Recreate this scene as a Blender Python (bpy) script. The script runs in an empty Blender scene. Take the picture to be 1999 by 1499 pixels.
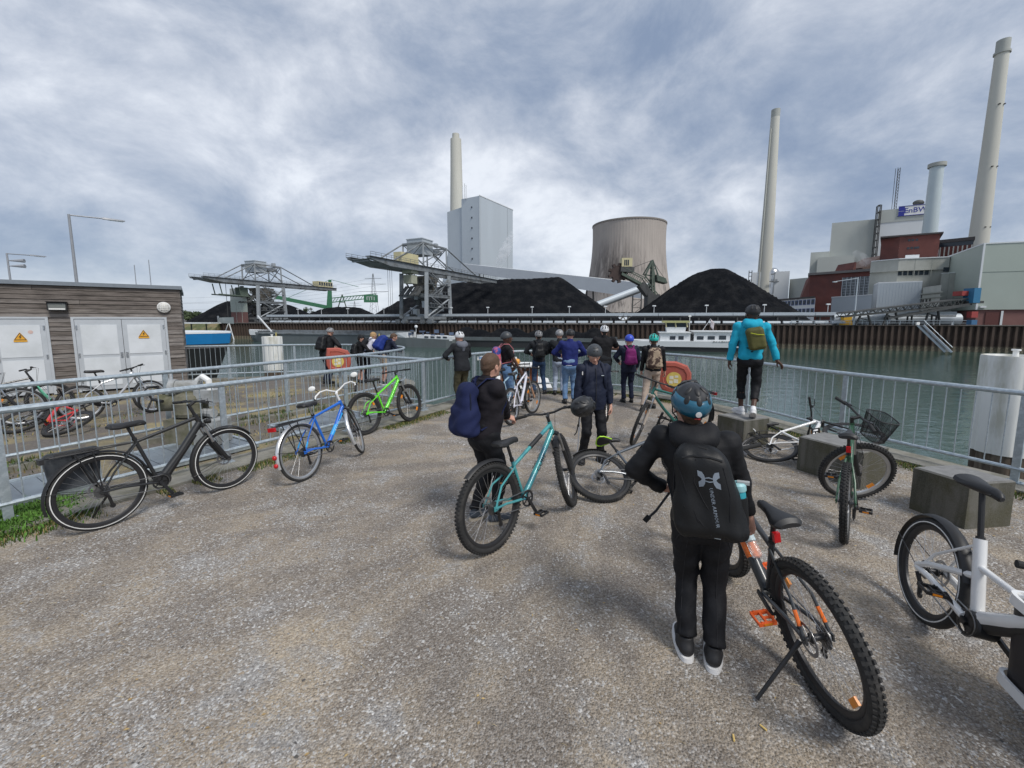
import bpy,math,random
import numpy as np
from mathutils import Vector,Matrix,Euler,noise as mnoise
random.seed(7)
rng=np.random.default_rng(11)
R=math.radians
PI=math.pi
SC=bpy.context.scene
COL=SC.collection
# camera
CAM_H=1.95
PITCH=R(6.6)
FPX,CX,CY=810.0,999.5,717.5
cam_data=bpy.data.cameras.new('camera')
cam_data.sensor_width=36.0
cam_data.sensor_fit='HORIZONTAL'
cam_data.lens=36.0*FPX/1999.0
cam_data.shift_y=-(749.5-CY)/1999.0
cam_data.clip_start=0.05
cam_data.clip_end=6000
cam=bpy.data.objects.new('camera',cam_data)
COL.objects.link(cam)
cam.location=(0,0,CAM_H)
cam.rotation_euler=(R(90)-PITCH,0,0)
SC.camera=cam
# sky and sun
SUN_EL,SUN_AZ=R(52),R(140)
world=bpy.data.worlds.new('World')
SC.world=world
world.use_nodes=True
wn,wl=world.node_tree.nodes,world.node_tree.links
wn.clear()
def W_(t,**kw):
 n=wn.new(t)
 for k,v in kw.items():
  setattr(n,k,v)
 return n
def wmath(op,a,b=None,c=None,clamp=False):
 n=wn.new('ShaderNodeMath')
 n.operation=op
 n.use_clamp=clamp
 for i,x in enumerate((a,b,c)):
  if x is None:
   continue
  if isinstance(x,(int,float)):
   n.inputs[i].default_value=x
  else:
   wl.new(x,n.inputs[i])
 return n.outputs[0]
out=W_('ShaderNodeOutputWorld')
sky=W_('ShaderNodeTexSky',sky_type='NISHITA',sun_disc=False)
sky.sun_elevation=SUN_EL
sky.sun_rotation=SUN_AZ
bg_sky=W_('ShaderNodeBackground')
bg_sky.inputs['Strength'].default_value=0.10
wl.new(sky.outputs[0],bg_sky.inputs['Color'])
tc=W_('ShaderNodeTexCoord')
sep=W_('ShaderNodeSeparateXYZ')
wl.new(tc.outputs['Generated'],sep.inputs[0])
zc=wmath('ADD',wmath('MAXIMUM',sep.outputs[2],0.0),0.20)
px=wmath('DIVIDE',sep.outputs[0],zc)
py=wmath('DIVIDE',sep.outputs[1],zc)
comb=W_('ShaderNodeCombineXYZ')
wl.new(px,comb.inputs[0])
wl.new(py,comb.inputs[1])
def cloud_noise(scale,detail,rough,dist,rot,stretch,off):
 m=W_('ShaderNodeMapping')
 m.inputs['Location'].default_value=(off[0],off[1],off[2])
 m.inputs['Rotation'].default_value=(0,0,R(rot))
 m.inputs['Scale'].default_value=(stretch[0],stretch[1],1)
 wl.new(comb.outputs[0],m.inputs['Vector'])
 n=W_('ShaderNodeTexNoise',noise_dimensions='3D')
 n.inputs['Scale'].default_value=scale
 n.inputs['Detail'].default_value=detail
 n.inputs['Roughness'].default_value=rough
 n.inputs['Distortion'].default_value=dist
 wl.new(m.outputs[0],n.inputs['Vector'])
 return n.outputs[0]
def dir_noise(scale,detail,rough,dist,sc3,off):
 m=W_('ShaderNodeMapping')
 m.inputs['Location'].default_value=off
 m.inputs['Rotation'].default_value=(0,R(16),0)
 m.inputs['Scale'].default_value=sc3
 wl.new(tc.outputs['Generated'],m.inputs['Vector'])
 n=W_('ShaderNodeTexNoise',noise_dimensions='3D')
 n.inputs['Scale'].default_value=scale
 n.inputs['Detail'].default_value=detail
 n.inputs['Roughness'].default_value=rough
 n.inputs['Distortion'].default_value=dist
 wl.new(m.outputs[0],n.inputs['Vector'])
 return n.outputs[0]
n_big=dir_noise(1.8,3,0.5,0.25,(1,1,1.6),(3.3,1.9,0.4))
n_mid=dir_noise(4.0,10,0.62,0.25,(0.95,1,1.5),(7.1,2.6,5.3))
n_fine=cloud_noise(4.0,7,0.58,0.5,20,(1.0,0.9),(1.3,9.2,2.7))
dens=wmath('ADD',wmath('MULTIPLY',n_big,0.48),wmath('MULTIPLY',n_mid,0.50))
dens=wmath('ADD',dens,wmath('MULTIPLY',n_fine,0.05))
ramp=W_('ShaderNodeValToRGB')
cr=ramp.color_ramp
cr.interpolation='B_SPLINE'
stops=[(0.39,(0.49,0.512,0.548)),(0.445,(0.370,0.395,0.442)),(0.505,(0.272,0.302,0.358)), (0.565,(0.192,0.229,0.296)),(0.64,(0.126,0.165,0.240))]
cr.elements[0].position,cr.elements[0].color=stops[0][0],(*stops[0][1],1)
cr.elements[1].position,cr.elements[1].color=stops[-1][0],(*stops[-1][1],1)
for p,c in stops[1:-1]:
 e=cr.elements.new(p)
 e.color=(*c,1)
wl.new(dens,ramp.inputs[0])
hz=wmath('SUBTRACT',1.0,wmath('DIVIDE',sep.outputs[2],0.16),clamp=True)
hz=wmath('MULTIPLY',wmath('POWER',hz,1.6),0.55)
mixh=W_('ShaderNodeMix',data_type='RGBA')
mixh.inputs[7].default_value=(0.40,0.445,0.50,1)
wl.new(hz,mixh.inputs[0])
wl.new(ramp.outputs[0],mixh.inputs[6])
bg_cl=W_('ShaderNodeBackground')
bg_cl.inputs['Strength'].default_value=1.0
wl.new(mixh.outputs[2],bg_cl.inputs['Color'])
mixs=W_('ShaderNodeMixShader')
mixs.inputs[0].default_value=0.93
wl.new(bg_sky.outputs[0],mixs.inputs[1])
wl.new(bg_cl.outputs[0],mixs.inputs[2])
wl.new(mixs.outputs[0],out.inputs['Surface'])
sun_d=bpy.data.lights.new('sun','SUN')
sun_d.energy=1.45
sun_d.angle=R(18)
sun_d.color=(1.0,0.96,0.90)
sun=bpy.data.objects.new('sun',sun_d)
COL.objects.link(sun)
sdir=Vector((math.sin(SUN_AZ)*math.cos(SUN_EL),math.cos(SUN_AZ)*math.cos(SUN_EL),math.sin(SUN_EL)))
sun.rotation_euler=(-sdir).to_track_quat('-Z','Y').to_euler()
sun.location=(0,0,60)
vs=SC.view_settings
vs.view_transform='Standard'
vs.look='None'
vs.exposure=0.88
vs.gamma=1.0
vs.use_curve_mapping=False
SC.render.engine='CYCLES'
SC.cycles.max_bounces=6
SC.cycles.volume_bounces=4
# measuring: photo pixel -> place
_fw=Vector((0,math.cos(PITCH),-math.sin(PITCH)))
_up=Vector((0,math.sin(PITCH),math.cos(PITCH)))
def ray(u,v):
 return Vector(((u-CX)/FPX,0,0))+_fw+_up*(-(v-CY)/FPX)
def G(u,v,z=0.0):
 d=ray(u,v)
 t=(z-CAM_H)/d.z
 return Vector((0,0,CAM_H))+d*t
def PY(u,v,Y):
 d=ray(u,v)
 return Vector((0,0,CAM_H))+d*(Y/d.y)
# tagging
W={}
def tag(o,label=None,cat=None,group=None,kind=None):
 if label:
  o['label']=label
 if cat:
  o['category']=cat
 if group:
  o['group']=group
 if kind:
  o['kind']=kind
 return o
def thing(name,label,cat,loc=(0,0,0),group=None):
 o=bpy.data.objects.new(name,None)
 o.empty_display_size=0.2
 COL.objects.link(o)
 o.location=loc
 W[o.name]=Matrix.Translation(-Vector(loc))
 return tag(o,label,cat,group)
def place(o,M):
 l,q,s=M.decompose()
 o.location=l
 o.rotation_mode='XYZ'
 o.rotation_euler=q.to_euler('XYZ')
# mesh builder
def frame_from(d):
 d=d.normalized()
 a=Vector((0,0,1)) if abs(d.z)<0.95 else Vector((1,0,0))
 x=a.cross(d).normalized()
 return x,d.cross(x).normalized()
class MB:
 def __init__(s):
  s.v,s.f,s.m=[],[],[]
 def add(s,vs_,fs,m=0):
  o=len(s.v)
  s.v.extend([tuple(p) for p in vs_])
  for f in fs:
   s.f.append(tuple(i+o for i in f))
   s.m.append(m)
  return s
 def box(s,c,d,rot=None,m=0):
  hx,hy,hz_=d[0]/2,d[1]/2,d[2]/2
  ps=[Vector((x*hx,y*hy,z*hz_)) for z in (-1,1) for x,y in ((-1,-1),(1,-1),(1,1),(-1,1))]
  if rot is not None:
   ps=[rot @ p for p in ps]
  c=Vector(c)
  return s.add([p+c for p in ps],[(3,2,1,0),(4,5,6,7),(0,1,5,4),(1,2,6,5),(2,3,7,6),(3,0,4,7)],m)
 def bb(s,a,b,m=0):
  return s.box([(a[i]+b[i])/2 for i in range(3)],[abs(b[i]-a[i]) for i in range(3)],None,m)
 def hexa(s,bot,top,m=0):
  return s.add(list(bot)+list(top),[(3,2,1,0),(4,5,6,7),(0,1,5,4),(1,2,6,5),(2,3,7,6),(3,0,4,7)],m)
 def beam(s,a,b,w,h,m=0,up=None):
  a,b=Vector(a),Vector(b)
  d=(b-a).normalized()
  u=Vector(up) if up else (Vector((0,0,1)) if abs(d.z)<0.97 else Vector((0,1,0)))
  x=d.cross(u).normalized()*(w/2)
  y=x.cross(d).normalized()*(h/2)
  return s.add([a-x-y,a+x-y,a+x+y,a-x+y,b-x-y,b+x-y,b+x+y,b-x+y], [(0,1,2,3),(7,6,5,4),(4,5,1,0),(5,6,2,1),(6,7,3,2),(7,4,0,3)],m)
 def tube(s,pts,r,n=8,closed=False,cap=True,m=0,sq=(1,1)):
  pts=[Vector(p) for p in pts]
  k=len(pts)
  rs=r if isinstance(r,(list,tuple)) else [r]*k
  vs_=[]
  x=None
  for i,p in enumerate(pts):
   if closed:
    d=pts[(i+1)%k]-pts[i-1]
   elif i==0:
    d=pts[1]-p
   elif i==k-1:
    d=p-pts[i-1]
   else:
    d=(pts[i+1]-p).normalized()+(p-pts[i-1]).normalized()
   if d.length<1e-9:
    d=Vector((0,0,1))
   d.normalize()
   if x is None:
    x,y=frame_from(d)
   else:
    x=x-d*x.dot(d)
    x=x.normalized() if x.length>1e-6 else frame_from(d)[0]
    y=d.cross(x)
   for j in range(n):
    a=2*PI*j/n
    vs_.append(p+(x*(math.cos(a)*sq[0])+y*(math.sin(a)*sq[1]))*rs[i])
  fs=[]
  for i in range(k if closed else k-1):
   for j in range(n):
    a,b=i*n+j,i*n+(j+1)%n
    c,d_=((i+1)%k)*n+(j+1)%n,((i+1)%k)*n+j
    fs.append((a,b,c,d_))
  if cap and not closed:
   fs.append(tuple(reversed(range(n))))
   fs.append(tuple(range((k-1)*n,k*n)))
  return s.add(vs_,fs,m)
 def rod(s,a,b,r,n=6,r2=None,m=0):
  return s.tube([a,b],[r,r if r2 is None else r2],n,m=m)
 def lathe(s,prof,n=24,c=(0,0,0),M=None,m=0,closed=False):
  c=Vector(c)
  vs_=[]
  for (r,z) in prof:
   for j in range(n):
    a=2*PI*j/n
    p=Vector((r*math.cos(a),r*math.sin(a),z))
    vs_.append((M @ p if M is not None else p)+c)
  fs=[]
  k=len(prof)
  for i in range(k if closed else k-1):
   for j in range(n):
    fs.append((i*n+j,i*n+(j+1)%n,((i+1)%k)*n+(j+1)%n,((i+1)%k)*n+j))
  if not closed:
   if prof[0][0]>1e-5:
    fs.append(tuple(reversed(range(n))))
   if prof[-1][0]>1e-5:
    fs.append(tuple(range((k-1)*n,k*n)))
  return s.add(vs_,fs,m)
 def ell(s,c,r,nu=16,nv=10,rot=None,m=0):
  c=Vector(c)
  prof=[(math.sin(PI*i/nv),-math.cos(PI*i/nv)) for i in range(nv+1)]
  vs_=[]
  for (q,z) in prof:
   for j in range(nu):
    a=2*PI*j/nu
    p=Vector((q*math.cos(a)*r[0],q*math.sin(a)*r[1],z*r[2]))
    vs_.append((rot @ p if rot is not None else p)+c)
  fs=[]
  for i in range(nv):
   for j in range(nu):
    fs.append((i*nu+j,i*nu+(j+1)%nu,(i+1)*nu+(j+1)%nu,(i+1)*nu+j))
  return s.add(vs_,fs,m)
 def loft(s,rings,cap=True,m=0,closed_ring=True):
  n=len(rings[0])
  vs_=[p for r_ in rings for p in r_]
  fs=[]
  for i in range(len(rings)-1):
   for j in range(n if closed_ring else n-1):
    fs.append((i*n+j,i*n+(j+1)%n,(i+1)*n+(j+1)%n,(i+1)*n+j))
  if cap and closed_ring:
   fs.append(tuple(reversed(range(n))))
   fs.append(tuple(range((len(rings)-1)*n,len(rings)*n)))
  return s.add(vs_,fs,m)
 def prism(s,poly,axis,m=0):
  a=[Vector(p) for p in poly]
  ax=Vector(axis)
  n=len(a)
  return s.add(a+[p+ax for p in a], [tuple(reversed(range(n))),tuple(range(n,2*n))]+[(i,(i+1)%n,n+(i+1)%n,n+i) for i in range(n)],m)
 def tf(s,M,start=0):
  s.v[start:]=[tuple(M @ Vector(p)) for p in s.v[start:]]
  return s
 def mesh(s,name,mats,smooth=True,ang=35,inv=None):
  me=bpy.data.meshes.new(name)
  vv=s.v
  if inv is not None:
   vv=[inv @ Vector(p) for p in vv]
  me.from_pydata(vv,[],s.f)
  for mt in (mats if isinstance(mats,(list,tuple)) else [mats]):
   me.materials.append(mt)
  if any(s.m):
   me.polygons.foreach_set('material_index',s.m)
  me.update()
  import bmesh
  b=bmesh.new()
  b.from_mesh(me)
  bmesh.ops.recalc_face_normals(b,faces=b.faces)
  b.to_mesh(me)
  b.free()
  if smooth:
   me.shade_smooth()
   me.set_sharp_from_angle(angle=R(ang))
  return me
 def build(s,name,mats,parent=None,smooth=True,ang=35):
  if parent is not None:
   inv=W[parent.name]
   me=s.mesh(name,mats,smooth,ang,inv)
   o=bpy.data.objects.new(name,me)
   COL.objects.link(o)
   o.parent=parent
   W[o.name]=inv
   return o
  a=np.array(s.v)
  org=Vector(((a[:,0].min()+a[:,0].max())/2,(a[:,1].min()+a[:,1].max())/2,a[:,2].min()))
  inv=Matrix.Translation(-org)
  me=s.mesh(name,mats,smooth,ang,inv)
  o=bpy.data.objects.new(name,me)
  COL.objects.link(o)
  o.location=org
  W[o.name]=inv
  return o
def inst(name,me,parent,M):
 o=bpy.data.objects.new(name,me)
 COL.objects.link(o)
 o.parent=parent
 o.matrix_local=W[parent.name] @ M
 W[o.name]=(M.inverted())
 return o
def np_mesh(name,verts,faces,mat_,smooth=False):
 me=bpy.data.meshes.new(name)
 nv,nf,k=len(verts),len(faces),faces.shape[1]
 me.vertices.add(nv)
 me.vertices.foreach_set('co',np.asarray(verts,dtype=np.float32).ravel())
 me.loops.add(nf*k)
 me.loops.foreach_set('vertex_index',faces.astype(np.int32).ravel())
 me.polygons.add(nf)
 me.polygons.foreach_set('loop_start',np.arange(0,nf*k,k,dtype=np.int32))
 me.update(calc_edges=True)
 me.materials.append(mat_)
 if smooth:
  me.shade_smooth()
 return me
def link(name,me,parent=None):
 o=bpy.data.objects.new(name,me)
 COL.objects.link(o)
 if parent is not None:
  o.parent=parent
  o.matrix_local=W[parent.name]
  W[o.name]=Matrix.Identity(4)
 else:
  W[o.name]=Matrix.Identity(4)
 return o
# materials
MATS={}
def srgb(r,g,b):
 f=lambda c:(c/255/12.92) if c/255 <= 0.04045 else ((c/255+0.055)/1.055)** 2.4
 return (f(r),f(g),f(b))
def mat(name,col,rough=0.6,metal=0.0,var=0.12,vscale=6.0,bump=0.0,bscale=60.0,col2=None,mscale=2.0, mlo=0.45,mhi=0.65,stretch=None,coat=0.0,spec=0.5,alpha=1.0,trans=0.0,brough=0.55):
 """colour broken up by noise; optional second colour in noise patches; noise relief"""
 if name in MATS:
  return MATS[name]
 m=bpy.data.materials.new(name)
 MATS[name]=m
 m.use_nodes=True
 nt=m.node_tree
 n,l=nt.nodes,nt.links
 b=n['Principled BSDF']
 b.inputs['Roughness'].default_value=rough
 b.inputs['Metallic'].default_value=metal
 b.inputs['Coat Weight'].default_value=coat
 b.inputs['Specular IOR Level'].default_value=spec
 b.inputs['Alpha'].default_value=alpha
 b.inputs['Transmission Weight'].default_value=trans
 b.inputs['Base Color'].default_value=(*col,1)
 tc_=n.new('ShaderNodeTexCoord')
 vec=tc_.outputs['Object']
 if stretch:
  mp=n.new('ShaderNodeMapping')
  mp.inputs['Scale'].default_value=stretch
  l.new(vec,mp.inputs['Vector'])
  vec=mp.outputs[0]
 def nz(scale,det=5,ro=0.6):
  t=n.new('ShaderNodeTexNoise')
  t.inputs['Scale'].default_value=scale
  t.inputs['Detail'].default_value=det
  t.inputs['Roughness'].default_value=ro
  l.new(vec,t.inputs['Vector'])
  return t.outputs[0]
 cur=None
 if col2 is not None:
  mr=n.new('ShaderNodeMapRange')
  mr.inputs[1].default_value=mlo
  mr.inputs[2].default_value=mhi
  l.new(nz(mscale,7,0.62),mr.inputs[0])
  mx=n.new('ShaderNodeMix')
  mx.data_type='RGBA'
  mx.inputs[6].default_value=(*col,1)
  mx.inputs[7].default_value=(*col2,1)
  l.new(mr.outputs[0],mx.inputs[0])
  cur=mx.outputs[2]
 if var>0:
  mr=n.new('ShaderNodeMapRange')
  mr.inputs[1].default_value=0.25
  mr.inputs[2].default_value=0.75
  mr.inputs[3].default_value=1-var
  mr.inputs[4].default_value=1+var
  l.new(nz(vscale),mr.inputs[0])
  mm=n.new('ShaderNodeVectorMath')
  mm.operation='SCALE'
  if cur is None:
   mm.inputs[0].default_value=col
  else:
   l.new(cur,mm.inputs[0])
  l.new(mr.outputs[0],mm.inputs[3])
  cur=mm.outputs[0]
 if cur is not None:
  l.new(cur,b.inputs['Base Color'])
 if bump>0:
  bp=n.new('ShaderNodeBump')
  bp.inputs['Strength'].default_value=brough
  bp.inputs['Distance'].default_value=bump
  l.new(nz(bscale,4),bp.inputs['Height'])
  l.new(bp.outputs[0],b.inputs['Normal'])
 return m
galv=mat('galvanised steel',(0.40,0.46,0.50),0.42,0.55,0.16,18,0.0008,120,col2=(0.52,0.58,0.62),mscale=25)
conc=mat('concrete',(0.30,0.29,0.26),0.9,0,0.18,3,0.006,40,col2=(0.19,0.18,0.15),mscale=1.6)
blackp=mat('black plastic',(0.016,0.016,0.017),0.5,0,0.15,10)
rubber=mat('tyre rubber',(0.022,0.022,0.022),0.8,0,0.25,25,0.002,90,col2=(0.06,0.055,0.05),mscale=9,mlo=0.5,mhi=0.8)
chrome=mat('bare metal',(0.55,0.56,0.57),0.28,1.0,0.08,20)
darkmetal=mat('dark metal',(0.05,0.05,0.052),0.4,0.7,0.15,20)
white=mat('white paint',(0.78,0.78,0.76),0.45,0,0.06,4)
steel_w=mat('steel spokes',(0.55,0.55,0.56),0.35,0.9,0.05,10)
def text_obj(name,txt,size,mat_,parent,M,extrude=0.002,align='CENTER',sx=1.0):
 """lettering as a mesh; M puts the text plane (x right, y up) into the space the parent was built in"""
 cu=bpy.data.curves.new(name,'FONT')
 cu.body=txt
 cu.size=size
 cu.extrude=extrude
 cu.align_x=align
 cu.align_y='CENTER'
 cu.resolution_u=2
 tmp=bpy.data.objects.new(name,cu)
 COL.objects.link(tmp)
 dg=bpy.context.evaluated_depsgraph_get()
 me=bpy.data.meshes.new_from_object(tmp.evaluated_get(dg))
 bpy.data.objects.remove(tmp)
 me.transform(Matrix.Diagonal((sx,1,1,1)))
 me.name=name
 me.materials.clear()
 me.materials.append(mat_)
 return inst(name,me,parent,M)
def basis(o,x,y):
 x=Vector(x).normalized()
 z=x.cross(Vector(y)).normalized()
 y=z.cross(x)
 M=Matrix((x,y,z)).transposed().to_4x4()
 M.translation=Vector(o)
 return M
# SETTING: water, platform, left plateau
Z_WATER=-5.0
Z_QUAY=0.7
def node_mat(name):
 m=bpy.data.materials.new(name)
 m.use_nodes=True
 return m,m.node_tree.nodes,m.node_tree.links,m.node_tree.nodes['Principled BSDF']
wm,n,l,b=node_mat('harbour water')
b.inputs['Base Color'].default_value=(0.046,0.084,0.070,1)
b.inputs['Roughness'].default_value=0.06
b.inputs['IOR'].default_value=1.33
b.inputs['Specular IOR Level'].default_value=0.5
tcn=n.new('ShaderNodeTexCoord')
last=None
for sc_,st,dist in ((0.45,(1.0,1.7,1),0.060),(1.5,(1.0,2.0,1),0.022),(5.0,(1,1.6,1),0.004)):
 mp=n.new('ShaderNodeMapping')
 mp.inputs['Scale'].default_value=st
 mp.inputs['Rotation'].default_value=(0,0,R(14))
 l.new(tcn.outputs['Object'],mp.inputs[0])
 t=n.new('ShaderNodeTexNoise')
 t.inputs['Scale'].default_value=sc_
 t.inputs['Detail'].default_value=3
 t.inputs['Distortion'].default_value=0.6
 l.new(mp.outputs[0],t.inputs[0])
 bp=n.new('ShaderNodeBump')
 bp.inputs['Strength'].default_value=1.0
 bp.inputs['Distance'].default_value=dist
 l.new(t.outputs[0],bp.inputs['Height'])
 if last:
  l.new(last.outputs[0],bp.inputs['Normal'])
 last=bp
l.new(last.outputs[0],b.inputs['Normal'])
w=MB().add([(-900,-60,Z_WATER),(500,-60,Z_WATER),(500,420,Z_WATER),(-900,420,Z_WATER)],[(0,1,2,3)])
tag(w.build('water',wm,smooth=False),kind='structure')
FAN=(1.2,5.4-0.0)
gm,n,l,b=node_mat('gravel')
b.inputs['Roughness'].default_value=0.95
b.inputs['Specular IOR Level'].default_value=0.2
tcn=n.new('ShaderNodeTexCoord')
def gnoise(scale,det=6,ro=0.6,dist=0.0,st=None,rot=0):
 v=tcn.outputs['Object']
 if st:
  mp=n.new('ShaderNodeMapping')
  mp.inputs['Scale'].default_value=st
  mp.inputs['Rotation'].default_value=(0,0,R(rot))
  l.new(v,mp.inputs[0])
  v=mp.outputs[0]
 t=n.new('ShaderNodeTexNoise')
 t.inputs['Scale'].default_value=scale
 t.inputs['Detail'].default_value=det
 t.inputs['Roughness'].default_value=ro
 t.inputs['Distortion'].default_value=dist
 l.new(v,t.inputs[0])
 return t.outputs[0]
def grange(src,a,b_,c=0.0,d=1.0):
 mr=n.new('ShaderNodeMapRange')
 for i,x in enumerate((a,b_,c,d)):
  mr.inputs[1+i].default_value=x
 l.new(src,mr.inputs[0])
 return mr.outputs[0]
def gmix(f,a,b_,mode='MIX'):
 mx=n.new('ShaderNodeMix')
 mx.data_type='RGBA'
 mx.blend_type=mode
 for i,x in ((0,f),(6,a),(7,b_)):
  if isinstance(x,tuple):
   mx.inputs[i].default_value=(*x,1)
  elif isinstance(x,float):
   mx.inputs[i].default_value=x
  else:
   l.new(x,mx.inputs[i])
 return mx.outputs[2]
spg=n.new('ShaderNodeSeparateXYZ')
l.new(tcn.outputs['Object'],spg.inputs[0])
def gmath(op,a,b_):
 q_=n.new('ShaderNodeMath')
 q_.operation=op
 for i_,x_ in enumerate((a,b_)):
  if isinstance(x_,(int,float)):
   q_.inputs[i_].default_value=x_
  else:
   l.new(x_,q_.inputs[i_])
 return q_.outputs[0]
GY0=1.1
dxn=gmath('SUBTRACT',spg.outputs[0],FAN[0])
dyn=gmath('SUBTRACT',FAN[1],spg.outputs[1])
ang=gmath('ARCTAN2',dxn,dyn)
rad=gmath('SQRT',gmath('ADD',gmath('MULTIPLY',dxn,dxn),gmath('MULTIPLY',dyn,dyn)),0)
cmb=n.new('ShaderNodeCombineXYZ')
l.new(gmath('MULTIPLY',ang,5.0),cmb.inputs[0])
l.new(gmath('MULTIPLY',rad,0.42),cmb.inputs[1])
fn=n.new('ShaderNodeTexNoise')
fn.inputs['Scale'].default_value=1.5
fn.inputs['Detail'].default_value=7
fn.inputs['Roughness'].default_value=0.62
fn.inputs['Distortion'].default_value=0.5
l.new(cmb.outputs[0],fn.inputs[0])
fsum=gmath('ADD',gmath('MULTIPLY',fn.outputs[0],0.6),gmath('MULTIPLY',gnoise(1.3,7,0.62,0.5),0.4))
tracks=grange(fsum,0.45,0.60)
c0=gmix(tracks,(0.205,0.170,0.138),(0.50,0.40,0.275))
grey=grange(gmath('ADD',gmath('MULTIPLY',gnoise(2.1,8,0.68,0.4),0.65),gmath('MULTIPLY',fn.outputs[0],0.35)),0.51,0.60)
c1=gmix(grey,c0,(0.345,0.335,0.325))
def stones(scale):
 v_=n.new('ShaderNodeTexVoronoi')
 v_.inputs['Scale'].default_value=scale
 l.new(tcn.outputs['Object'],v_.inputs[0])
 s_=n.new('ShaderNodeSeparateColor')
 l.new(v_.outputs['Color'],s_.inputs[0])
 return v_,s_
vor,st1=stones(82)
vor2,st2=stones(150)
c2=gmix(grange(st1.outputs[0],0.0,1.0,0.0,1.0),gmix(0.42,c1,(0.10,0.083,0.068)),gmix(0.20,c1,(0.62,0.59,0.55)))
c2=gmix(grange(st2.outputs[1],0.0,1.0,0.0,0.40),c2,gmix(grange(st2.outputs[2],0.45,0.55),(0.13,0.112,0.095),(0.55,0.52,0.48)))
spk=gmath('MULTIPLY',grange(st1.outputs[1],0.86,0.90),grange(gnoise(2.1,8,0.68,0.4),0.44,0.60,0.25,1.0))
c2=gmix(spk,c2,(0.60,0.59,0.57))
c3=gmix(grange(gnoise(55,4,0.65),0.30,0.60,0.45,1.0),(0.085,0.073,0.06),c2)
big=grange(gnoise(0.35,4),0.3,0.7,0.92,1.14)
sc_n=n.new('ShaderNodeVectorMath')
sc_n.operation='SCALE'
l.new(c3,sc_n.inputs[0])
l.new(big,sc_n.inputs[3])
l.new(sc_n.outputs[0],b.inputs['Base Color'])
hsum=n.new('ShaderNodeMath')
hsum.operation='ADD'
l.new(grange(vor.outputs['Distance'],0.0,0.7,1.0,0.0),hsum.inputs[0])
l.new(gnoise(24,5),hsum.inputs[1])
bp=n.new('ShaderNodeBump')
bp.inputs['Strength'].default_value=0.75
bp.inputs['Distance'].default_value=0.010
l.new(hsum.outputs[0],bp.inputs['Height'])
l.new(bp.outputs[0],b.inputs['Normal'])
soil=mat('dark soil and chippings',(0.13,0.115,0.10),0.95,0,0.35,30,0.012,60,col2=(0.27,0.225,0.12),mscale=0.9,mlo=0.48,mhi=0.62)
moss=mat('mossy concrete',(0.235,0.225,0.195),0.92,0,0.22,9,0.006,60,col2=(0.13,0.125,0.09),mscale=3.0,mlo=0.42,mhi=0.68)
wallc=mat('quay wall concrete',(0.20,0.195,0.17),0.9,0,0.25,2,0.01,20,col2=(0.09,0.09,0.07),mscale=0.8)
def catmull(pts,sub=6):
 P=[Vector(p) for p in pts]
 P=[P[0]*2-P[1]]+P+[P[-1]*2-P[-2]]
 out_=[]
 for i in range(1,len(P)-2):
  for k in range(sub):
   t=k/sub
   a,b_,c,d=P[i-1:i+3]
   out_.append(0.5*((2*b_)+(c-a)*t+(2*a-5*b_+4*c-d)*t*t+(3*b_-a-3*c+d)*t** 3))
 out_.append(P[-2])
 return out_
LEFT_A,LEFT_B=Vector((-6.55,0.95,0)),Vector((-1.45,9.35,0))
nose=catmull([(-1.45,9.35,0),(-0.85,10.45,0),(0.1,11.15,0),(1.4,11.38,0),(2.8,11.05,0),(3.9,10.2,0), (4.6,8.95,0),(4.95,7.8,0),(5.25,6.65,0),(5.95,4.75,0),(6.75,2.7,0),(7.6,0.6,0)],5)
MAIN=[LEFT_A+(LEFT_B-LEFT_A)*(i/10) for i in range(10)]+nose
PLAT=catmull([(-15.5,11.0,0),(-10.3,13.15,0),(-6.6,14.1,0),(-4.6,13.8,0),(-3.55,13.1,0),(-3.2,12.2,0), (-3.3,11.2,0),(-3.72,9.95,0)],5)
def offset_path(path,d):
 out_=[]
 for i,p in enumerate(path):
  t=(path[min(i+1,len(path)-1)]-path[max(i-1,0)]).normalized()
  out_.append(p+Vector((-t.y,t.x,0))*d)
 return out_
def at_z(path,z):
 return [Vector((p.x,p.y,z)) for p in path]
def strip(mb,a,b_,m=0):
 k=len(a)
 mb.add(list(a)+list(b_),[(i,i+1,k+i+1,k+i) for i in range(k-1)],m)
inner=offset_path(MAIN,-0.30)
outer=offset_path(MAIN,0.22)
g=MB()
poly=at_z(inner,0.0)
ctr=[Vector((p.x*0.3,1.5+(p.y-1.5)*0.3,0)) for p in poly]
strip(g,poly,ctr)
g.add(ctr+[Vector((0,-0.5,0))],[tuple(range(len(ctr)+1))])
g.add([poly[0],ctr[0],Vector((0,-0.5,0)),Vector((0,-9,0)),Vector((-10,-9,0))],[(0,1,2,3,4)])
g.add([poly[-1],ctr[-1],Vector((0,-0.5,0)),Vector((0,-9,0)),Vector((11,-9,0))],[(0,1,2,3,4)])
tag(g.build('gravel_ground',gm,smooth=False),kind='structure')
cp=MB()
strip(cp,at_z(inner,0.035),at_z(outer,0.035))
strip(cp,at_z(inner,-0.05),at_z(inner,0.035))
strip(cp,at_z(outer,0.035),at_z(outer,-0.35))
tag(cp.build('coping',moss,smooth=False),kind='structure')
wq=MB()
wo=offset_path(MAIN,0.16)[9:]
strip(wq,at_z(wo,-0.35),at_z(wo,Z_WATER-1))
po=offset_path(PLAT,0.30)
po2=offset_path(PLAT,0.24)
strip(wq,at_z(po2,-0.30),at_z(po2,Z_WATER-1))
cl=[Vector((-3.45,9.75,0)),Vector((-1.55,8.95,0))]
strip(wq,at_z(cl,-0.10),at_z(cl,Z_WATER-1))
tag(wq.build('quay_wall',wallc,smooth=False),kind='structure')
pl=MB()
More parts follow.
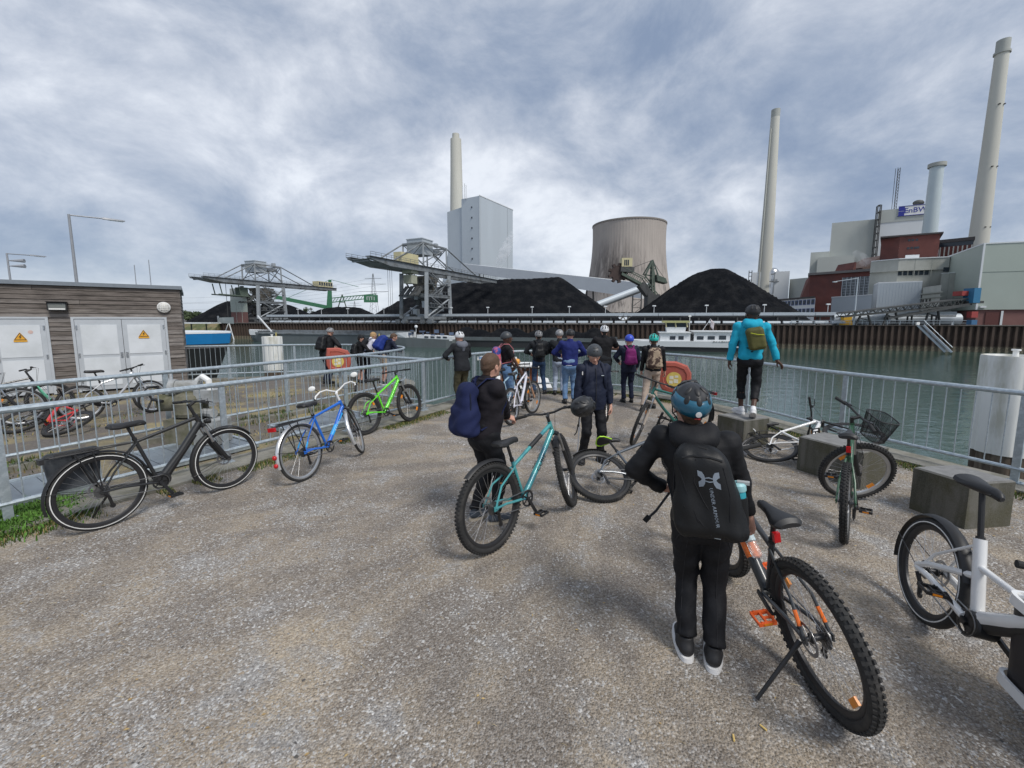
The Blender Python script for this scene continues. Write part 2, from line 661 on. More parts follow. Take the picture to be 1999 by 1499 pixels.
edge=at_z(offset_path(PLAT,-0.15),-0.03)
base_l=at_z(offset_path(MAIN[:10],0.22),-0.03)
pl.add([p for p in edge]+[Vector((-3.4,9.72,-0.03)),Vector((-1.75,9.0,-0.03))]+list(reversed(base_l))+[Vector((-30,0.5,-0.03)),Vector((-30,11,-0.03))],
 [tuple(range(len(edge)+2+len(base_l)+2))])
tag(pl.build('plateau_ground',soil,smooth=False),kind='structure')
pc=MB()
strip(pc,at_z(offset_path(PLAT,-0.15),0.03),at_z(po,0.03))
strip(pc,at_z(offset_path(PLAT,-0.15),-0.05),at_z(offset_path(PLAT,-0.15),0.03))
strip(pc,at_z(po,0.03),at_z(po,-0.30))
pc.hexa([(-3.75,9.75,-0.1),(-1.75,8.9,-0.1),(-1.6,9.2,-0.1),(-3.6,10.0,-0.1)], [(-3.75,9.75,0.03),(-1.75,8.9,0.03),(-1.6,9.2,0.03),(-3.6,10.0,0.03)])
pc.hexa([(-6.9,5.0,-0.1),(-6.7,4.9,-0.1),(-3.62,9.9,-0.1),(-3.82,10.0,-0.1)], [(-6.9,5.0,0.05),(-6.7,4.9,0.05),(-3.62,9.9,0.05),(-3.82,10.0,0.05)])
tag(pc.build('plateau_coping',moss,smooth=False),kind='structure')
# RAILINGS
RAIL_TOP,RAIL_BOT=1.10,0.20
_pm=MB()
_pm.bb((-0.034,-0.014,0.03),(0.034,0.014,1.085))
POST_ME=_pm.mesh('post',galv)
_pp=MB()
_pp.bb((-0.08,-0.05,0.034),(0.08,0.05,0.046))
for sx in (-0.055,0.055):
 _pp.lathe([(0.012,0.046),(0.012,0.06),(0.0,0.064)],6,(sx,0,0))
PLATE_ME=_pp.mesh('base_plate',galv)
_bm=MB()
_bm.rod((0,0,RAIL_BOT),(0,0,RAIL_TOP),0.0068,6)
BAL_ME=_bm.mesh('baluster',galv)
def path_walk(path,step,start=0.0):
 out_,d,nxt=[],0.0,start
 for a,b_ in zip(path[:-1],path[1:]):
  L_=(b_-a).length
  while nxt <= d+L_+1e-6:
   t=(nxt-d)/L_
   out_.append((a+(b_-a)*t,(b_-a).normalized()))
   nxt+=step
  d+=L_
 return out_
def railing(path,label,post_step,post_start,bal_step=0.14,group='railings'):
 root=thing('railing',label,'railing',path[len(path) // 2],group)
 MB().tube([(p.x,p.y,RAIL_TOP) for p in path],0.033,10).build('top_rail',galv,root)
 MB().tube([(p.x,p.y,RAIL_BOT) for p in path],0.024,8).build('bottom_rail',galv,root)
 posts=path_walk(path,post_step,post_start)
 for p,d in posts:
  M=basis(p,d,Vector((0,0,1)).cross(d))
  po_=inst('post',POST_ME,root,M)
  q=inst('base_plate',PLATE_ME,root,M)
  q.parent=po_
  q.matrix_local=Matrix.Identity(4)
 for p,d in path_walk(path,bal_step,bal_step/2):
  if min((p-q).length for q,_ in posts)>0.05:
   inst('baluster',BAL_ME,root,Matrix.Translation(p))
 return root
railing(MAIN,'long galvanised railing running round the gravel viewing platform',1.9,1.42)
C2,JOIN=Vector((-3.72,9.93,0)),Vector((-1.80,8.82,0))
railing([Vector((-7.9,2.85,0)),Vector((-6.4,5.4,0)),Vector((-4.9,7.95,0)),C2],'second galvanised railing behind the valve, parallel to the front left one',2.0,0.45)
railing([C2,C2+(JOIN-C2)*0.5,JOIN],'short galvanised railing closing the end of the channel with metal covers',1.05,1.05)
railing(PLAT,'curved galvanised railing at the water behind the wooden shed, four people on it',1.95,0.9)
# CHANNEL COVERS
grate_m=mat('grey metal cover',(0.26,0.30,0.335),0.5,0.5,0.18,6,0.001,80,col2=(0.17,0.19,0.21),mscale=3)
d_ch=Vector((0.52,0.855,0))
n_ch=Vector((-0.855,0.52,0))
for i,(o_,ln,wd,txt) in enumerate(((Vector((-5.75,4.1,0)),1.7,0.95,'nearest'),(Vector((-4.75,5.95,0)),1.3,0.95,'middle'),(Vector((-3.55,7.75,0)),1.5,1.0,'farthest'))):
 r_=thing('channel_cover',f'grey sheet metal cover in the channel between the railings, the {txt} of three','cover',o_,'metal covers in the channel')
 nb=8
 for k in range(nb):
  a=o_+d_ch*(ln*(k/nb-0.5))
  c=a+d_ch*(ln/nb*0.5)+Vector((0,0,0.02+0.003*(k%2)))
  rot=Matrix((d_ch,n_ch,Vector((0,0,1)))).transposed()
  MB().box(c,(ln/nb-0.006,wd,0.03),rot).build('panel',grate_m,r_,smooth=False)
 fr=MB()
 for s_ in (-1,1):
  fr.box(o_+n_ch*(s_*(wd/2+0.03))+Vector((0,0,0.025)),(ln+0.1,0.05,0.07),rot)
  fr.box(o_+d_ch*(s_*(ln/2+0.03))+Vector((0,0,0.022)),(0.05,wd,0.064),rot)
 fr.build('frame',galv,r_,smooth=False)
# VALVE DRIVE between the railings
vroot=thing('valve_drive','grey sluice valve drive with handwheel on a mossy pedestal between the railings','valve',(-5.05,6.45,0))
vg=mat('grey valve paint',(0.36,0.37,0.37),0.5,0.1,0.15,8,0.001,60,col2=(0.22,0.22,0.20),mscale=5)
vm=mat('mossy iron',(0.17,0.16,0.12),0.85,0.1,0.25,10,0.004,40,col2=(0.10,0.10,0.055),mscale=4)
vx,vy=-5.05,6.45
MB().bb((vx-0.28,vy-0.25,-0.05),(vx+0.28,vy+0.25,0.42)).build('pedestal',vm,vroot,smooth=False)
q=MB().lathe([(0.14,0.42),(0.22,0.45),(0.24,0.5),(0.22,0.56),(0.25,0.66),(0.2,0.78),(0.11,0.82),(0.10,0.9),(0.0,0.92)],20,(vx-0.02,vy,0))
q.rod((vx-0.02,vy,0.66),(vx-0.42,vy-0.1,0.66),0.13,14)
q.build('gearbox',vm,vroot)
q=MB().rod((vx-0.18,vy-0.05,0.90),(vx+0.12,vy+0.03,0.90),0.105,14)
q.rod((vx-0.26,vy-0.07,0.90),(vx-0.18,vy-0.05,0.90),0.125,14)
q.bb((vx+0.12,vy-0.12,0.66),(vx+0.42,vy+0.12,0.86))
q.build('motor',vg,vroot)
q=MB().bb((vx+0.2,vy-0.30,0.05),(vx+0.58,vy+0.02,0.42))
q.rod((vx+0.1,vy,0.5),(vx+0.4,vy-0.1,0.5),0.07,10)
q.build('switch_box',vg,vroot,smooth=False)
q=MB().tube([(vx+0.05,vy+0.05,0.85),(vx+0.08,vy+0.05,1.0),(vx+0.18,vy+0.02,1.06),(vx+0.30,vy-0.02,1.0),(vx+0.33,vy-0.03,0.6)],0.045,10)
q.build('bent_pipe',white,vroot)
hw=MB()
hc=Vector((vx-0.44,vy-0.22,0.74))
ring=[hc+Vector((0.05*math.cos(a),0.17*math.cos(a),0.19*math.sin(a))) for a in [2*PI*k/24 for k in range(24)]]
hw.tube(ring,0.016,8,closed=True)
for k in (0,8,16):
 hw.rod(hc,ring[k],0.012)
hw.rod(hc,hc+Vector((0.2,-0.05,-0.02)),0.025,8)
hw.build('handwheel',darkmetal,vroot)
# SHED
sc0=Vector((-9.85,12.45,0))
sdir_=Vector((-0.793,-0.609,0)).normalized()
snorm=Vector((-sdir_.y,sdir_.x,0))*1.0
if snorm.dot(-sc0)<0:
 snorm=-snorm
def hit_wall(u,v,p0=sc0,d=sdir_):
 r_=ray(u,v)
 A=np.array([[r_.x,-d.x],[r_.y,-d.y]])
 t,s=np.linalg.solve(A,np.array([p0.x,p0.y]))
 return s,CAM_H+r_.z*t
def wp(s,z,off=0.0):
 return sc0+sdir_*s+snorm*off+Vector((0,0,z))
H_SH=2.83
shed=thing('wooden_shed','flat roofed technical shed clad in weathered horizontal planks with white metal doors','shed',sc0)
plank_m=[mat(f'weathered plank {k}',c,0.85,0,0.28,3,0.004,30,col2=c2,mscale=2.2,stretch=(1,1,9)) for k,(c,c2) in enumerate((((0.19,0.168,0.152),(0.095,0.081,0.072)),((0.235,0.213,0.198),(0.13,0.113,0.102)),((0.150,0.129,0.115),(0.078,0.066,0.058))))]
body=MB()
L_SH,D_SH=6.5,4.0
body.hexa([wp(0.05,-0.05,-0.06),wp(L_SH,-0.05,-0.06),wp(L_SH,-0.05,-D_SH),wp(0.05,-0.05,-D_SH)], [wp(0.05,H_SH,-0.06),wp(L_SH,H_SH,-0.06),wp(L_SH,H_SH,-D_SH),wp(0.05,H_SH,-D_SH)])
body.build('wall',mat('shed carcass',(0.03,0.026,0.022),0.9),shed,smooth=False)
dr_r=[hit_wall(327,640)[0],hit_wall(140,640)[0]]
dr_l=[hit_wall(96,640)[0],hit_wall(96,640)[0]+(dr_r[1]-dr_r[0])*0.99]
z_door=1.97
rows=24
ph=H_SH/rows
for r_i in range(rows):
 z0,z1=r_i*ph,(r_i+1)*ph-0.012
 spans=[(0.0,L_SH)] if z0>z_door-0.05 else [(0.0,dr_r[0]),(dr_r[1],dr_l[0]),(dr_l[1],L_SH)]
 for (a,b_) in spans:
  cuts=[a,b_]
  if b_-a>4:
   c=a+(b_-a)*random.uniform(0.25,0.75)
   cuts=[a,c,b_]
  for a2,b2 in zip(cuts[:-1],cuts[1:]):
   o1=random.uniform(-0.006,0.006)
   m=MB().hexa([wp(a2+0.003,z0,0.012+o1),wp(b2-0.003,z0,0.012+o1),wp(b2-0.003,z0,-0.02),wp(a2+0.003,z0,-0.02)],
    [wp(a2+0.003,z1,o1),wp(b2-0.003,z1,o1),wp(b2-0.003,z1,-0.02),wp(a2+0.003,z1,-0.02)])
   m.build('plank',random.choice(plank_m),shed,smooth=False)
 m=MB().hexa([wp(-0.02,z0,-0.01),wp(0.03,z0,-0.01),wp(0.03,z0,-D_SH),wp(-0.02,z0,-D_SH)], [wp(-0.012,z1,-0.01),wp(0.03,z1,-0.01),wp(0.03,z1,-D_SH),wp(-0.012,z1,-D_SH)])
 m.build('plank',random.choice(plank_m),shed,smooth=False)
rf=MB().hexa([wp(-0.07,H_SH,0.07),wp(L_SH,H_SH,0.07),wp(L_SH,H_SH,-D_SH-0.05),wp(-0.07,H_SH,-D_SH-0.05)], [wp(-0.07,H_SH+0.10,0.07),wp(L_SH,H_SH+0.10,0.07),wp(L_SH,H_SH+0.10,-D_SH-0.05),wp(-0.07,H_SH+0.10,-D_SH-0.05)])
rf.build('roof',mat('zinc flashing',(0.24,0.27,0.30),0.5,0.5,0.1),shed,smooth=False)
door_m=mat('white door panel',(0.66,0.69,0.72),0.45,0,0.06,2.0,col2=(0.58,0.61,0.63),mscale=1.2)
doorf_m=mat('door frame aluminium',(0.52,0.55,0.58),0.4,0.2,0.06,4)
hinge_m=chrome
def wbox(mb,s0,s1,z0,z1,o0,o1,m=0):
 a,b_=min(s0,s1),max(s0,s1)
 mb.hexa([wp(a,z0,o1),wp(b_,z0,o1),wp(b_,z0,o0),wp(a,z0,o0)],[wp(a,z1,o1),wp(b_,z1,o1),wp(b_,z1,o0),wp(a,z1,o0)],m)
yel=mat('warning yellow',(0.72,0.36,0.03),0.5,0,0.05)
blk_print=mat('black print',(0.02,0.02,0.02),0.6)
def warning_sign(parent,s,z,size):
 o=wp(s,z,0.032)
 M=basis(o,-sdir_,(0,0,1))
 tri=[Vector((-size,-size*0.55,0)),Vector((size,-size*0.55,0)),Vector((0,size*1.15,0))]
 pl_=MB().prism([M @ p for p in tri],snorm*0.003)
 pl_.prism([M @ Vector(p) for p in ((-size,-size*0.95,0),(size,-size*0.95,0),(size,-size*0.6,0),(-size,-size*0.6,0))],snorm*0.003)
 sgn=pl_.build('warning_sign',yel,parent,smooth=False)
 k=size
 b2=MB()
 for (p,q_) in zip(tri,tri[1:]+tri[:1]):
  p2,q2=p*0.86,q_*0.86
  b2.beam(M @ (p2+Vector((0,0,0.004))),M @ (q2+Vector((0,0,0.004))),k*0.09,0.002,up=snorm)
 bolt=[(0.12,0.62),(-0.22,0.05),(0.0,0.05),(-0.12,-0.42),(0.26,0.22),(0.04,0.22),(0.24,0.62)]
 b2.prism([M @ Vector((x*k,y*k,0.0035)) for x,y in bolt],snorm*0.001)
 b2.build('lightning_print',blk_print,sgn,smooth=False)
def leaf(s0,s1,sign,hinge_side):
 d=MB()
 wbox(d,s0,s1,0.03,z_door,-0.03,0.012)
 do=d.build('door',doorf_m,shed,smooth=False)
 fw=0.10
 mid=0.95
 for (za,zb) in ((0.15,mid-0.03),(mid+0.05,z_door-0.16)):
  p=MB()
  wbox(p,s0+fw,s1-fw,za,zb,0.0,0.022)
  p.build('panel',door_m,do,smooth=False)
 hs=s0+0.03 if hinge_side=='r' else s1-0.03
 for z in (0.3,1.0,z_door-0.22):
  MB().rod(wp(hs,z-0.05,0.03),wp(hs,z+0.05,0.03),0.016,8).build('hinge',hinge_m,do)
 kn=MB()
 ks=s1-0.05 if hinge_side=='r' else s0+0.05
 kn.box(wp(ks,0.98,0.025),(0.05,0.03,0.14),Matrix((sdir_,snorm,Vector((0,0,1)))).transposed())
 kn.rod(wp(ks,1.0,0.03),wp(ks,1.0,0.07),0.01,8)
 kn.build('handle',chrome,do)
 if sign:
  warning_sign(do,(s0+s1)/2+sign[0],sign[1],0.115)
 return do
mid_r=(dr_r[0]+dr_r[1])/2
leaf(dr_r[0]+0.06,mid_r-0.005,(0.02,1.53),'r')
leaf(mid_r+0.005,dr_r[1]-0.06,None,'l')
mid_l=(dr_l[0]+dr_l[1])/2
leaf(dr_l[0]+0.06,mid_l-0.005,(0.0,1.50),'r')
leaf(mid_l+0.005,dr_l[1]-0.06,None,'l')
for a,b_ in (dr_r,dr_l):
 f=MB()
 wbox(f,a,a+0.055,0,z_door+0.05,-0.03,0.03)
 wbox(f,b_-0.055,b_,0,z_door+0.05,-0.03,0.03)
 wbox(f,a+0.055,b_-0.055,z_door+0.003,z_door+0.05,-0.03,0.03)
 f.build('door_frame',doorf_m,shed,smooth=False)
st=MB()
s_,z_=hit_wall(60,648)
st.lathe([(0.0,0.0),(0.045,0.0),(0.045,0.003),(0,0.003)],16,wp(s_,z_,0.024),Matrix((sdir_,Vector((0,0,1)),snorm)).transposed())
st.build('sticker',mat('faded sticker',(0.62,0.45,0.40),0.6),shed)
s_,z_=hit_wall(114,598)
fl=thing('floodlight','small black floodlight mounted on the shed planks above the doors','lamp',wp(s_,z_,0.03))
ro=Matrix((sdir_,snorm,Vector((0,0,1)))).transposed()
m=MB().box(wp(s_,z_,0.11),(0.36,0.12,0.22),ro)
m.box(wp(s_,z_+0.115,0.13),(0.38,0.2,0.012),ro)
m.box(wp(s_,z_,0.03),(0.1,0.06,0.1),ro)
m.build('housing',blackp,fl,smooth=False)
MB().box(wp(s_,z_-0.01,0.172),(0.31,0.008,0.16),ro).build('glass',mat('lamp glass',(0.17,0.18,0.17),0.15),fl,smooth=False)
MB().box(wp(s_,z_-0.07,0.178),(0.29,0.008,0.035),ro).build('reflector',white,fl,smooth=False)
s_,z_=hit_wall(320,600)
vl=thing('bulkhead_lamp','round white bulkhead lamp with grid on the shed wall beside the corner','lamp',wp(s_,z_,0.02))
Mv=Matrix((sdir_,Vector((0,0,1)),snorm)).transposed()
MB().lathe([(0.155,0.0),(0.155,0.05),(0.14,0.07)],28,wp(s_,z_,0.015),Mv).build('rim',white,vl)
MB().lathe([(0.137,0.066),(0.085,0.098),(0.0,0.108)],28,wp(s_,z_,0.015),Mv).build('diffuser',mat('pale diffuser',(0.55,0.54,0.50),0.4),vl)
gr=MB()
for k in (-0.075,-0.025,0.025,0.075):
 w_=math.sqrt(0.137** 2-k*k)
 gr.tube([wp(s_+x,z_+k,0.015+0.110-1.6*(x*x+k*k)) for x in [w_*t/4 for t in range(-4,5)]],0.006,5)
 gr.tube([wp(s_+k,z_+x,0.015+0.110-1.6*(x*x+k*k)) for x in [w_*t/4 for t in range(-4,5)]],0.006,5)
gr.build('grid',white,vl)
# STREET LAMPS, AERIALS
lampm=mat('lamp pole grey',(0.33,0.34,0.36),0.45,0.3,0.1)
def street_lamp(u0,v0,u1,v1,Y,label,extra=False):
 top=PY(u0,v0,Y)
 end=G(u1,v1,top.z+0.05)
 root=thing('street_lamp',label,'street lamp',(top.x,top.y,-0.03),'street lamps behind the shed')
 MB().tube([(top.x,top.y,-0.03),(top.x,top.y,top.z)],[0.085,0.055],12).build('pole',lampm,root)
 d=end-top
 arm=MB().tube([top+Vector((0,0,-0.04)),top+d*0.6],0.035,8)
 arm.build('arm',lampm,root)
 a,b_=top+d*0.56,end
 hd=MB()
 dn=d.normalized()
 sd=Vector((-dn.y,dn.x,0)).normalized()
 secs=[]
 for t,w_,h in ((0,0.05,0.05),(0.08,0.09,0.09),(0.3,0.11,0.08),(0.95,0.11,0.05),(1,0.09,0.03)):
  c=a+(b_-a)*t
  secs.append([c+sd*w_+Vector((0,0,-h*0.5)),c+sd*w_*0.8+Vector((0,0,h*0.6)),c-sd*w_*0.8+Vector((0,0,h*0.6)),c-sd*w_+Vector((0,0,-h*0.5))])
 hd.loft(secs)
 hd.build('lamp_head',lampm,root)
 gl=MB()
 c=a+(b_-a)*0.62
 gl.box(c+Vector((0,0,-0.045)),((b_-a).length*0.6,0.16,0.03),Matrix((dn,sd,dn.cross(sd))).transposed())
 gl.build('lamp_glass',mat('lamp cover glass',(0.6,0.62,0.64),0.2),root,smooth=False)
 if extra:
  for dz in (-0.55,-0.95):
   k=MB().rod(top+Vector((0,0,dz)),top+Vector((0.9,0.3,dz+0.02)),0.03,6,0.16)
   k.build('loudspeaker',lampm,root)
street_lamp(134,418,244,432,22,'tall grey street lamp with long arm rising behind the shed roof')
street_lamp(13,494,90,501,32,'smaller street lamp with two loudspeaker horns at the left edge',True)
for (u,v,Y) in ((262,517,40),(290,507,40)):
 p=PY(u,v,Y)
 m=MB().tube([(p.x,p.y,-4.0),(p.x,p.y,p.z)],[0.05,0.03],6)
 tag(m.build('antenna',lampm),'thin aerial mast rising behind the shed roof, '+('left' if u<270 else 'right')+' one of two','mast','aerial masts behind the shed')
# CONCRETE BLOCKS
blk_m,n,l,b=node_mat('mossy block concrete')
b.inputs['Roughness'].default_value=0.92
tcn=n.new('ShaderNodeTexCoord')
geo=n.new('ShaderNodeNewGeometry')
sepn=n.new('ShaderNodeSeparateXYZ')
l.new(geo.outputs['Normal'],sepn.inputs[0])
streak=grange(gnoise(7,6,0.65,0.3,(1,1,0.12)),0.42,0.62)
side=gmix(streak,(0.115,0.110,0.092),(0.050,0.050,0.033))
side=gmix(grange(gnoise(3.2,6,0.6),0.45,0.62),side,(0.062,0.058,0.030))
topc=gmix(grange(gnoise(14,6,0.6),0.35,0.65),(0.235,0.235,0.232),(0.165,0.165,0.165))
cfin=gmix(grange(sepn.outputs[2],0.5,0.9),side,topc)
cfin=gmix(grange(gnoise(90,3),0.3,0.75,0.0,0.3),cfin,(0.22,0.21,0.19))
l.new(cfin,b.inputs['Base Color'])
bp=n.new('ShaderNodeBump')
bp.inputs['Strength'].default_value=0.5
bp.inputs['Distance'].default_value=0.006
l.new(gnoise(45,5),bp.inputs['Height'])
l.new(bp.outputs[0],b.inputs['Normal'])
def block(corner,df,dd,lf,ld,h,label):
 df,dd=Vector((*df,0)).normalized(),Vector((*dd,0)).normalized()
 c=Vector((*corner,0))
 e=0.015
 rings=[]
 for z,i_ in ((-0.02,0),(h-e,0),(h,e)):
  rings.append([c+df*i_+dd*i_+Vector((0,0,z)),c+df*(lf-i_)+dd*i_+Vector((0,0,z)), c+df*(lf-i_)+dd*(ld-i_)+Vector((0,0,z)),c+df*i_+dd*(ld-i_)+Vector((0,0,z))])
 m=MB().loft(rings)
 o=m.build('concrete_block',blk_m,smooth=False)
 tag(o,label,'block','concrete seat blocks along the right railing')
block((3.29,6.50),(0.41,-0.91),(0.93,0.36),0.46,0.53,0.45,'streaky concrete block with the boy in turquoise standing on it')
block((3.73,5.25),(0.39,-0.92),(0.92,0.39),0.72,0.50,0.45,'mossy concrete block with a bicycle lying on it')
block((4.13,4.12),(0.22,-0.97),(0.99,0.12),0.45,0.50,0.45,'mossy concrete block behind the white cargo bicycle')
# LIFEBUOY CABINETS
orange_b=mat('faded orange plastic',(0.42,0.095,0.065),0.6,0,0.15,5,col2=(0.33,0.09,0.07),mscale=3)
def lifebuoy_cabinet(c,facing,size,label,mirror=1):
 c=Vector(c)
 f=Vector((*facing,0)).normalized()
 x=Vector((0,0,1)).cross(f).normalized()*-1
 M=basis(c,x,(0,0,1))
 if M.to_3x3().col[2].dot(f)<0:
  M=basis(c,-x,(0,0,1))
 root=thing('lifebuoy_cabinet',label,'lifebuoy box',c,'lifebuoy cabinets on the railings')
 def outline(k,sx=1.0):
  pts=[(-0.36,0.40),(0.02,0.40),(0.30,0.30),(0.40,0.12),(0.41,-0.12),(0.33,-0.33),(0.16,-0.43),(-0.14,-0.43),(-0.32,-0.36),(-0.40,-0.18),(-0.41,0.1)]
  return [Vector((px_*k*sx*mirror,pz*k,0)) for px_,pz in pts]
 rings=[]
 for k,d in ((1.0,0.0),(1.0,0.12),(0.93,0.17),(0.72,0.18),(0.66,0.16),(0.64,0.165)):
  rings.append([M @ (p*size+Vector((0,0,d))) for p in outline(k)])
 MB().loft(rings).build('cabinet',orange_b,root,ang=25)
 lab=mat('label white',(0.72,0.70,0.58),0.5)
 laby=mat('label yellow',(0.65,0.50,0.12),0.5)
 M3=M.to_3x3()
 MB().lathe([(0,0.0),(0.19*size,0.0),(0.19*size,0.004),(0,0.004)],24,M @ Vector((-0.02,-0.06*size,0.167)),M3).build('label_disc',laby,root)
 t=MB()
 for (a,b_,w_,h) in ((-0.06,0.04,0.10,0.09),(0.06,0.07,0.09,0.06),(0.05,-0.05,0.11,0.10),(-0.07,-0.08,0.09,0.08)):
  t.box(M @ Vector((-0.02+a*size,-0.06*size+b_*size,0.173)),(w_*size,h*size,0.003),M3)
 t.build('label_print',lab,root,smooth=False)
 br=MB()
 for s_ in (-0.12,0.12):
  br.box(M @ Vector((s_,0.0,-0.02)),(0.04,0.7*size,0.04),M3)
 br.build('bracket',galv,root,smooth=False)
 return root
lifebuoy_cabinet((-5.05,12.05,0.80),(0.35,-0.93),0.84,'orange lifebuoy cabinet on the left plateau beside the man in black')
lifebuoy_cabinet((3.86,9.75,0.62),(-0.35,-0.93),0.88,'orange lifebuoy cabinet on the platform railing beside the camouflage backpack')
po_=MB().bb((-5.09,12.07,-0.03),(-5.01,12.13,1.1))
tag(po_.build('cabinet_post',galv),'galvanised post behind the left lifebuoy cabinet','post')
p=PY(947,698,10.62)
pl_=thing('sign_plate','narrow blue and white plate hung under the top rail near the tall boy','sign',p)
dr=Vector((0.82,0.57,0)).normalized()
rr=Matrix((dr,Vector((-dr.y,dr.x,0)),Vector((0,0,1)))).transposed()
MB().box(p,(0.46,0.012,0.11),rr).build('plate',white,pl_,smooth=False)
for k_,w_ in ((-.145,.10),(-.015,.13),(.13,.12)):
 MB().box(p+Vector((dr.y,-dr.x,0))*0.008+dr*k_,(w_,0.006,0.06),rr).build('blue_band',mat('sign blue',(0.22,0.36,0.58),0.5,0,0.2,30),pl_,smooth=False)
# MOORING DOLPHINS
dol_w=mat('white dolphin paint',(0.72,0.72,0.69),0.6,0,0.08,3,0.003,20,col2=(0.50,0.49,0.42),mscale=2.2,mlo=0.52,mhi=0.66,stretch=(1,1,0.25))
dol_b=mat('wet dark timber',(0.085,0.062,0.045),0.85,0,0.35,8,0.01,30,col2=(0.16,0.13,0.10),mscale=4,stretch=(1,1,0.15))
def dolphin(x,y,r,zt,zw,label):
 root=thing('mooring_dolphin',label,'mooring post',(x,y,Z_WATER),'mooring dolphins')
 def ring(rad,z,amp):
  out_=[]
  for k in range(72):
   a=2*PI*k/72
   fl_=max(0.0,math.cos(a*9))** 3
   q_=rad*(1-amp*fl_)
   out_.append(Vector((x+q_*math.cos(a),y+q_*math.sin(a),z)))
  return out_
 MB().loft([ring(r,zw,0.07),ring(r,zt-0.03,0.07),ring(r*0.98,zt,0.05),ring(r*0.97,zt-0.05,0.05),ring(r*0.2,zt-0.05,0)]).build('sleeve',dol_w,root,ang=50)
 MB().loft([ring(r*0.94,Z_WATER-1,0.10),ring(r*0.95,zw-0.002,0.10)]).build('pile',dol_b,root,ang=50)
 MB().lathe([(r*0.09,zt-0.05),(r*0.09,zt+0.09),(r*0.14,zt+0.09),(r*0.14,zt+0.12),(0,0.12+zt)],14,(x,y,0)).build('cap',white,root)
dolphin(9.62,7.9,0.45,1.27,-0.62,'white fluted mooring dolphin close behind the right railing')
p=PY(531,660,24)
dolphin(p.x,24,0.53,0.98,-0.95,'white mooring dolphin in the water beyond the left plateau')
# FAR QUAY
Q0=Vector((0,120.4,0))
qd=Vector((0.9546,-0.2978,0))
qn=Vector((0.2978,0.9546,0))
def Q(s,off=0.0,z=Z_QUAY):
 p=Q0+qd*s+qn*off
 return Vector((p.x,p.y,z))
S_L,S_R=-113.0,137.0
yard_m=mat('coal yard ground',(0.085,0.08,0.075),0.95,0,0.3,0.4,col2=(0.17,0.165,0.15),mscale=0.08)
yd=MB().add([Q(S_L),Q(S_R+250),Vector((3000,60,Z_QUAY)),Vector((3000,3500,Z_QUAY)),Vector((-3000,3500,Z_QUAY)),Vector((-3000,260,Z_QUAY)),Q(S_L)+Vector((-160,25,0))],[tuple(range(7))])
tag(yd.build('yard_ground',yard_m,smooth=False),kind='structure')
bank_m=mat('grass bank',(0.10,0.115,0.05),0.95,0,0.4,0.5,col2=(0.20,0.16,0.085),mscale=0.25)
bk=MB()
a0,a1=Q(S_L),Q(S_L)+Vector((-160,25,0))
dn_=Vector((0.1,-1,0))
bk.add([a0,a1,a1+dn_*9+Vector((0,0,-6.2)),a0+dn_*9+Vector((0,0,-6.2)),a0+Vector((1,0,-6.2))],[(0,1,2,3),(0,3,4)])
tag(bk.build('grass_bank',bank_m,smooth=False),kind='structure')
pile_m,n,l,b=node_mat('rusty sheet pile')
b.inputs['Roughness'].default_value=0.85
tcn=n.new('ShaderNodeTexCoord')
sp=n.new('ShaderNodeSeparateXYZ')
l.new(tcn.outputs['Object'],sp.inputs[0])
rust=gmix(grange(gnoise(0.8,6,0.65,0.4,(1,1,0.25)),0.42,0.62),(0.040,0.027,0.021),(0.086,0.059,0.045))
hh=n.new('ShaderNodeMath')
hh.operation='MULTIPLY_ADD'
l.new(gnoise(1.2,4),hh.inputs[0])
hh.inputs[1].default_value=0.9
l.new(sp.outputs[2],hh.inputs[2])
stain=grange(hh.outputs[0],Z_WATER+1.75,Z_WATER+1.35)
c=gmix(stain,rust,gmix(grange(gnoise(3,5),0.4,0.65),(0.20,0.175,0.13),(0.085,0.075,0.05)))
l.new(c,b.inputs['Base Color'])
per,dep=1.25,0.42
pm=MB()
prof=[(0,0),(0.42,0),(0.62,dep),(1.05,dep),(1.25,0)]
vs_=[Vector((x,y,z)) for z in (Z_WATER-1,Z_QUAY-0.12) for x,y in prof]
pm.add(vs_,[(i,i+1,5+i+1,5+i) for i in range(4)])
PILE_ME=pm.mesh('sheet_pile',pile_m,smooth=False)
qroot=thing('sheet_pile_wall','long rusty brown sheet pile quay wall across the water','quay wall',Q(0))
npile=int((S_R-S_L)/per)
for k in range(npile):
 inst('sheet_pile',PILE_ME,qroot,basis(Q(S_L+k*per,0.0,0),qd,qn))
cap=MB()
cap.beam(Q(S_L,0.3,Z_QUAY-0.06),Q(S_R,0.3,Z_QUAY-0.06),0.75,0.16)
cap.build('capping_beam',mat('dark capping beam',(0.07,0.06,0.052),0.8,0,0.3,1),qroot,smooth=False)
ext=MB()
ext.add([Q(S_R,.2,Z_QUAY-.05),Q(S_R+250,.2,Z_QUAY-.05),Q(S_R+250,.2,Z_WATER-1),Q(S_R,.2,Z_WATER-1)],[(0,1,2,3)])
ext.build('wall_extension',pile_m,qroot,smooth=False)
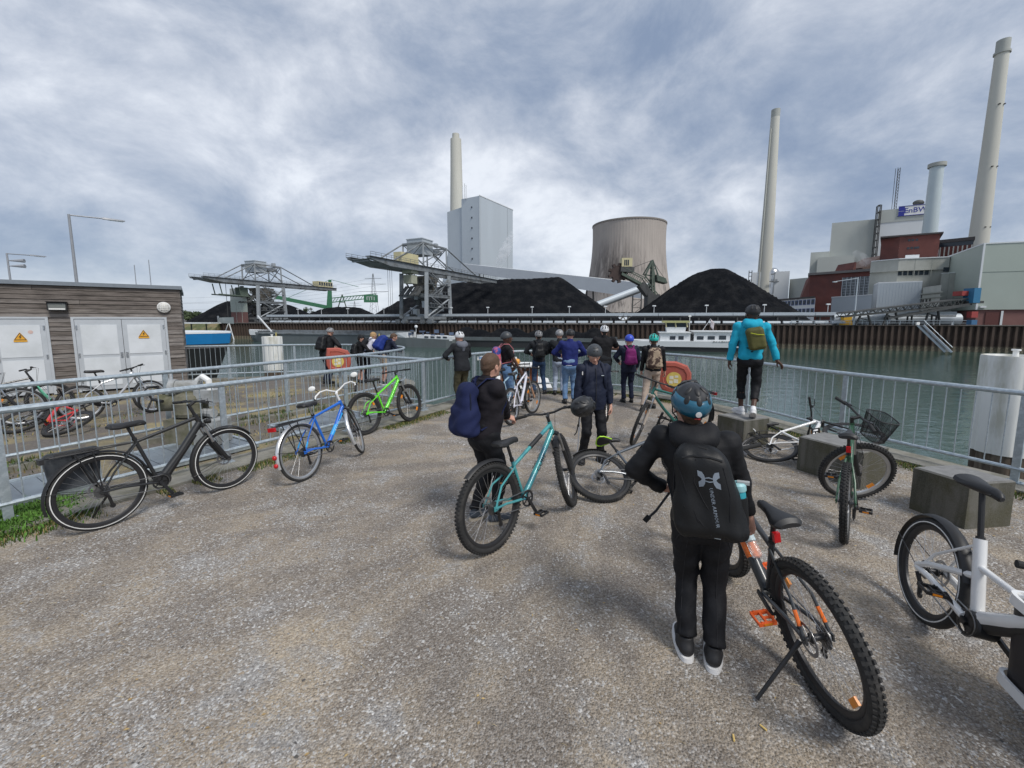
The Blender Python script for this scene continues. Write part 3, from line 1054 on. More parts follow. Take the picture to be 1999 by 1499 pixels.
# far materials
clad_lg=mat('light grey cladding',(0.47,0.52,0.56),0.5,0.1,0.05,0.06,stretch=(1,1,0.2))
clad_w=mat('white cladding',(0.66,0.68,0.69),0.5,0,0.05,0.1)
clad_be=mat('beige cladding',(0.44,0.46,0.43),0.6,0,0.06,0.1)
clad_gr=mat('pale green cladding',(0.37,0.415,0.37),0.55,0.05,0.06,0.15)
clad_gr2=mat('metal hall grey',(0.42,0.46,0.49),0.5,0.15,0.05,0.2)
conc_w=mat('stained concrete facade',(0.41,0.415,0.38),0.85,0,0.12,0.15,col2=(0.28,0.285,0.25),mscale=0.12,stretch=(1,1,0.4))
brick=mat('dark red brick',(0.150,0.052,0.043),0.85,0,0.18,0.4,col2=(0.105,0.045,0.04),mscale=0.15)
brick_b=mat('brick plinth',(0.19,0.095,0.085),0.85,0,0.12,0.4)
roofdark=mat('dark roof edge',(0.055,0.05,0.05),0.7)
glass_d=mat('dark window glass',(0.028,0.038,0.05),0.12,0,0.35,0.5)
steel_g=mat('grey steelwork',(0.215,0.235,0.25),0.55,0.2,0.16,0.8,col2=(0.13,0.135,0.135),mscale=0.5)
steel_l=mat('light steelwork',(0.34,0.365,0.385),0.5,0.2,0.12,0.8)
steel_d=mat('sooty steel',(0.075,0.078,0.078),0.7,0.2,0.3,0.8)
steel_gn=mat('green steelwork',(0.055,0.19,0.10),0.6,0.1,0.15,0.6)
steel_dg=mat('dark green steelwork',(0.095,0.125,0.10),0.7,0.1,0.25,0.6)
chim_m=mat('chimney concrete',(0.53,0.52,0.46),0.75,0,0.08,0.12,stretch=(1,1,0.15))
coal_m=mat('coal',(0.0062,0.0072,0.0092),0.95,0,0.35,1.5,0.35,1.6,col2=(0.017,0.0175,0.019),mscale=0.25,brough=0.8,spec=0.08)
cream=mat('cream cabin',(0.55,0.50,0.30),0.6,0,0.08,0.5)
class Face:
 """a front wall found from two roof points of the photo; s runs to the right, off towards the camera"""
 def __init__(f,u0,v0,Y0,u1,v1,depth,z0=Z_QUAY,same_y=None):
  f.p0=PY(u0,v0,Y0)
  f.z=f.p0.z
  f.p1=PY(u1,v1,same_y) if same_y else G(u1,v1,f.z)
  f.z0=z0
  a=f.p1-f.p0
  a.z=0
  f.L=a.length
  f.d=a.normalized()
  f.n=Vector((f.d.y,-f.d.x,0))
  if f.n.dot(-f.p0)<0:
   f.n=-f.n
  f.w=Vector((f.p0.x,f.p0.y,0)).normalized()
  f.depth=depth
  f.base=Vector((f.p0.x,f.p0.y,z0))
 def pt(f,s,z,off=0.0):
  p=f.p0+f.d*s+(f.n*off if off >= 0 else f.w*-off)
  return Vector((p.x,p.y,z))
 def blk(f,mb,s0,s1,z0,z1,o0,o1,m=0):
  mb.hexa([f.pt(s0,z0,o1),f.pt(s1,z0,o1),f.pt(s1,z0,o0),f.pt(s0,z0,o0)], [f.pt(s0,z1,o1),f.pt(s1,z1,o1),f.pt(s1,z1,o0),f.pt(s0,z1,o0)],m)
 def at(f,u,v):
  r_=ray(u,v)
  A=np.array([[r_.x,-f.d.x],[r_.y,-f.d.y]])
  t,s=np.linalg.solve(A,np.array([f.p0.x,f.p0.y]))
  return float(s),float(CAM_H+r_.z*t)
 def body(f,mb,m=0):
  f.blk(mb,0,f.L,f.z0,f.z,-f.depth,0,m)
  return mb
 def edge(f,mb,t=0.4,h=0.5,m=0):
  f.blk(mb,-t,f.L+t,f.z+0.003,f.z+h,-f.depth-t,t,m)
  return mb
def seams(f,root,name,mt,n_v=0,rows=(),w_=0.12,off=0.06):
 for k in range(1,n_v):
  m=MB()
  s=f.L*k/n_v
  f.blk(m,s-w_/2,s+w_/2,f.z0,f.z-0.05,0.004,off)
  m.build(name,mt,root,smooth=False)
 for z in rows:
  m=MB()
  f.blk(m,0.1,f.L-0.1,z-w_/2,z+w_/2,0.003,off*0.8)
  m.build(name,mt,root,smooth=False)
# boiler house and its stack
f=Face(935,381.5,520,1001,410,60)
root=thing('boiler_house','huge windowless pale grey boiler house beside the slender central chimney','power station',f.base)
m=MB()
dl=-f.n
f.body(m)
m.build('boiler_tower',clad_lg,root,smooth=False)
lf=Vector((-0.85,0.53,0)).normalized()
cA=f.pt(0,0,-0.5)
def lp(t,z,b_=0.0):
 p=cA+lf*t+f.d*b_
 return Vector((p.x,p.y,z))
m=MB()
m.hexa([lp(0,.7),lp(0,.7,40),lp(27,.7,40),lp(27,.7)][::-1],[lp(0,f.z-.2),lp(0,f.z-.2,40),lp(27,f.z-.2,40),lp(27,f.z-.2)][::-1])
m.build('stair_tower',clad_lg,root,smooth=False)
m=MB()
zz=f.z-9
m.hexa([lp(27.1,.7,2),lp(27.1,.7,40),lp(52,.7,40),lp(52,.7,2)][::-1],[lp(27.1,zz,2),lp(27.1,zz,40),lp(52,zz-3,40),lp(52,zz-3,2)][::-1])
m.hexa([lp(52.1,.7,3),lp(52.1,.7,40),lp(70,.7,40),lp(70,.7,3)][::-1],[lp(52.1,90,3),lp(52.1,90,40),lp(66,40,40),lp(66,40,3)][::-1])
m.build('annex',clad_lg,root,smooth=False)
for k in range(9):
 m=MB()
 z=40+k*(f.z-52)/8
 a=lp(11,z,-0.2)
 m.box(a,(1.6,0.8,1.8))
 m.build('window',glass_d,root,smooth=False)
for s in (1.2,f.L*0.82):
 m=MB()
 f.blk(m,s,s+0.9,.7,f.z-.3,0.004,0.35)
 m.build('corner_strip',clad_gr2,root,smooth=False)
m=MB()
f.edge(m,0.4,0.9)
m.build('roof_edge',clad_w,root,smooth=False)
for k,(u,h) in enumerate(((903,375),(907,368),(910,371))):
 p=PY(u,h,530)
 MB().rod((p.x,p.y,f.z-1),(p.x,p.y,p.z+6),0.5,6).build('vent_pipe',clad_w,root)
def chimney(label,ub,vb,ut,vt,Y,rb,rt,mt,bands=(),cap=None,group='tall chimneys of the power station'):
 pb,pt_=PY(ub,vb,Y),PY(ut,vt,Y)
 x=(pb.x+pt_.x)/2
 root=thing('chimney',label,'chimney',(x,Y,Z_QUAY),group)
 H=pt_.z
 m=MB()
 zb=pb.z
 rb0=rb+(rb-rt)*(zb-Z_QUAY)/max(H-zb,1)
 m.lathe([(rb0,Z_QUAY),(rb,zb),((rb+rt)/2*0.985,(zb+H)/2),(rt,H),(rt*0.86,H),(rt*0.86,H-4)],40,(x,Y,0))
 m.build('shaft',mt,root,ang=60)
 for (h0,h1,r_,mt2,nm) in bands:
  m=MB().lathe([(r_,H+h0),(r_,H+h1),(r_*0.9,H+h1+0.01)],40,(x,Y,0))
  m.build(nm,mt2,root,ang=60)
 return root,x,H
cg=mat('grey chimney head',(0.37,0.38,0.35),0.8)
r_,x,H=chimney('pale slender chimney rising behind the grey boiler house, with a narrower head',892,395,889.5,272,575,8.6,7.0,chim_m,
 [(0,6.5,4.6,chim_m,'chimney_head')])
r_,x,H=chimney('free standing pale chimney with slanted dark head beside the right coal heap',1495,529,1512.5,216,300,4.4,2.6,chim_m,
 [(-9,0.6,2.67,cg,'chimney_head')])
m=MB().ell((x+4.5,298,34),(4.2,4,4.2),16,10)
m.rod((x+4.5,298,20),(x+4.5,298,34),3.9,16)
m.build('flue_duct',chrome,r_)
m=MB()
for k in range(10):
 m.rod((x+1+k,293.5,28),(x+1+k,293.5,30),0.15,4)
m.beam((x,293.5,28.3),(x+11,293.5,28.3),0.8,0.5)
m.build('platform',steel_g,r_,smooth=False)
MB().beam((x-5.3,298,Z_QUAY),(x-3.1,299,H-12),0.8,0.8).build('ladder_duct',cg,r_)
r_,x,H=chimney('short pale blue grey steel chimney with flared cap in front of the lettered sign',1818,455,1826,323,200,2.75,2.45,mat('pale blue steel',(0.50,0.57,0.59),0.45,0.1,0.05,0.2),
 [(-0.7,0.9,3.2,cg,'chimney_cap')])
r_,x,H=chimney('tallest pale chimney at the right edge with a ring gallery near its top',1921,475,1947.5,80,180,3.15,2.0,chim_m,
 [(-4.9,-4.1,2.5,cg,'ring_gallery'),(-4.0,0.3,2.06,cg,'chimney_head')])
for z in (20,44,68):
 for dx in (-1.0,0.8):
  MB().box((x+dx*1.1,180-2.9+z*0.008,20+z),(0.4,0.8,0.4)).build('warning_light',roofdark,r_,smooth=False)
# cooling tower
ct_m,n,l,b=node_mat('cooling tower concrete')
b.inputs['Roughness'].default_value=0.9
tcn=n.new('ShaderNodeTexCoord')
sp=n.new('ShaderNodeSeparateXYZ')
l.new(tcn.outputs['Object'],sp.inputs[0])
base_c=gmix(grange(gnoise(0.05,5,0.6,0,(1,1,0.25)),0.35,0.65),(0.45,0.405,0.365),(0.37,0.332,0.302))
strk=grange(gnoise(0.30,6,0.7,0.2,(1,1,0.05)),0.50,0.62)
hm=grange(sp.outputs[2],82,46)
mul=n.new('ShaderNodeMath')
mul.operation='MULTIPLY'
l.new(strk,mul.inputs[0])
l.new(hm,mul.inputs[1])
c=gmix(mul.outputs[0],base_c,(0.20,0.18,0.165))
wv=n.new('ShaderNodeTexWave')
wv.wave_type='BANDS'
wv.bands_direction='Z'
wv.inputs['Scale'].default_value=0.35
l.new(tcn.outputs['Object'],wv.inputs[0])
c=gmix(grange(wv.outputs[0],0.0,0.25,0.30,0.0),c,(0.25,0.215,0.195))
patch=n.new('ShaderNodeVectorMath')
patch.operation='DISTANCE'
patch.inputs[1].default_value=(-24,-30,48)
l.new(tcn.outputs['Object'],patch.inputs[0])
pmul=n.new('ShaderNodeMath')
pmul.operation='MULTIPLY'
l.new(grange(patch.outputs['Value'],34,10),pmul.inputs[0])
l.new(grange(gnoise(0.2,6,0.7,0.3,(1,1,0.15)),0.36,0.56),pmul.inputs[1])
c=gmix(pmul.outputs[0],c,(0.135,0.118,0.108))
l.new(c,b.inputs['Base Color'])
Yc=430
pc_=PY(1226,500,Yc)
root=thing('cooling_tower','broad brownish concrete cooling tower with dark streaks behind the coal yard','cooling tower',(pc_.x,Yc,Z_QUAY))
ptop=PY(1226,424,Yc-36)
Ht=ptop.z
m=MB()
prof=[]
for k in range(25):
 t=k/24
 z=Z_QUAY+8+(Ht-Z_QUAY-8)*t
 zw=0.86
 r0=35.2
 prof.append((r0*math.sqrt(1+((t-zw)/0.98)** 2*0.95),z))
nseg=240
vs_=[]
for r0,z in prof:
 for j in range(nseg):
  a=2*PI*j/nseg
  q_=r0+(0.28 if j%3==0 else 0.0)
  vs_.append((pc_.x+q_*math.cos(a),Yc+q_*math.sin(a),z))
fs=[(i*nseg+j,i*nseg+(j+1)%nseg,(i+1)*nseg+(j+1)%nseg,(i+1)*nseg+j) for i in range(24) for j in range(nseg)]
m.add(vs_,fs)
m.build('shell',ct_m,root,ang=60)
MB().lathe([(35.3,Ht-0.6),(36.2,Ht-0.6),(36.2,Ht+0.7),(34.5,Ht+0.7),(34.5,Ht-0.6)],72,(pc_.x,Yc,0)).build('rim',mat('rim concrete',(0.23,0.21,0.19),0.9),root,ang=60)
m=MB()
for k in range(48):
 a,a2=2*PI*k/48,2*PI*(k+1)/48
 r0,r1=prof[0][0]+1.5,prof[0][0]
 m.rod((pc_.x+r0*math.cos(a),Yc+r0*math.sin(a),Z_QUAY),(pc_.x+r1*math.cos(a2),Yc+r1*math.sin(a2),Z_QUAY+8.5),0.5,5)
 m.rod((pc_.x+r0*math.cos(a2),Yc+r0*math.sin(a2),Z_QUAY),(pc_.x+r1*math.cos(a),Yc+r1*math.sin(a),Z_QUAY+8.5),0.5,5)
m.build('columns',conc,root)
# coal heaps
def heap(label,ridge,slope,seed,res=1.0,rough=0.5,rib=0.35):
 rs=[]
 for (a,b_) in zip(ridge[:-1],ridge[1:]):
  for k in range(9):
   t=k/8
   rs.append([a[i]+(b_[i]-a[i])*t for i in range(3)])
 if len(ridge)==1:
  rs=[list(ridge[0])]
 rs=np.array(rs)
 hm_=rs[:,2].max()-Z_QUAY
 mg=hm_/slope*1.12
 x0,x1=rs[:,0].min()-mg,rs[:,0].max()+mg
 y0,y1=rs[:,1].min()-mg,rs[:,1].max()+mg
 nx,ny=int((x1-x0)/res),int((y1-y0)/res)
 X,Y=np.meshgrid(np.linspace(x0,x1,nx),np.linspace(y0,y1,ny))
 H=np.full(X.shape,-99.0)
 A=np.zeros(X.shape)
 for (rx,ry,rz) in rs:
  d=np.hypot(X-rx,Y-ry)
  h=rz-slope*np.maximum(np.sqrt(d*d+3.0)-1.7,0)
  up=h>H
  H=np.where(up,h,H)
  A=np.where(up,np.arctan2(Y-ry,X-rx)+rx*0.05,A)
 r2=np.random.default_rng(seed)
 N=np.zeros(X.shape)
 for k in range(7):
  fx,fy=r2.normal(0,0.12*1.5** k,2)
  N+=np.sin(X*fx+Y*fy+r2.uniform(0,6))*0.5/1.35** k
 frac=np.clip((rs[:,2].max()-H)/hm_,0,1)
 ribs=np.zeros(X.shape)
 for k in range(5):
  ribs+=np.sin(A*(23+17*k)+r2.uniform(0,6)+N*0.6)/(1+k*0.6)
 Z=np.maximum(H+N*rough*0.6+ribs*rib*0.35*np.sin(frac*PI),Z_QUAY-0.5)
 V=np.stack([X.ravel(),Y.ravel(),Z.ravel()],1)
 idx=np.arange(nx*ny).reshape(ny,nx)
 F=np.stack([idx[:-1,:-1].ravel(),idx[:-1,1:].ravel(),idx[1:,1:].ravel(),idx[1:,:-1].ravel()],1)
 keep=Z.ravel()[F].max(1)>Z_QUAY-0.4
 F=F[keep]
 used=np.unique(F)
 remap=np.full(nx*ny,-1)
 remap[used]=np.arange(len(used))
 V=V[used]
 org=Vector(((x0+x1)/2,(y0+y1)/2,Z_QUAY))
 o=link('coal_heap',np_mesh('coal_heap',V-np.array(org),remap[F],coal_m,True))
 o.location=org
 return tag(o,label,'coal heap','coal heaps on the yard')
def up(u,v,Y):
 p=PY(u,v,Y)
 return (p.x,p.y,p.z)
heap('broad flat topped black coal heap behind the central crane',[up(738,612,160),up(790,583,168),up(868,555,178),up(905,549,178),up(1000,543,177),up(1088,541,174)],0.72,1)
heap('pointed black coal heap with ribbed flanks below the free standing chimney',[up(1368,530,141),up(1390,524,140),up(1412,523,138)],0.74,2,0.7,0.3,0.8)
heap('low black coal heap left of the central crane below the green boom',[up(632,603,232),up(660,598,232),up(697,600,228)],0.5,3)
heap('black coal heap right behind the legs of the left crane',[up(520,594,230),up(560,594,226)],0.55,4)
heap('leftmost coal heap with a steep crest beside the green clad building',[up(447,588,214),up(490,592,220)],0.62,5)
# gantry cranes
def crane(cx_,cy_,rot,near,far,label,front_house):
 A=Vector((0.42,0.907,0))
 A=Matrix.Rotation(rot,3,'Z') @ A
 B=Vector((A.y,-A.x,0))
 c=Vector((cx_,cy_,0))
 root=thing('gantry_crane',label,'crane',(cx_,cy_,Z_QUAY),'coal unloading gantry cranes')
 def P(a,b_,z):
  q_=c+A*a+B*b_
  return Vector((q_.x,q_.y,z))
 rotm=Matrix((A,-B,Vector((0,0,1)))).transposed()
 def bx(m,a,b_,z,da,db,dz):
  m.box(P(a,b_,z),(da,db,dz),rotm)
 la,lb=6.0,4.6
 for sa in (-1,1):
  for sb in (-1,1):
   m=MB().beam(P(sa*la*1.06,sb*lb,2.3),P(sa*la*0.97,sb*lb,15.6),1.0,1.0)
   m.build('leg',steel_l if sb>0 else steel_g,root,smooth=False)
   m=MB()
   for k in (-1.3,1.3):
    bx(m,sa*la*1.06,sb*lb+k,1.5,0.8,1.7,1.0)
    m.rod(P(sa*la*1.06-0.3,sb*lb+k-.4,1.1),P(sa*la*1.06+0.3,sb*lb+k-.4,1.1),0.4,10)
    m.rod(P(sa*la*1.06-0.3,sb*lb+k+.4,1.1),P(sa*la*1.06+0.3,sb*lb+k+.4,1.1),0.4,10)
   m.build('bogie',steel_g,root,smooth=False)
 for z,nm in ((2.4,'sill_beam'),(9.0,'cross_beam')):
  for sb in (-1,1):
   MB().beam(P(-la,sb*lb,z),P(la,sb*lb,z),0.7,0.9).build(nm,steel_g,root,smooth=False)
  for sa in (-1,1):
   MB().beam(P(sa*la,-lb,z+.05),P(sa*la,lb,z+.05),0.6,0.8).build(nm,steel_g,root,smooth=False)
 for sb in (-1,1):
  MB().rod(P(-la,sb*lb,2.8),P(la,sb*lb,8.6),0.28,6).build('brace',steel_l,root)
  MB().rod(P(la,sb*lb,15.2),P(0,sb*lb,9.4),0.25,6).build('brace',steel_g,root)
  MB().rod(P(-la,sb*lb,15.2),P(0,sb*lb,9.4),0.25,6).build('brace',steel_g,root)
 for sb in (-1,1):
  prof_=[(-near,17.3),(far,17.3),(far,16.1),(-near*0.72,15.8),(-near,16.9)]
  m=MB().prism([P(a,sb*3.2-0.45,z) for a,z in prof_],B*0.9)
  m.build('girder',steel_g,root,smooth=False)
  bm_=MB().beam(P(-near,sb*3.2,17.4),P(far,sb*3.2,17.4),1.7,0.14)
  bm_.build('walkway',steel_d,root,smooth=False)
  h=MB()
  for k in range(int((near+far)/1.9)):
   a=-near+k*1.9
   h.rod(P(a,sb*4.0,17.4),P(a,sb*4.0,18.5),0.05,4)
  for z in (18.0,18.5):
   h.rod(P(-near,sb*4.0,z),P(far,sb*4.0,z),0.05,4)
  h.build('handrail',steel_g,root,smooth=False)
 for k in range(9):
  a=-near+0.8+k*(near+far-1.6)/8
  MB().beam(P(a,-2.7,16.6),P(a,2.7,16.6),0.5,0.7).build('cross_tie',steel_g,root,smooth=False)
 m=MB()
 m.add([P(-near,-2.7,16.75),P(-near,2.7,16.75),P(-near*0.72,2.7,15.85),P(-near*0.72,-2.7,15.85)],[(0,1,2,3)])
 m.add([P(-near*0.72,-2.7,15.85),P(-near*0.72,2.7,15.85),P(-8,2.7,15.9),P(-8,-2.7,15.9)],[(0,1,2,3)])
 m.build('underframe',steel_g,root,smooth=False)
 zt=24.0
 for sa in (-1,1):
  for sb in (-1,1):
   MB().beam(P(sa*la,sb*lb*0.8,17.2),P(sa*la*0.98,sb*lb*0.8,zt),0.42,0.42).build('trestle_post',steel_l,root,smooth=False)
   reach=near*0.62 if sa<0 else far*0.66
   MB().rod(P(sa*la,sb*lb*0.8,zt),P(sa*(la+reach*0.72),sb*3.2,17.5),0.2,6).build('stay',steel_g,root)
  MB().beam(P(sa*la,-lb*.8,zt),P(sa*la,lb*.8,zt),0.4,0.5).build('trestle_beam',steel_g,root,smooth=False)
  MB().rod(P(sa*la,-lb*.8,zt),P(sa*la,lb*.8,17.6),0.15,5).build('trestle_brace',steel_g,root)
  MB().rod(P(sa*la,lb*.8,zt),P(sa*la,-lb*.8,17.6),0.15,5).build('trestle_brace',steel_g,root)
 for sb in (-1,1):
  MB().beam(P(-la,sb*lb*.8,zt),P(la,sb*lb*.8,zt),0.4,0.5).build('trestle_beam',steel_g,root,smooth=False)
  MB().rod(P(-la,sb*lb*.8,zt),P(la,sb*lb*.8,18.4),0.17,5).build('trestle_brace',steel_g,root)
  MB().rod(P(la,sb*lb*.8,zt),P(-la,sb*lb*.8,18.4),0.17,5).build('trestle_brace',steel_g,root)
 m=MB()
 bx(m,-2.6,0,23.2,5.2,5.6,4.4)
 bx(m,-2.6,0,25.5,5.5,5.9,0.25)
 m.build('machine_house',clad_gr2,root,smooth=False)
 m=MB()
 bx(m,3.0,1.0,22.6,4.2,3.2,1.2)
 bx(m,3.6,-1.2,23.0,2.2,1.6,1.0)
 m.rod(P(1.5,0,25.2),P(6.5,0,25.2),0.12,5)
 m.rod(P(6.2,0,23),P(6.2,0,26),0.12,5)
 bx(m,5.6,0,25.2,1.5,0.8,1.2)
 m.build('hoist_gear',steel_l,root,smooth=False)
 m=MB()
 if front_house:
  bx(m,-near*0.42,2.0,18.9,7.5,2.6,2.6)
  m.build('cabin',cream,root,smooth=False)
 else:
  bx(m,far-5,0,18.9,9.0,3.6,2.6)
  m.build('cabin',cream,root,smooth=False)
  for k in range(6):
   w_=MB()
   bx(w_,far-8.6+k*1.45,1.82,19.1,1.0,0.1,1.5)
   w_.build('window',glass_d,root,smooth=False)
  m=MB()
  for a in (-near*0.74,-near*0.46):
   for sb in (-1,1):
    m.rod(P(a,sb*2,15.4),P(a+0.8,sb*2,11.3),0.2,5)
  for sb in (-1,1):
   m.rod(P(-near*0.76,sb*2,11.4),P(-near*0.3,sb*2,11.1),0.25,5)
   m.rod(P(-near*0.3,sb*2,11.1),P(-la,sb*2,8.4),0.25,5)
  m.build('hanging_walkway',steel_dg,root)
  m=MB()
  bx(m,-near*0.36,0,12.8,3.0,3.2,3.6)
  m.build('driver_cab',steel_dg,root,smooth=False)
 m=MB()
 top=[P(-4.6,-3,14.8),P(2.8,-3,14.8),P(2.8,3,14.8),P(-4.6,3,14.8)]
 low=[P(-2.0,-1.3,9.2),P(1.4,-1.3,9.2),P(1.4,1.3,9.2),P(-2.0,1.3,9.2)]
 m.hexa(low,top)
 m.build('hopper',mat('stained hopper',(0.22,0.20,0.17),0.8,0,0.3,0.6,col2=(0.10,0.095,0.085),mscale=0.4),root,smooth=False)
 for k in range(4):
  m=MB().hexa([P(-8.6,-3.6+k*1.9,8.7),P(-8.6,-2.2+k*1.9,8.7),P(-5.4,-2.2+k*1.9,11.6),P(-5.4,-3.6+k*1.9,11.6)], [P(-8.6,-3.6+k*1.9,9.0),P(-8.6,-2.2+k*1.9,9.0),P(-5.4,-2.2+k*1.9,11.9),P(-5.4,-3.6+k*1.9,11.9)])
  m.build('spill_flap',steel_d,root,smooth=False)
 r3=random.Random(int(cx_*10))
 for k in range(30):
  m=MB()
  bx(m,r3.uniform(-4.8,5.2),r3.uniform(-3.8,3.8),r3.uniform(3,13.5),r3.uniform(0.8,2.4),r3.uniform(0.8,2.0),r3.uniform(0.6,2.0))
  m.build('equipment_box',r3.choice([steel_d,steel_g,steel_d,steel_dg,clad_gr2]),root,smooth=False)
 for z0,z1,a0_,a1_ in ((2.6,5.6,-4.5,2.5),(5.6,8.8,2.5,-4.5),(9.2,12.4,-3.5,3.2),(12.4,15.4,3.2,-3.5)):
  m=MB()
  for bb_ in (3.9,4.9):
   m.beam(P(a0_,bb_,z0),P(a1_,bb_,z1),0.12,0.3)
   m.rod(P(a0_,bb_,z0+1),P(a1_,bb_,z1+1),0.05,4)
  for k in range(9):
   t=(k+0.5)/9
   bx(m,a0_+(a1_-a0_)*t,4.4,z0+(z1-z0)*t,0.3,0.9,0.06)
  m.build('stairs',steel_g,root,smooth=False)
 for z in (5.6,9.3,12.4):
  m=MB()
  bx(m,0,4.4,z,2*la,1.3,0.12)
  for k in range(9):
   m.rod(P(-la+k*1.5,5.0,z),P(-la+k*1.5,5.0,z+1.1),0.04,4)
  m.rod(P(-la,5.0,z+1.1),P(la,5.0,z+1.1),0.05,4)
  m.build('landing',steel_g,root,smooth=False)
 if front_house:
  m=MB()
  bx(m,-9.0,1.2,15.6,3.0,3.4,1.3)
  bx(m,-9.0,1.2,13.4,2.6,2.8,2.4)
  for k in range(4):
   m.rod(P(-9+(k%2)*2-1,0.5+(k // 2)*1.6,14),P(-9,1.2,20.0),0.12,4)
  m.build('driver_cab',mat('pale olive cab',(0.36,0.37,0.29),0.6,0,0.15,0.6),root,smooth=False)
  for k in range(3):
   MB().rod(P(-near*0.62+k*0.8,0,15.6),P(-near*0.62+k*0.8,0,4.5),0.045,4).build('hoist_rope',steel_d,root)
 else:
  MB().rod(P(-near*0.60,0,15.6),P(-near*0.60,0,3.0),0.09,5).build('hoist_rope',steel_d,root)
 return root
crane(-26.5,130,0.0,27.5,41,'large grey gantry crane in the centre with a cream cabin on its near boom',True)
crane(-104,176,0.06,26,37,'grey gantry crane farther left beside the green mast, cabin at its far boom end',False)
# quay conveyor, hoods, clutter
root=thing('quay_conveyor','long low grey belt conveyor gallery running along the far quay edge','conveyor',Q(-20,3))
for k in range(22):
 s0=-95+k*9.0
 MB().beam(Q(s0,5.0,3.35),Q(s0+8.9,5.0,3.35),2.2,0.75).build('cover',clad_lg,root,smooth=False)
 m=MB()
 for s in (s0+1,s0+5.5):
  m.beam(Q(s,4.2,Z_QUAY),Q(s,4.2,3.0),0.25,0.25)
  m.beam(Q(s,5.8,Z_QUAY),Q(s,5.8,3.0),0.25,0.25)
 m.beam(Q(s0,4.1,2.75),Q(s0+8.9,4.1,2.75),0.2,0.3)
 m.build('support',steel_d,root,smooth=False)
root=thing('hood_row','row of small light grey hoods along the top of the sheet pile wall','hoods',Q(-20,1))
for k in range(52):
 s0=-90+k*3.3
 m=MB()
 rings=[]
 for s in (s0,s0+2.7):
  rings.append([Q(s,1.2+0.5*math.cos(a),1.05+0.55*math.sin(a)) for a in [PI*j/6 for j in range(7)]])
 m.loft(rings)
 m.build('hood',clad_gr2,root,ang=40)
for k in range(14):
 s=-85+k*12.5+random.uniform(-2,2)
 m=MB().rod(Q(s,6.5,3.6),Q(s,6.5,5.6),0.07,5)
 m.box(Q(s,6.5,5.7),(0.9,0.35,0.3))
 tag(m.build('light_post',clad_w,smooth=False),'small white light post standing on the quay conveyor, '+['first','second','third','fourth','fifth','sixth','seventh','eighth','ninth','tenth','eleventh','twelfth','thirteenth','last'][k]+' from the left','light post','light posts on the quay conveyor')
# enclosed conveyors and stacker
p0,p1=PY(905,522,480),PY(1262,568,235)
root=thing('conveyor_bridge','long white enclosed conveyor bridge sloping down past the cooling tower','conveyor',p1)
m=MB().beam(p0,p1,7,8.5)
m.build('gallery',clad_w,root,smooth=False)
d=(p1-p0)
for t in (0.18,0.5,0.82):
 a=p0+d*t
 m=MB()
 m.beam(a+Vector((-2,0,-3.8)),Vector((a.x-3,a.y,Z_QUAY)),0.9,0.9)
 m.beam(a+Vector((2,0,-3.8)),Vector((a.x+3,a.y,Z_QUAY)),0.9,0.9)
 m.build('trestle',steel_d,root,smooth=False)
p0,p1=PY(1166,595,205),PY(1252,562,215)
root=thing('tube_conveyor','light grey tubular conveyor rising to the right between the two coal heaps','conveyor',p0)
m=MB().rod(p0,p1,1.6,14)
m.build('tube',clad_lg,root)
m=MB()
for sx in (-2.2,2.2):
 m.beam((p1.x+sx-2,p1.y,Z_QUAY),(p1.x+sx-2,p1.y,p1.z-1),0.5,0.5)
for z in (4,8,12):
 m.beam((p1.x-4.2,p1.y,z),(p1.x+0.2,p1.y,z),0.3,0.3)
 m.beam((p1.x-4.2,p1.y,z-3.5),(p1.x+.2,p1.y,z),0.25,0.25)
m.beam((p0.x,p0.y,p0.z-1.7),(p1.x,p1.y,p1.z-1.9),2.0,0.4)
m.build('trestle',steel_d,root,smooth=False)
Ys=172
root=thing('bucket_wheel_stacker','dark green bucket wheel stacker with raised boom in front of the cooling tower','excavator',(PY(1275,590,Ys).x,Ys,Z_QUAY))
def S(u,v,dy=0.0):
 return PY(u,v,Ys+dy)
tip,knee,base_=S(1212,535),S(1250,555),S(1277,590)
for dy in (-1.6,1.6):
 o_=Vector((0,dy,0))
 m=MB()
 for (a,b_) in ((tip,knee),(knee,base_)):
  m.beam(a+o_,b_+o_,0.6,1.0)
  m.beam(a+o_+Vector((1.0,0,2.4)),b_+o_+Vector((1.6,0,2.4)),0.3,0.3)
 for k in range(12):
  t=k/11
  a=tip+(knee-tip)*(t*2) if t<.5 else knee+(base_-knee)*(t*2-1)
  m.beam(a+o_,a+o_+Vector((1.3,0,2.4)),0.18,0.18)
 m.build('boom',steel_dg,root,smooth=False)
m=MB()
m.beam(tip,knee,3.0,0.9)
m.beam(knee,base_,4.2,2.6)
m.build('belt',steel_d,root,smooth=False)
wc=S(1206,533)
m=MB().lathe([(0.5,-0.8),(2.9,-0.8),(3.1,0),(2.9,0.8),(0.5,0.8)],16,wc,Matrix.Rotation(R(90),3,'X'))
for k in range(9):
 a=2*PI*k/9
 m.box(wc+Vector((3.3*math.cos(a),0,3.3*math.sin(a))),(1.3,1.8,1.1),Matrix.Rotation(-a,3,'Y'))
m.build('bucket_wheel',mat('rust brown wheel',(0.06,0.04,0.035),0.8,0,0.3,0.5),root,smooth=False)
m=MB().box(S(1222,513),(4.2,3.6,3.4))
m.build('cab',cream,root,smooth=False)
for k in range(3):
 MB().box(S(1217.5+k*3.4,513.5)+Vector((0,-1.85,0)),(0.45,0.1,2.2)).build('window',glass_d,root,smooth=False)
MB().beam(S(1210,526),S(1236,527),3.4,2.0).build('machinery',steel_d,root,smooth=False)
apex=S(1273,508)
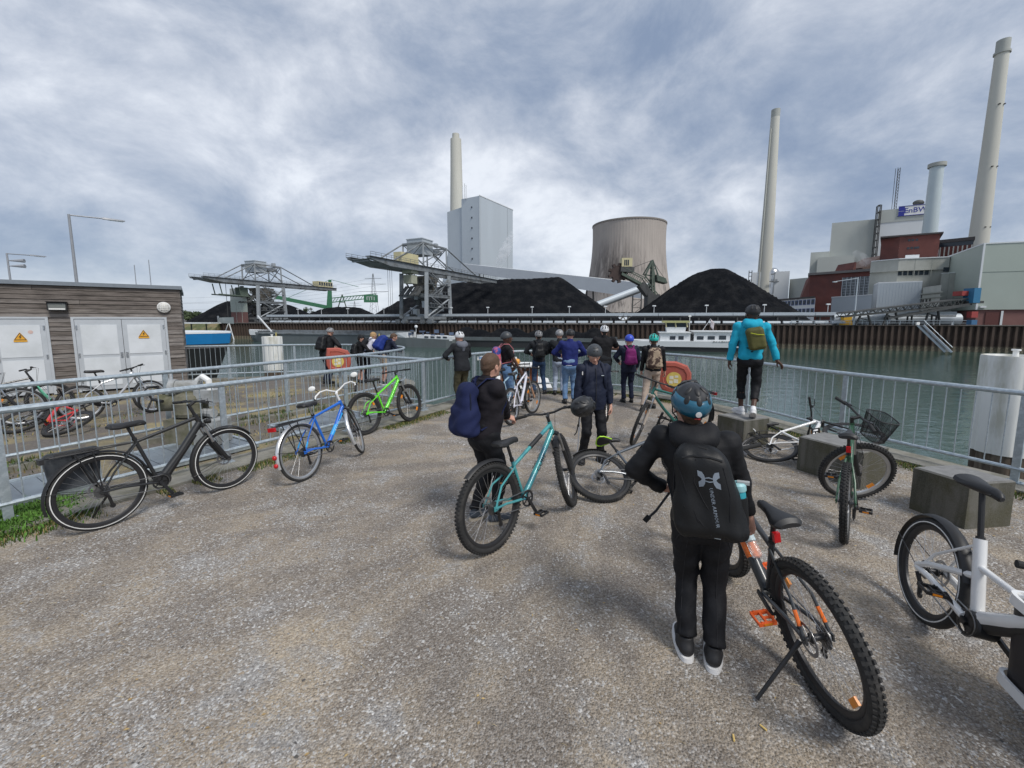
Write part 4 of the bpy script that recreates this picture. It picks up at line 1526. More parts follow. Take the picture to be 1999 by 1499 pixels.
for (u,v) in ((1258,536),(1282,540),(1276,588),(1270,585)):
 for dy in (-2,2):
  MB().beam(apex+Vector((0,dy*.4,0)),S(u,v)+Vector((0,dy,0)),0.5,0.5).build('mast',steel_dg,root,smooth=False)
for (u0,v0,u1,v1) in ((1258,536,1282,540),(1258,536,1276,560),(1282,540,1262,560),(1276,560,1262,560),(1265,522,1278,525),(1282,540,1302,551)):
 MB().beam(S(u0,v0),S(u1,v1),0.45,0.45).build('brace',steel_dg,root,smooth=False)
m=MB().prism([S(1282,536,-2.5),S(1300,543,-2.5),S(1303,553,-2.5),S(1284,548,-2.5)],(0,5,0))
m.build('counterweight',steel_dg,root,smooth=False)
for (u,v) in ((1215,530),(1303,552)):
 MB().rod(apex,S(u,v),0.09,4).build('stay_rope',steel_d,root)
m=MB().beam(S(1273,575),Vector((S(1273,575).x,Ys,Z_QUAY)),5,5)
m.build('undercarriage',steel_d,root,smooth=False)
# green mast stacker, pylon
Yg=262
root=thing('green_stacker','bright green stacker with tall slab mast behind the left crane','stacker',(PY(642,600,Yg).x,Yg,Z_QUAY))
def Sg(u,v,dy=0.0):
 return PY(u,v,Yg+dy)
m=MB().hexa([Sg(637,603,-2),Sg(649,603,-2),Sg(649,603,2),Sg(637,603,2)],[Sg(641,546,-1.5),Sg(647,546,-1.5),Sg(647,546,1.5),Sg(641,546,1.5)])
m.build('mast',steel_gn,root,smooth=False)
MB().beam(Sg(540,580),Sg(640,600),2.4,2.2).build('boom',steel_gn,root,smooth=False)
m=MB()
for dz in (0,2.6):
 m.beam(Sg(649,590)+Vector((0,0,dz)),Sg(734,581)+Vector((0,0,dz*0.9)),0.6,0.5)
for k in range(14):
 t,t2=k/14,(k+1)/14
 a,b_=Sg(649+85*t,590-9*t),Sg(649+85*t2,590-9*t2)
 m.beam(a,b_+Vector((0,0,2.4)),0.25,0.25)
m.build('boom',steel_gn,root,smooth=False)
bp_=Sg(724,583)
MB().box(bp_,(8.6,0.8,4.6)).build('sign_board',steel_gn,root,smooth=False)
m=MB()
for k in range(4):
 m.box(bp_+Vector((-2.3+k*1.5,-0.45,0.1)),(0.35,0.1,2.2 if k%2 else 1.8))
m.box(bp_+Vector((-0.6,-0.45,1.1)),(3.6,0.1,0.3))
m.build('board_marks',clad_w,root,smooth=False)
for (a,b_) in (((647,546),(700,560)),((644,546),(560,582))):
 MB().rod(Sg(*a),Sg(*b_),0.12,4).build('stay_rope',steel_gn,root)
m=MB()
for (u0,u1) in ((660,668),(676,668)):
 m.beam(Sg(u0,600),Sg(u1,575),0.5,0.5)
m.beam(Sg(662,590),Sg(674,590),0.4,0.4)
m.build('trestle',steel_dg,root,smooth=False)
def pylon(u,vt,Y,w_,label):
 p=PY(u,vt,Y)
 root=thing('power_pylon',label,'pylon',(p.x,Y,Z_QUAY),'electricity pylons on the horizon')
 m=MB()
 H=p.z
 for sx in (-1,1):
  for sy in (-1,1):
   m.rod((p.x+sx*w_,Y+sy*w_,Z_QUAY),(p.x+sx*0.4,Y+sy*.4,H),0.22,4)
 k=10
 for i in range(k):
  z0,z1=Z_QUAY+(H-Z_QUAY)*i/k,Z_QUAY+(H-Z_QUAY)*(i+1)/k
  w0,w1=w_*(1-i/k)+.4*i/k,w_*(1-(i+1)/k)+.4*(i+1)/k
  m.rod((p.x-w0,Y-w0,z0),(p.x+w1,Y-w1,z1),0.14,3)
  m.rod((p.x+w0,Y-w0,z0),(p.x-w1,Y-w1,z1),0.14,3)
 m.build('tower',steel_g,root,smooth=False)
 for t,hw_ in ((0.62,w_*3.6),(0.78,w_*3.0),(0.90,w_*2.0)):
  z=Z_QUAY+(H-Z_QUAY)*t
  MB().beam((p.x-hw_,Y,z),(p.x+hw_,Y,z),0.4,0.5).build('cross_arm',steel_g,root,smooth=False)
 return p,H
pA,hA=pylon(728,534,560,5.5,'lattice pylon between the two cranes, the taller one')
pB,hB=pylon(692,588,900,5.0,'tiny distant lattice pylon right of the green mast')
m=MB()
for dz,dx in ((0.62,-19),(0.62,19),(0.78,-15),(0.78,15),(0.9,0)):
 z=Z_QUAY+(hA-Z_QUAY)*dz
 a=Vector((pA.x+dx,560,z))
 b_=Vector((pA.x-620,640+dx,z+4))
 pts=[a+(b_-a)*(k/12)-Vector((0,0,26*(1-((k-6)/6)** 2))) for k in range(13)]
 m.tube(pts,0.10,3)
tag(m.build('power_lines',steel_g,smooth=False),'faint sagging power lines running left from the lattice pylon','power lines')
# small buildings at the left crane
f=Face(449,585,172,482,584,14)
root=thing('transfer_building','tall pale green clad transfer building with brick base at the left crane','building',f.base)
m=MB()
f.blk(m,0,f.L,5.0,f.z,-f.depth,0)
m.build('wall',clad_gr,root,smooth=False)
m=MB()
f.blk(m,0.2,f.L-.2,f.z-2.5,f.z+4.5,-f.depth+.2,-0.2)
m.build('upper_storey',clad_be,root,smooth=False)
m=MB()
f.blk(m,0.05,f.L-.05,f.z0,5.0,-f.depth+.05,-0.05)
m.build('plinth',brick_b,root,smooth=False)
seams(f,root,'seam',clad_be,3,(),0.15)
f=Face(424,620,158,456,619,8)
root=thing('low_office','low cream flat roofed office left of the transfer building','building',f.base)
m=MB()
f.body(m)
m.build('wall',clad_be,root,smooth=False)
for k in range(4):
 m=MB()
 f.blk(m,0.8+k*1.6,1.6+k*1.6,2.2,3.3,0.002,0.08)
 m.build('window',glass_d,root,smooth=False)
# right hand works
f=Face(1921,476.6,98,1999,473,30)
root=thing('turbine_hall','large pale green clad hall on a brick plinth at the right edge','building',f.base)
xL=75.0
f.p1=f.p0+f.d*xL
f.L=xL
left_back=G(1886.8,489,f.z)
lv=Vector((left_back.x-f.p0.x,left_back.y-f.p0.y,0))
zpl=f.at(1907,604.5)[1]
def quad_block(mb,z0,z1,inset=0.0):
 a,b_=f.pt(0,0,0),f.pt(xL,0,0)
 if inset:
  a=a-f.n*inset+f.d*inset
  b_=b_-f.n*inset
 c1,c2=b_+lv*2.2,a+lv*2.2
 mb.hexa([Vector((p.x,p.y,z0)) for p in (a,b_,c1,c2)],[Vector((p.x,p.y,z1)) for p in (a,b_,c1,c2)])
m=MB()
quad_block(m,zpl,f.z)
m.build('cladding',clad_gr,root,smooth=False)
m=MB()
quad_block(m,f.z0,zpl,0.4)
m.build('plinth',brick_b,root,smooth=False)
m=MB()
quad_block(m,f.z+0.003,f.z+0.28,-0.12)
m.build('roof_edge',clad_w,root,smooth=False)
for s in (0.02,24.0,48.0):
 m=MB()
 f.blk(m,s-.12,s+.22,zpl,f.z-.02,0.003,0.15)
 m.build('corner_strip',clad_w,root,smooth=False)
zmid=f.at(1950,530)[1]
m=MB()
f.blk(m,.3,xL,zmid-.06,zmid+.06,0.002,0.06)
m.build('seam',mat('seam shadow gap',(0.27,0.31,0.27),0.6),root,smooth=False)
s0,z0=f.at(1925,609)
s1,z1=f.at(1951,628)
m=MB()
f.blk(m,s0,s1,f.z0,z0,-0.38,-0.25)
m.build('gate',mat('dark red gate',(0.10,0.03,0.025),0.6),root,smooth=False)
m=MB()
f.blk(m,s1+.1,s1+.5,f.z0,zpl-.3,-0.38,-0.1)
m.build('gate_post',clad_w,root,smooth=False)
m=MB()
s0,z0=f.at(1917,599)
f.blk(m,s0-.5,s0+.5,z0-.2,z0+.2,0.0,0.5)
m.build('wall_lamp',clad_w,root,smooth=False)
f=Face(1755,506,120,1855,502,26)
root=thing('bunker_building','pale concrete bunker building with overhanging top storey and dark window band','building',f.base)
zw1,zw0=f.at(1800,527)[1],f.at(1800,536)[1]
sl=Vector((-3.0,4.2,0))
def bunker(mb,z0,z1,o,s1=None):
 a,b_=f.pt(0,0,o),f.pt((s1 or f.L),0,o)
 e=Vector((a.x+sl.x*1.2,a.y+sl.y*1.2,0))
 e2=e+f.w*30
 b2=b_+f.w*30
 vb=[a,b_,b2,e2,e]
 mb.add([Vector((p.x,p.y,z0)) for p in vb]+[Vector((p.x,p.y,z1)) for p in vb], [(4,3,2,1,0),(5,6,7,8,9)]+[(i,(i+1)%5,5+(i+1)%5,5+i) for i in range(5)])
m=MB()
bunker(m,zw1,f.z,0)
m.build('upper_storey',conc_w,root,smooth=False)
m=MB()
bunker(m,f.z+.004,f.z+.22,0.2)
m.build('roof_edge',clad_w,root,smooth=False)
m=MB()
bunker(m,f.z0,zw1-.003,-0.9)
m.build('lower_storeys',conc_w,root,smooth=False)
sA,sB=f.at(1752,530)[0],f.at(1815,528)[0]
for k in range(6):
 m=MB()
 s0=sA+(sB-sA)*k/6
 f.blk(m,s0+.15,s0+(sB-sA)/6-.15,zw0,zw1-.12,-0.88,-0.75)
 m.build('window',glass_d,root,smooth=False)
s0,z0=f.at(1846,526)
m=MB()
f.blk(m,s0-.5,s0+.7,z0-.6,z0+.6,0.003,0.06)
m.build('window',glass_d,root,smooth=False)
seams(f,root,'seam',mat('concrete joint',(0.29,0.30,0.27),0.9),3,(),0.14,0.03)
m=MB()
s0,z0=f.at(1768,497)
s1,z1=f.at(1796,495)
f.blk(m,s0,s1,f.z+.25,z0+.2,-6,-3)
m.build('rooftop_box',clad_w,root,smooth=False)
f=Face(1838,534,113,1886,529,12,same_y=111)
root=thing('stair_annex','pale concrete annex with sloping roof line left of the turbine hall','building',f.base)
m=MB()
f.body(m)
m.build('wall',conc_w,root,smooth=False)
m=MB()
f.edge(m,.1,.18)
m.build('roof_edge',clad_w,root,smooth=False)
seams(f,root,'seam',MATS['concrete joint'],3,(),0.12,0.03)
f=Face(1757,462,150,1836,456,26)
root=thing('brick_tower','tall dark red brick tower block with flat overhanging roof','building',f.base)
m=MB()
f.body(m)
aL=f.pt(0,0)
m.hexa([f.pt(-5,f.z0,-3),f.pt(-.002,f.z0,-.01),f.pt(-.002,f.z0,-26),f.pt(-5,f.z0,-26)],[f.pt(-5,f.z,-3),f.pt(-.002,f.z,-.01),f.pt(-.002,f.z,-26),f.pt(-5,f.z,-26)])
m.build('wall',brick,root,smooth=False)
m=MB()
f.blk(m,-5.4,f.L+.6,f.z+.003,f.z+.5,-27,.6)
m.build('roof',roofdark,root,smooth=False)
for (u,v) in ((1775,469),(1782,468.5),(1790,468),(1773,484.5),(1780,484),(1787,483.5),(1792,483)):
 s0,z0=f.at(u,v)
 m=MB()
 f.blk(m,s0-.35,s0+.35,z0-.35,z0+.35,0.002,0.05)
 m.build('window',glass_d,root,smooth=False)
f=Face(1834,475,162,1901,468.5,20)
root=thing('pier_block','red brick block with pale vertical piers behind the bunker building','building',f.base)
m=MB()
f.body(m)
m.build('wall',brick,root,smooth=False)
m=MB()
f.blk(m,-.3,f.L+.3,f.z+.003,f.z+1.2,-20.3,.5)
m.build('roof',roofdark,root,smooth=False)
m=MB()
f.blk(m,0,f.L,f.z-1.5,f.z-.02,0.002,0.1)
m.build('clerestory',glass_d,root,smooth=False)
for k in range(8):
 m=MB()
 s0=f.L*(k+.2)/7.6
 f.blk(m,s0,s0+.35,f.z0,f.z-1.6,0.003,0.25)
 m.build('pier',clad_be,root,smooth=False)
for z in (f.z-8,f.z-15):
 m=MB()
 f.blk(m,0,f.L,z,z+.25,0.003,0.12)
 m.build('band',mat('brick band',(0.22,0.12,0.10),0.9),root,smooth=False)
f=Face(1582,537.5,172,1733,527,30)
root=thing('brick_hall','long red brick hall with tall dark windows and slanting gable end','building',f.base)
m=MB()
f.body(m)
gl_=G(1567,576,f.z0+4)
m.hexa([f.pt(-6,f.z0,-12),f.pt(-.004,f.z0,-.01),f.pt(-.004,f.z0,-30),f.pt(-6,f.z0,-30)],[f.pt(-1.5,f.z-1,-12),f.pt(-.004,f.z-.02,-.01),f.pt(-.004,f.z-.02,-30),f.pt(-1.5,f.z-1,-30)])
m.build('wall',brick,root,smooth=False)
m=MB()
f.blk(m,-.6,f.L+20,f.z+.003,f.z+.9,-30.5,.8)
m.build('roof',mat('grey flat roof',(0.17,0.16,0.155),0.8),root,smooth=False)
sA,zA=f.at(1646,541)
sB,zB=f.at(1731,577)
nb=10
for k in range(nb):
 a=sA+(sB-sA)*k/nb
 b_=sA+(sB-sA)*(k+1)/nb
 m=MB()
 f.blk(m,a+.12,b_-.12,f.at(1700,577)[1],zA-.2,0.003,0.08)
 wo_=m.build('window',glass_d,root,smooth=False)
 fr=MB()
 f.blk(fr,a-.14,a+.10,f.at(1700,577)[1],zA-.2,0.002,0.3)
 for j in range(1,7):
  z=f.at(1700,577)[1]+(zA-.2-f.at(1700,577)[1])*j/7
  f.blk(fr,a+.12,b_-.14,z-.05,z+.05,0.085,0.12)
 for j in (1,2):
  s0=a+(b_-a)*j/3
  f.blk(fr,s0-.04,s0+.04,f.at(1700,577)[1],zA-.21,0.082,0.115)
 fr.build('glazing_bar',clad_gr2,wo_,smooth=False)
m=MB()
for k in range(40):
 pass
f=Face(1715,553,118,1801,550,20)
root=thing('metal_hall','light grey metal hall with white roof edge in front of the bunker building','building',f.base)
m=MB()
aL=f.pt(0,0)
lb_=G(1699,559.5,f.z)
le=Vector((lb_.x,lb_.y,0))
pts=[f.pt(0,0),f.pt(f.L,0),f.pt(f.L,0,-20),Vector((le.x,le.y,0))+f.w*14,le]
m.add([Vector((p.x,p.y,f.z0)) for p in pts]+[Vector((p.x,p.y,f.z)) for p in pts],[(4,3,2,1,0),(5,6,7,8,9)]+[(i,(i+1)%5,5+(i+1)%5,5+i) for i in range(5)])
m.build('cladding',clad_gr2,root,smooth=False)
m=MB()
m.add([Vector((p.x,p.y,f.z+.004)) for p in pts]+[Vector((p.x,p.y,f.z+.28)) for p in pts],[(4,3,2,1,0),(5,6,7,8,9)]+[(i,(i+1)%5,5+(i+1)%5,5+i) for i in range(5)])
m.build('roof_edge',clad_w,root,smooth=False)
for k in range(1,14):
 m=MB()
 s0=f.L*k/14
 f.blk(m,s0-.03,s0+.03,f.z0,f.z-.02,0.002,0.035)
 m.build('seam',clad_gr2,root,smooth=False)
f=Face(1624,581,122,1703,576,12)
root=thing('low_metal_hall','low light grey shed left of the metal hall','building',f.base)
m=MB()
f.body(m)
m.build('cladding',clad_gr2,root,smooth=False)
m=MB()
f.edge(m,.1,.22)
m.build('roof_edge',clad_w,root,smooth=False)
f=Face(1802,561,112,1838,556,10)
root=thing('pump_house','stained concrete pump house squeezed between the metal hall and the annex','building',f.base)
m=MB()
f.body(m)
m.build('wall',conc_w,root,smooth=False)
m=MB()
f.blk(m,-.1,f.L+1,f.z-1.9,f.z-1.6,0.003,0.5)
f.blk(m,-.1,f.L+1,f.z-3.0,f.z-2.8,0.003,0.4)
m.build('ledge',MATS['concrete joint'],root,smooth=False)
for k in range(3):
 m=MB()
 f.blk(m,.8+k*1.7,1.2+k*1.7,f.z-4.2,f.z-3.2,0.003,0.2)
 m.build('vent',roofdark,root,smooth=False)
f=Face(1505,588,190,1592,581,12)
root=thing('office_block','low white office block with rows of blue windows behind the right coal heap','building',f.base)
m=MB()
f.body(m)
m.build('wall',clad_w,root,smooth=False)
m=MB()
f.edge(m,.5,.6)
m.build('roof',roofdark,root,smooth=False)
blue_f=mat('blue window frame',(0.03,0.07,0.22),0.4)
for r_i in range(2):
 for k in range(12):
  m=MB()
  s0=f.L*(k+.12)/12
  z1=f.z-.5-r_i*3.4
  f.blk(m,s0,s0+f.L/12*.76,z1-2.0,z1,0.003,0.1)
  wo_=m.build('window',blue_f,root,smooth=False)
  g_=MB()
  f.blk(g_,s0+.25,s0+f.L/12*.76-.25,z1-1.7,z1-.25,0.102,0.13)
  g_.build('pane',glass_d,wo_,smooth=False)
f=Face(1469,532,300,1542,529,30)
root=thing('white_store','plain white industrial building under the free standing chimney','building',f.base)
m=MB()
f.body(m)
m.build('wall',clad_w,root,smooth=False)
m=MB()
for s0 in (-2.4,-.6):
 f.blk(m,s0,s0+.5,f.z0,f.z+1.5,-1,0)
for k in range(14):
 z=f.z0+(f.z-f.z0)*k/13
 f.blk(m,-2.0,-.5,z,z+.4,-1,0)
m.build('stair_frame',steel_d,root,smooth=False)
f=Face(1542,545,295,1584,541,25)
root=thing('beige_store','beige flat building between the white store and the brick hall','building',f.base)
m=MB()
f.body(m)
m.build('wall',clad_be,root,smooth=False)
f=Face(1715,411,240,1806,402,40)
root=thing('tall_boiler_block','tall white boiler block carrying the blue lettered sign on its roof line','power station',f.base)
m=MB()
f.body(m)
m.build('wall',clad_w,root,smooth=False)
zb=f.at(1760,432)[1]
m=MB()
f.blk(m,0,f.L,zb,f.z-.05,0.003,0.25)
m.build('top_band',clad_be,root,smooth=False)
m=MB()
s0=f.at(1702,426)[0]
f.blk(m,s0-18,-.004,f.z0,f.at(1702,427)[1],-38,-2)
m.build('side_block',clad_be,root,smooth=False)
m=MB()
s1=s0-18
f.blk(m,s1-9,s1-.01,f.z0,f.at(1637,489)[1],-30,-1)
f.blk(m,s1-6,s1+11,f.z0,f.at(1660,501)[1],-20,6)
m.build('annex',clad_be,root,smooth=False)
m=MB()
sa,sb_=f.at(1705,450)[0],f.at(1713.5,450)[0]
zt_=f.at(1709,404)[1]
for s0 in (sa,sb_-.4):
 f.blk(m,s0,s0+.4,f.z0,zt_,1.0,1.4)
 f.blk(m,s0,s0+.4,f.z0,zt_,4.0,4.4)
for k in range(18):
 z=f.z0+(zt_-f.z0)*k/17
 f.blk(m,sa+.4,sb_-.4,z-.2,z+.2,1.0,4.4)
m.build('stair_frame',steel_d,root,smooth=False)
m=MB()
pm_=PY(1746,400,246)
pt_=PY(1748.5,328,246)
for sx in (-.7,.7):
 for sy in (-.7,.7):
  m.rod((pm_.x+sx,246+sy,f.z),(pm_.x+sx,246+sy,pt_.z),0.16,4)
for k in range(14):
 z=f.z+(pt_.z-f.z)*k/14
 z2=f.z+(pt_.z-f.z)*(k+1)/14
 m.rod((pm_.x-.7,245.3,z),(pm_.x+.7,245.3,z2),0.12,4)
 m.rod((pm_.x+.7,245.3,z),(pm_.x-.7,245.3,z),0.12,4)
m.build('radio_mast',steel_d,root,smooth=False)
m=MB().ell((PY(1793,396,240)),(2.8,2,1.6),12,8)
m.build('roof_vent',steel_d,root)
sA,zA=f.at(1754,404.5)
sB=f.at(1766,404)[0]
sC=f.at(1817,400)[0]
zB=f.at(1754,422)[1]
sg=thing('roof_sign','white and blue company sign on top of the tall white boiler block','sign',f.pt(sA,zB,.3))
m=MB()
f.blk(m,sA,sC,zB,zA,0.3,0.6)
m.build('board',white,sg,smooth=False)
sblue=mat('sign ultramarine',(0.02,0.03,0.28),0.5)
zm_=(zA+zB)/2
for (za,zb_) in ((zB+.05,zm_-.12),(zm_+.12,zA-.05)):
 m=MB()
 f.blk(m,sA+.05,sB,za,zb_,0.6,0.72)
 m.build('blue_square',sblue,sg,smooth=False)
m=MB()
f.blk(m,sB+.02,sB+1.6,zm_-.12,zm_+.12,0.6,0.7)
f.blk(m,sA-.1,sC,zA,zA+.25,0.2,0.8)
f.blk(m,sA-.1,sC,zB-.25,zB,0.2,0.8)
m.build('blue_line',sblue,sg,smooth=False)
text_obj('lettering','EnBW',(zA-zB)*0.78,sblue,sg,basis(f.pt(f.at(1787,410)[0],zm_,0.66),f.d,(0,0,1)),0.05,'CENTER',0.98)
root=thing('roof_ducts','dark red brick parapets and slanting ducts behind the brick hall roof','ducts',PY(1690,520,178))
for (u0,v0,u1,v1,dy) in ((1665,525,1672,511,0),(1684,522,1724,498,0),(1700,522,1742,500,4)):
 a,b_=PY(u0,v0,180+dy),PY(u1,v1,180+dy)
 m=MB().hexa([Vector((a.x,180+dy,15)),Vector((b_.x,180+dy,15)),Vector((b_.x,190+dy,15)),Vector((a.x,190+dy,15))],
  [Vector((a.x,180+dy,a.z)),Vector((b_.x,180+dy,b_.z)),Vector((b_.x,190+dy,b_.z)),Vector((a.x,190+dy,a.z))])
 m.build('parapet',brick if u0 != 1684 else mat('brown duct',(0.11,0.075,0.065),0.8),root,smooth=False)
# inclined conveyor and quay clutter on the right
a0,a1=PY(1640,611,96),PY(1888,582,93)
b0,b1=PY(1730,617,95),PY(1888,590,92)
root=thing('inclined_conveyor','dark open lattice conveyor climbing right to a blue and red drive head','conveyor',a0)
for dy in (-1.1,1.1):
 o_=Vector((0,dy,0))
 m=MB()
 m.beam(a0+o_,a1+o_,0.25,0.3)
 m.beam(a0+o_+Vector((0,0,-.9)),a1+o_+Vector((0,0,-1.4)),0.25,0.3)
 for k in range(34):
  t,t2=k/34,(k+1)/34
  p,q_=a0+(a1-a0)*t,a0+(a1-a0)*t2
  m.beam(p+o_+Vector((0,0,-.9-.5*t if k%2 else 0)),q_+o_+Vector((0,0,0 if k%2 else -.9-.5*t2)),0.12,0.12)
 m.build('truss',steel_d,root,smooth=False)
MB().beam(a0,a1,1.5,0.25).build('belt',steel_d,root,smooth=False)
MB().beam(b0+Vector((0,0,-.5)),b1+Vector((0,0,-.5)),1.6,0.5).build('walkway',steel_d,root,smooth=False)
for t in (0.2,0.42,0.75):
 p=a0+(a1-a0)*t
 m=MB()
 for dx in (-.8,.8):
  m.beam((p.x+dx,p.y,p.z-1),(p.x+dx*2.2,p.y,Z_QUAY),0.3,0.3)
 m.beam((p.x-1.2,p.y,(p.z+Z_QUAY)/2),(p.x+1.2,p.y,(p.z+Z_QUAY)/2-.6),0.2,0.2)
 m.build('trestle',steel_d,root,smooth=False)
MB().box(PY(1897,577,92),(1.5,2.2,3.2)).build('drive_head',mat('drive blue',(0.03,0.16,0.30),0.6),root,smooth=False)
MB().box(PY(1876,573,93),(1.6,2,1.0)).build('drive_guard',mat('drive red',(0.32,0.05,0.045),0.6),root,smooth=False)
MB().box(PY(1893,590,93),(3.4,2.6,.5)).build('drive_platform',steel_d,root,smooth=False)
m=MB().box(PY(1897,629,88),(1.2,1,1.0))
tag(m.build('equipment_box',mat('box blue',(0.05,0.14,0.27),0.6),smooth=False),'blue equipment box on the quay under the conveyor drive','box')
m=MB().box(PY(1898,614,91),(1.4,1,1.3))
tag(m.build('equipment_box',MATS['drive red'],smooth=False),'red equipment box on the quay left of the gate','box')
yb=PY(1651,624.5,99)
m=MB()
m.bb((yb.x-.95,98.4,Z_QUAY),(yb.x+.95,99.6,yb.z+.9))
m.bb((yb.x+.98,98.5,Z_QUAY),(yb.x+1.3,99.5,yb.z+.8))
tag(m.build('grit_bin',mat('bin yellow',(0.62,0.36,0.03),0.6),smooth=False),'yellow bin standing on the far quay','bin')
for k,(u0,u1) in enumerate(((1626,1728),(1733,1872))):
 a,b_=PY(u0,622,101),PY(u1,621,97)
 m=MB().rod(Vector((a.x,a.y,2.0)),Vector((b_.x,b_.y,2.0)),1.35,18)
 m2=m
 for t in (.1,.35,.6,.85):
  p=a+(b_-a)*t
  m.box((p.x,p.y,1.0),(.5,2.4,1.0))
 tag(m.build('storage_tank',clad_gr2),f'long grey horizontal pipe on the far quay, {"left" if k == 0 else "right"} of two','tank','grey pipes on the far quay')
p=PY(1675,541,96)
root=thing('quay_lamp','tall quay lamp post with double arm in front of the low metal hall','street lamp',(p.x,96,Z_QUAY))
MB().rod((p.x,96,Z_QUAY),(p.x,96,p.z),0.19,8,0.11).build('pole',clad_lg,root)
m=MB().beam((p.x-4.6,96.5,p.z-.9),(p.x,96,p.z-.2),0.12,0.12)
m.box((p.x-4.8,96.5,p.z-1.0),(.9,.35,.2))
m.build('arm',clad_lg,root,smooth=False)
root=thing('quay_fence','low grey pipe fence on the far quay edge above the stairs','fence',Q(78,.5))
m=MB()
for z in (1.2,1.75):
 m.rod(Q(70,.6,z),Q(103,.6,z),0.05,5)
m.build('rail',galv,root)
for k in range(15):
 MB().rod(Q(70+k*2.357,.6,Z_QUAY),Q(70+k*2.357,.6,1.8),0.06,5).build('post',galv,root)
tp,bt=PY(1786,631,89.5),PY(1845,687,84)
tp.z=Z_QUAY+.1
root=thing('quay_stairs','steep light grey steel stairway down the sheet pile wall to the water','stairs',bt)
for dy in (0,1.0):
 o_=Vector((0.3*dy,-dy,0))
 MB().beam(tp+o_+Vector((0,-.6,0)),bt+o_,0.14,0.34).build('stringer',clad_lg,root,smooth=False)
m=MB()
for k in range(24):
 p=tp+Vector((0,-.6,0))+(bt-tp-Vector((0,-.6,0)))*((k+.5)/24)
 m.box(p+Vector((.15,-.5,0)),(.3,.9,.05))
m.build('treads',clad_lg,root,smooth=False)
MB().rod(tp+Vector((.3,-1.6,1.0)),bt+Vector((.3,-1,1.0)),0.05,5).build('handrail',galv,root)
m=MB().box(tp+Vector((0,-.7,.35)),(.7,.1,.55))
m.build('sign_plate',white,root,smooth=False)
# trees far left
leaf_m=mat('distant foliage',(0.050,0.075,0.035),0.9,0,0.5,0.35,col2=(0.085,0.11,0.05),mscale=0.2)
bark_m=mat('bark',(0.06,0.048,0.04),0.9)
def far_tree(u,vt,Y,w_,label,seed):
 r3=np.random.default_rng(seed)
 p=PY(u,vt,Y)
 H=p.z-Z_QUAY
 root=thing('broadleaf_tree',label,'tree',(p.x,Y,Z_QUAY),'trees on the horizon at the left')
 MB().tube([(p.x,Y,Z_QUAY),(p.x+.2,Y,Z_QUAY+H*.5),(p.x-.3,Y,Z_QUAY+H*.85)],[w_*.07,w_*.05,w_*.02],6).build('trunk',bark_m,root)
 nl=700
 cl_=r3.normal(0,1,(14,3))*np.array([w_*.36,w_*.36,H*.22])+np.array([p.x,Y,Z_QUAY+H*.55])
 c=cl_[r3.integers(0,14,nl)]+r3.normal(0,1,(nl,3))*np.array([w_*.13,w_*.13,H*.075])
 s=w_*.075
 a=r3.normal(0,1,(nl,3)); a /= np.linalg.norm(a,axis=1)[:,None]
 b_=np.cross(a,r3.normal(0,1,(nl,3))); b_ /= np.linalg.norm(b_,axis=1)[:,None]
 V=np.stack([c+a*s,c+b_*s*.8,c-a*s,c-b_*s*.8],1).reshape(-1,3)-np.array([p.x,Y,Z_QUAY])
 F=np.arange(nl*4).reshape(-1,4)
 o=link('crown',np_mesh('crown',V,F,leaf_m))
 o.parent=root
 return root
for k,(u,v,w_) in enumerate(((366,612,9),(376,607,9),(386,613,7),(395,609,8),(404,615,7),(356,609,10),(372,616,8),(593,602,7),(608,605,6),(412,617,6))):
 far_tree(u,v,330+(k%3)*22,w_,('small' if w_<8 else 'rounded')+' dark green tree on the far bank, number %s from the left edge'%['two','four','five','six','seven','one','three','nine','ten','eight'][k],40+k)
p=PY(385,634,140)
root=thing('jetty_shelter','low white jetty roof by the grass bank beyond the blue bow','shelter',(p.x,140,Z_QUAY))
m=MB()
m.bb((p.x-8,138,p.z+.4),(p.x+6,143,p.z+.8))
m.build('roof',clad_w,root,smooth=False)
for dx in (-7,-2,3):
 MB().rod((p.x+dx,140,Z_QUAY-3),(p.x+dx,140,p.z+.4),.2,5).build('post',steel_d,root)
# ships
hull_g=mat('grey hull',(0.13,0.15,0.155),0.5,0.1,0.15,0.3,col2=(0.095,0.105,0.105),mscale=0.3,stretch=(1,1,.4))
hull_k=mat('black hull',(0.03,0.031,0.033),0.5,0.1,0.2,0.3)
ship_w=mat('ship white',(0.70,0.72,0.73),0.4,0,0.05,0.3)
def hull(mb,s0,s1,off,half,z0,z1,bow=8.0,stern=3.0,flip=False,m=0,rise=0.6):
 """plan outline swept from waterline to deck; bow at s0 (or at s1 when flip)"""
 L_=s1-s0
 out_=[]
 prof_=[(0,0.06),(bow*.25,.5),(bow*.6,.85),(bow,1.0),(L_-stern,1.0),(L_-stern*.3,.85),(L_,.6)]
 rows_=[]
 for z,k in ((z0,.86),((z0+z1)/2,.97),(z1,1.0)):
  ring=[]
  for sgn in (1,-1):
   pr=prof_ if sgn==1 else prof_[::-1]
   for (x,w_) in pr:
    xx=x+(1-k)*bow*1.2*(1-x/L_)
    s=s1-xx if flip else s0+xx
    zz=z+(rise*max(0,1-x/(bow*1.6)) if z==z1 else 0)
    ring.append(Q(s,off+sgn*half*w_,zz))
  rows_.append(ring)
 mb.loft(rows_,m=m)
 return mb
root=thing('grey_barge','long empty grey barge lying along the quay below the central crane','barge',Q(-65,-9,Z_WATER))
m=hull(MB(),-88,-22,-9,4.6,Z_WATER-.4,-2.35,10,3)
m.build('hull',hull_g,root,smooth=False)
m=MB().beam(Q(-80,-13.7,-2.3),Q(-24,-13.7,-2.3),.3,.35)
m.beam(Q(-76,-10.6,-1.85),Q(-27,-10.6,-1.85),.3,1.0)
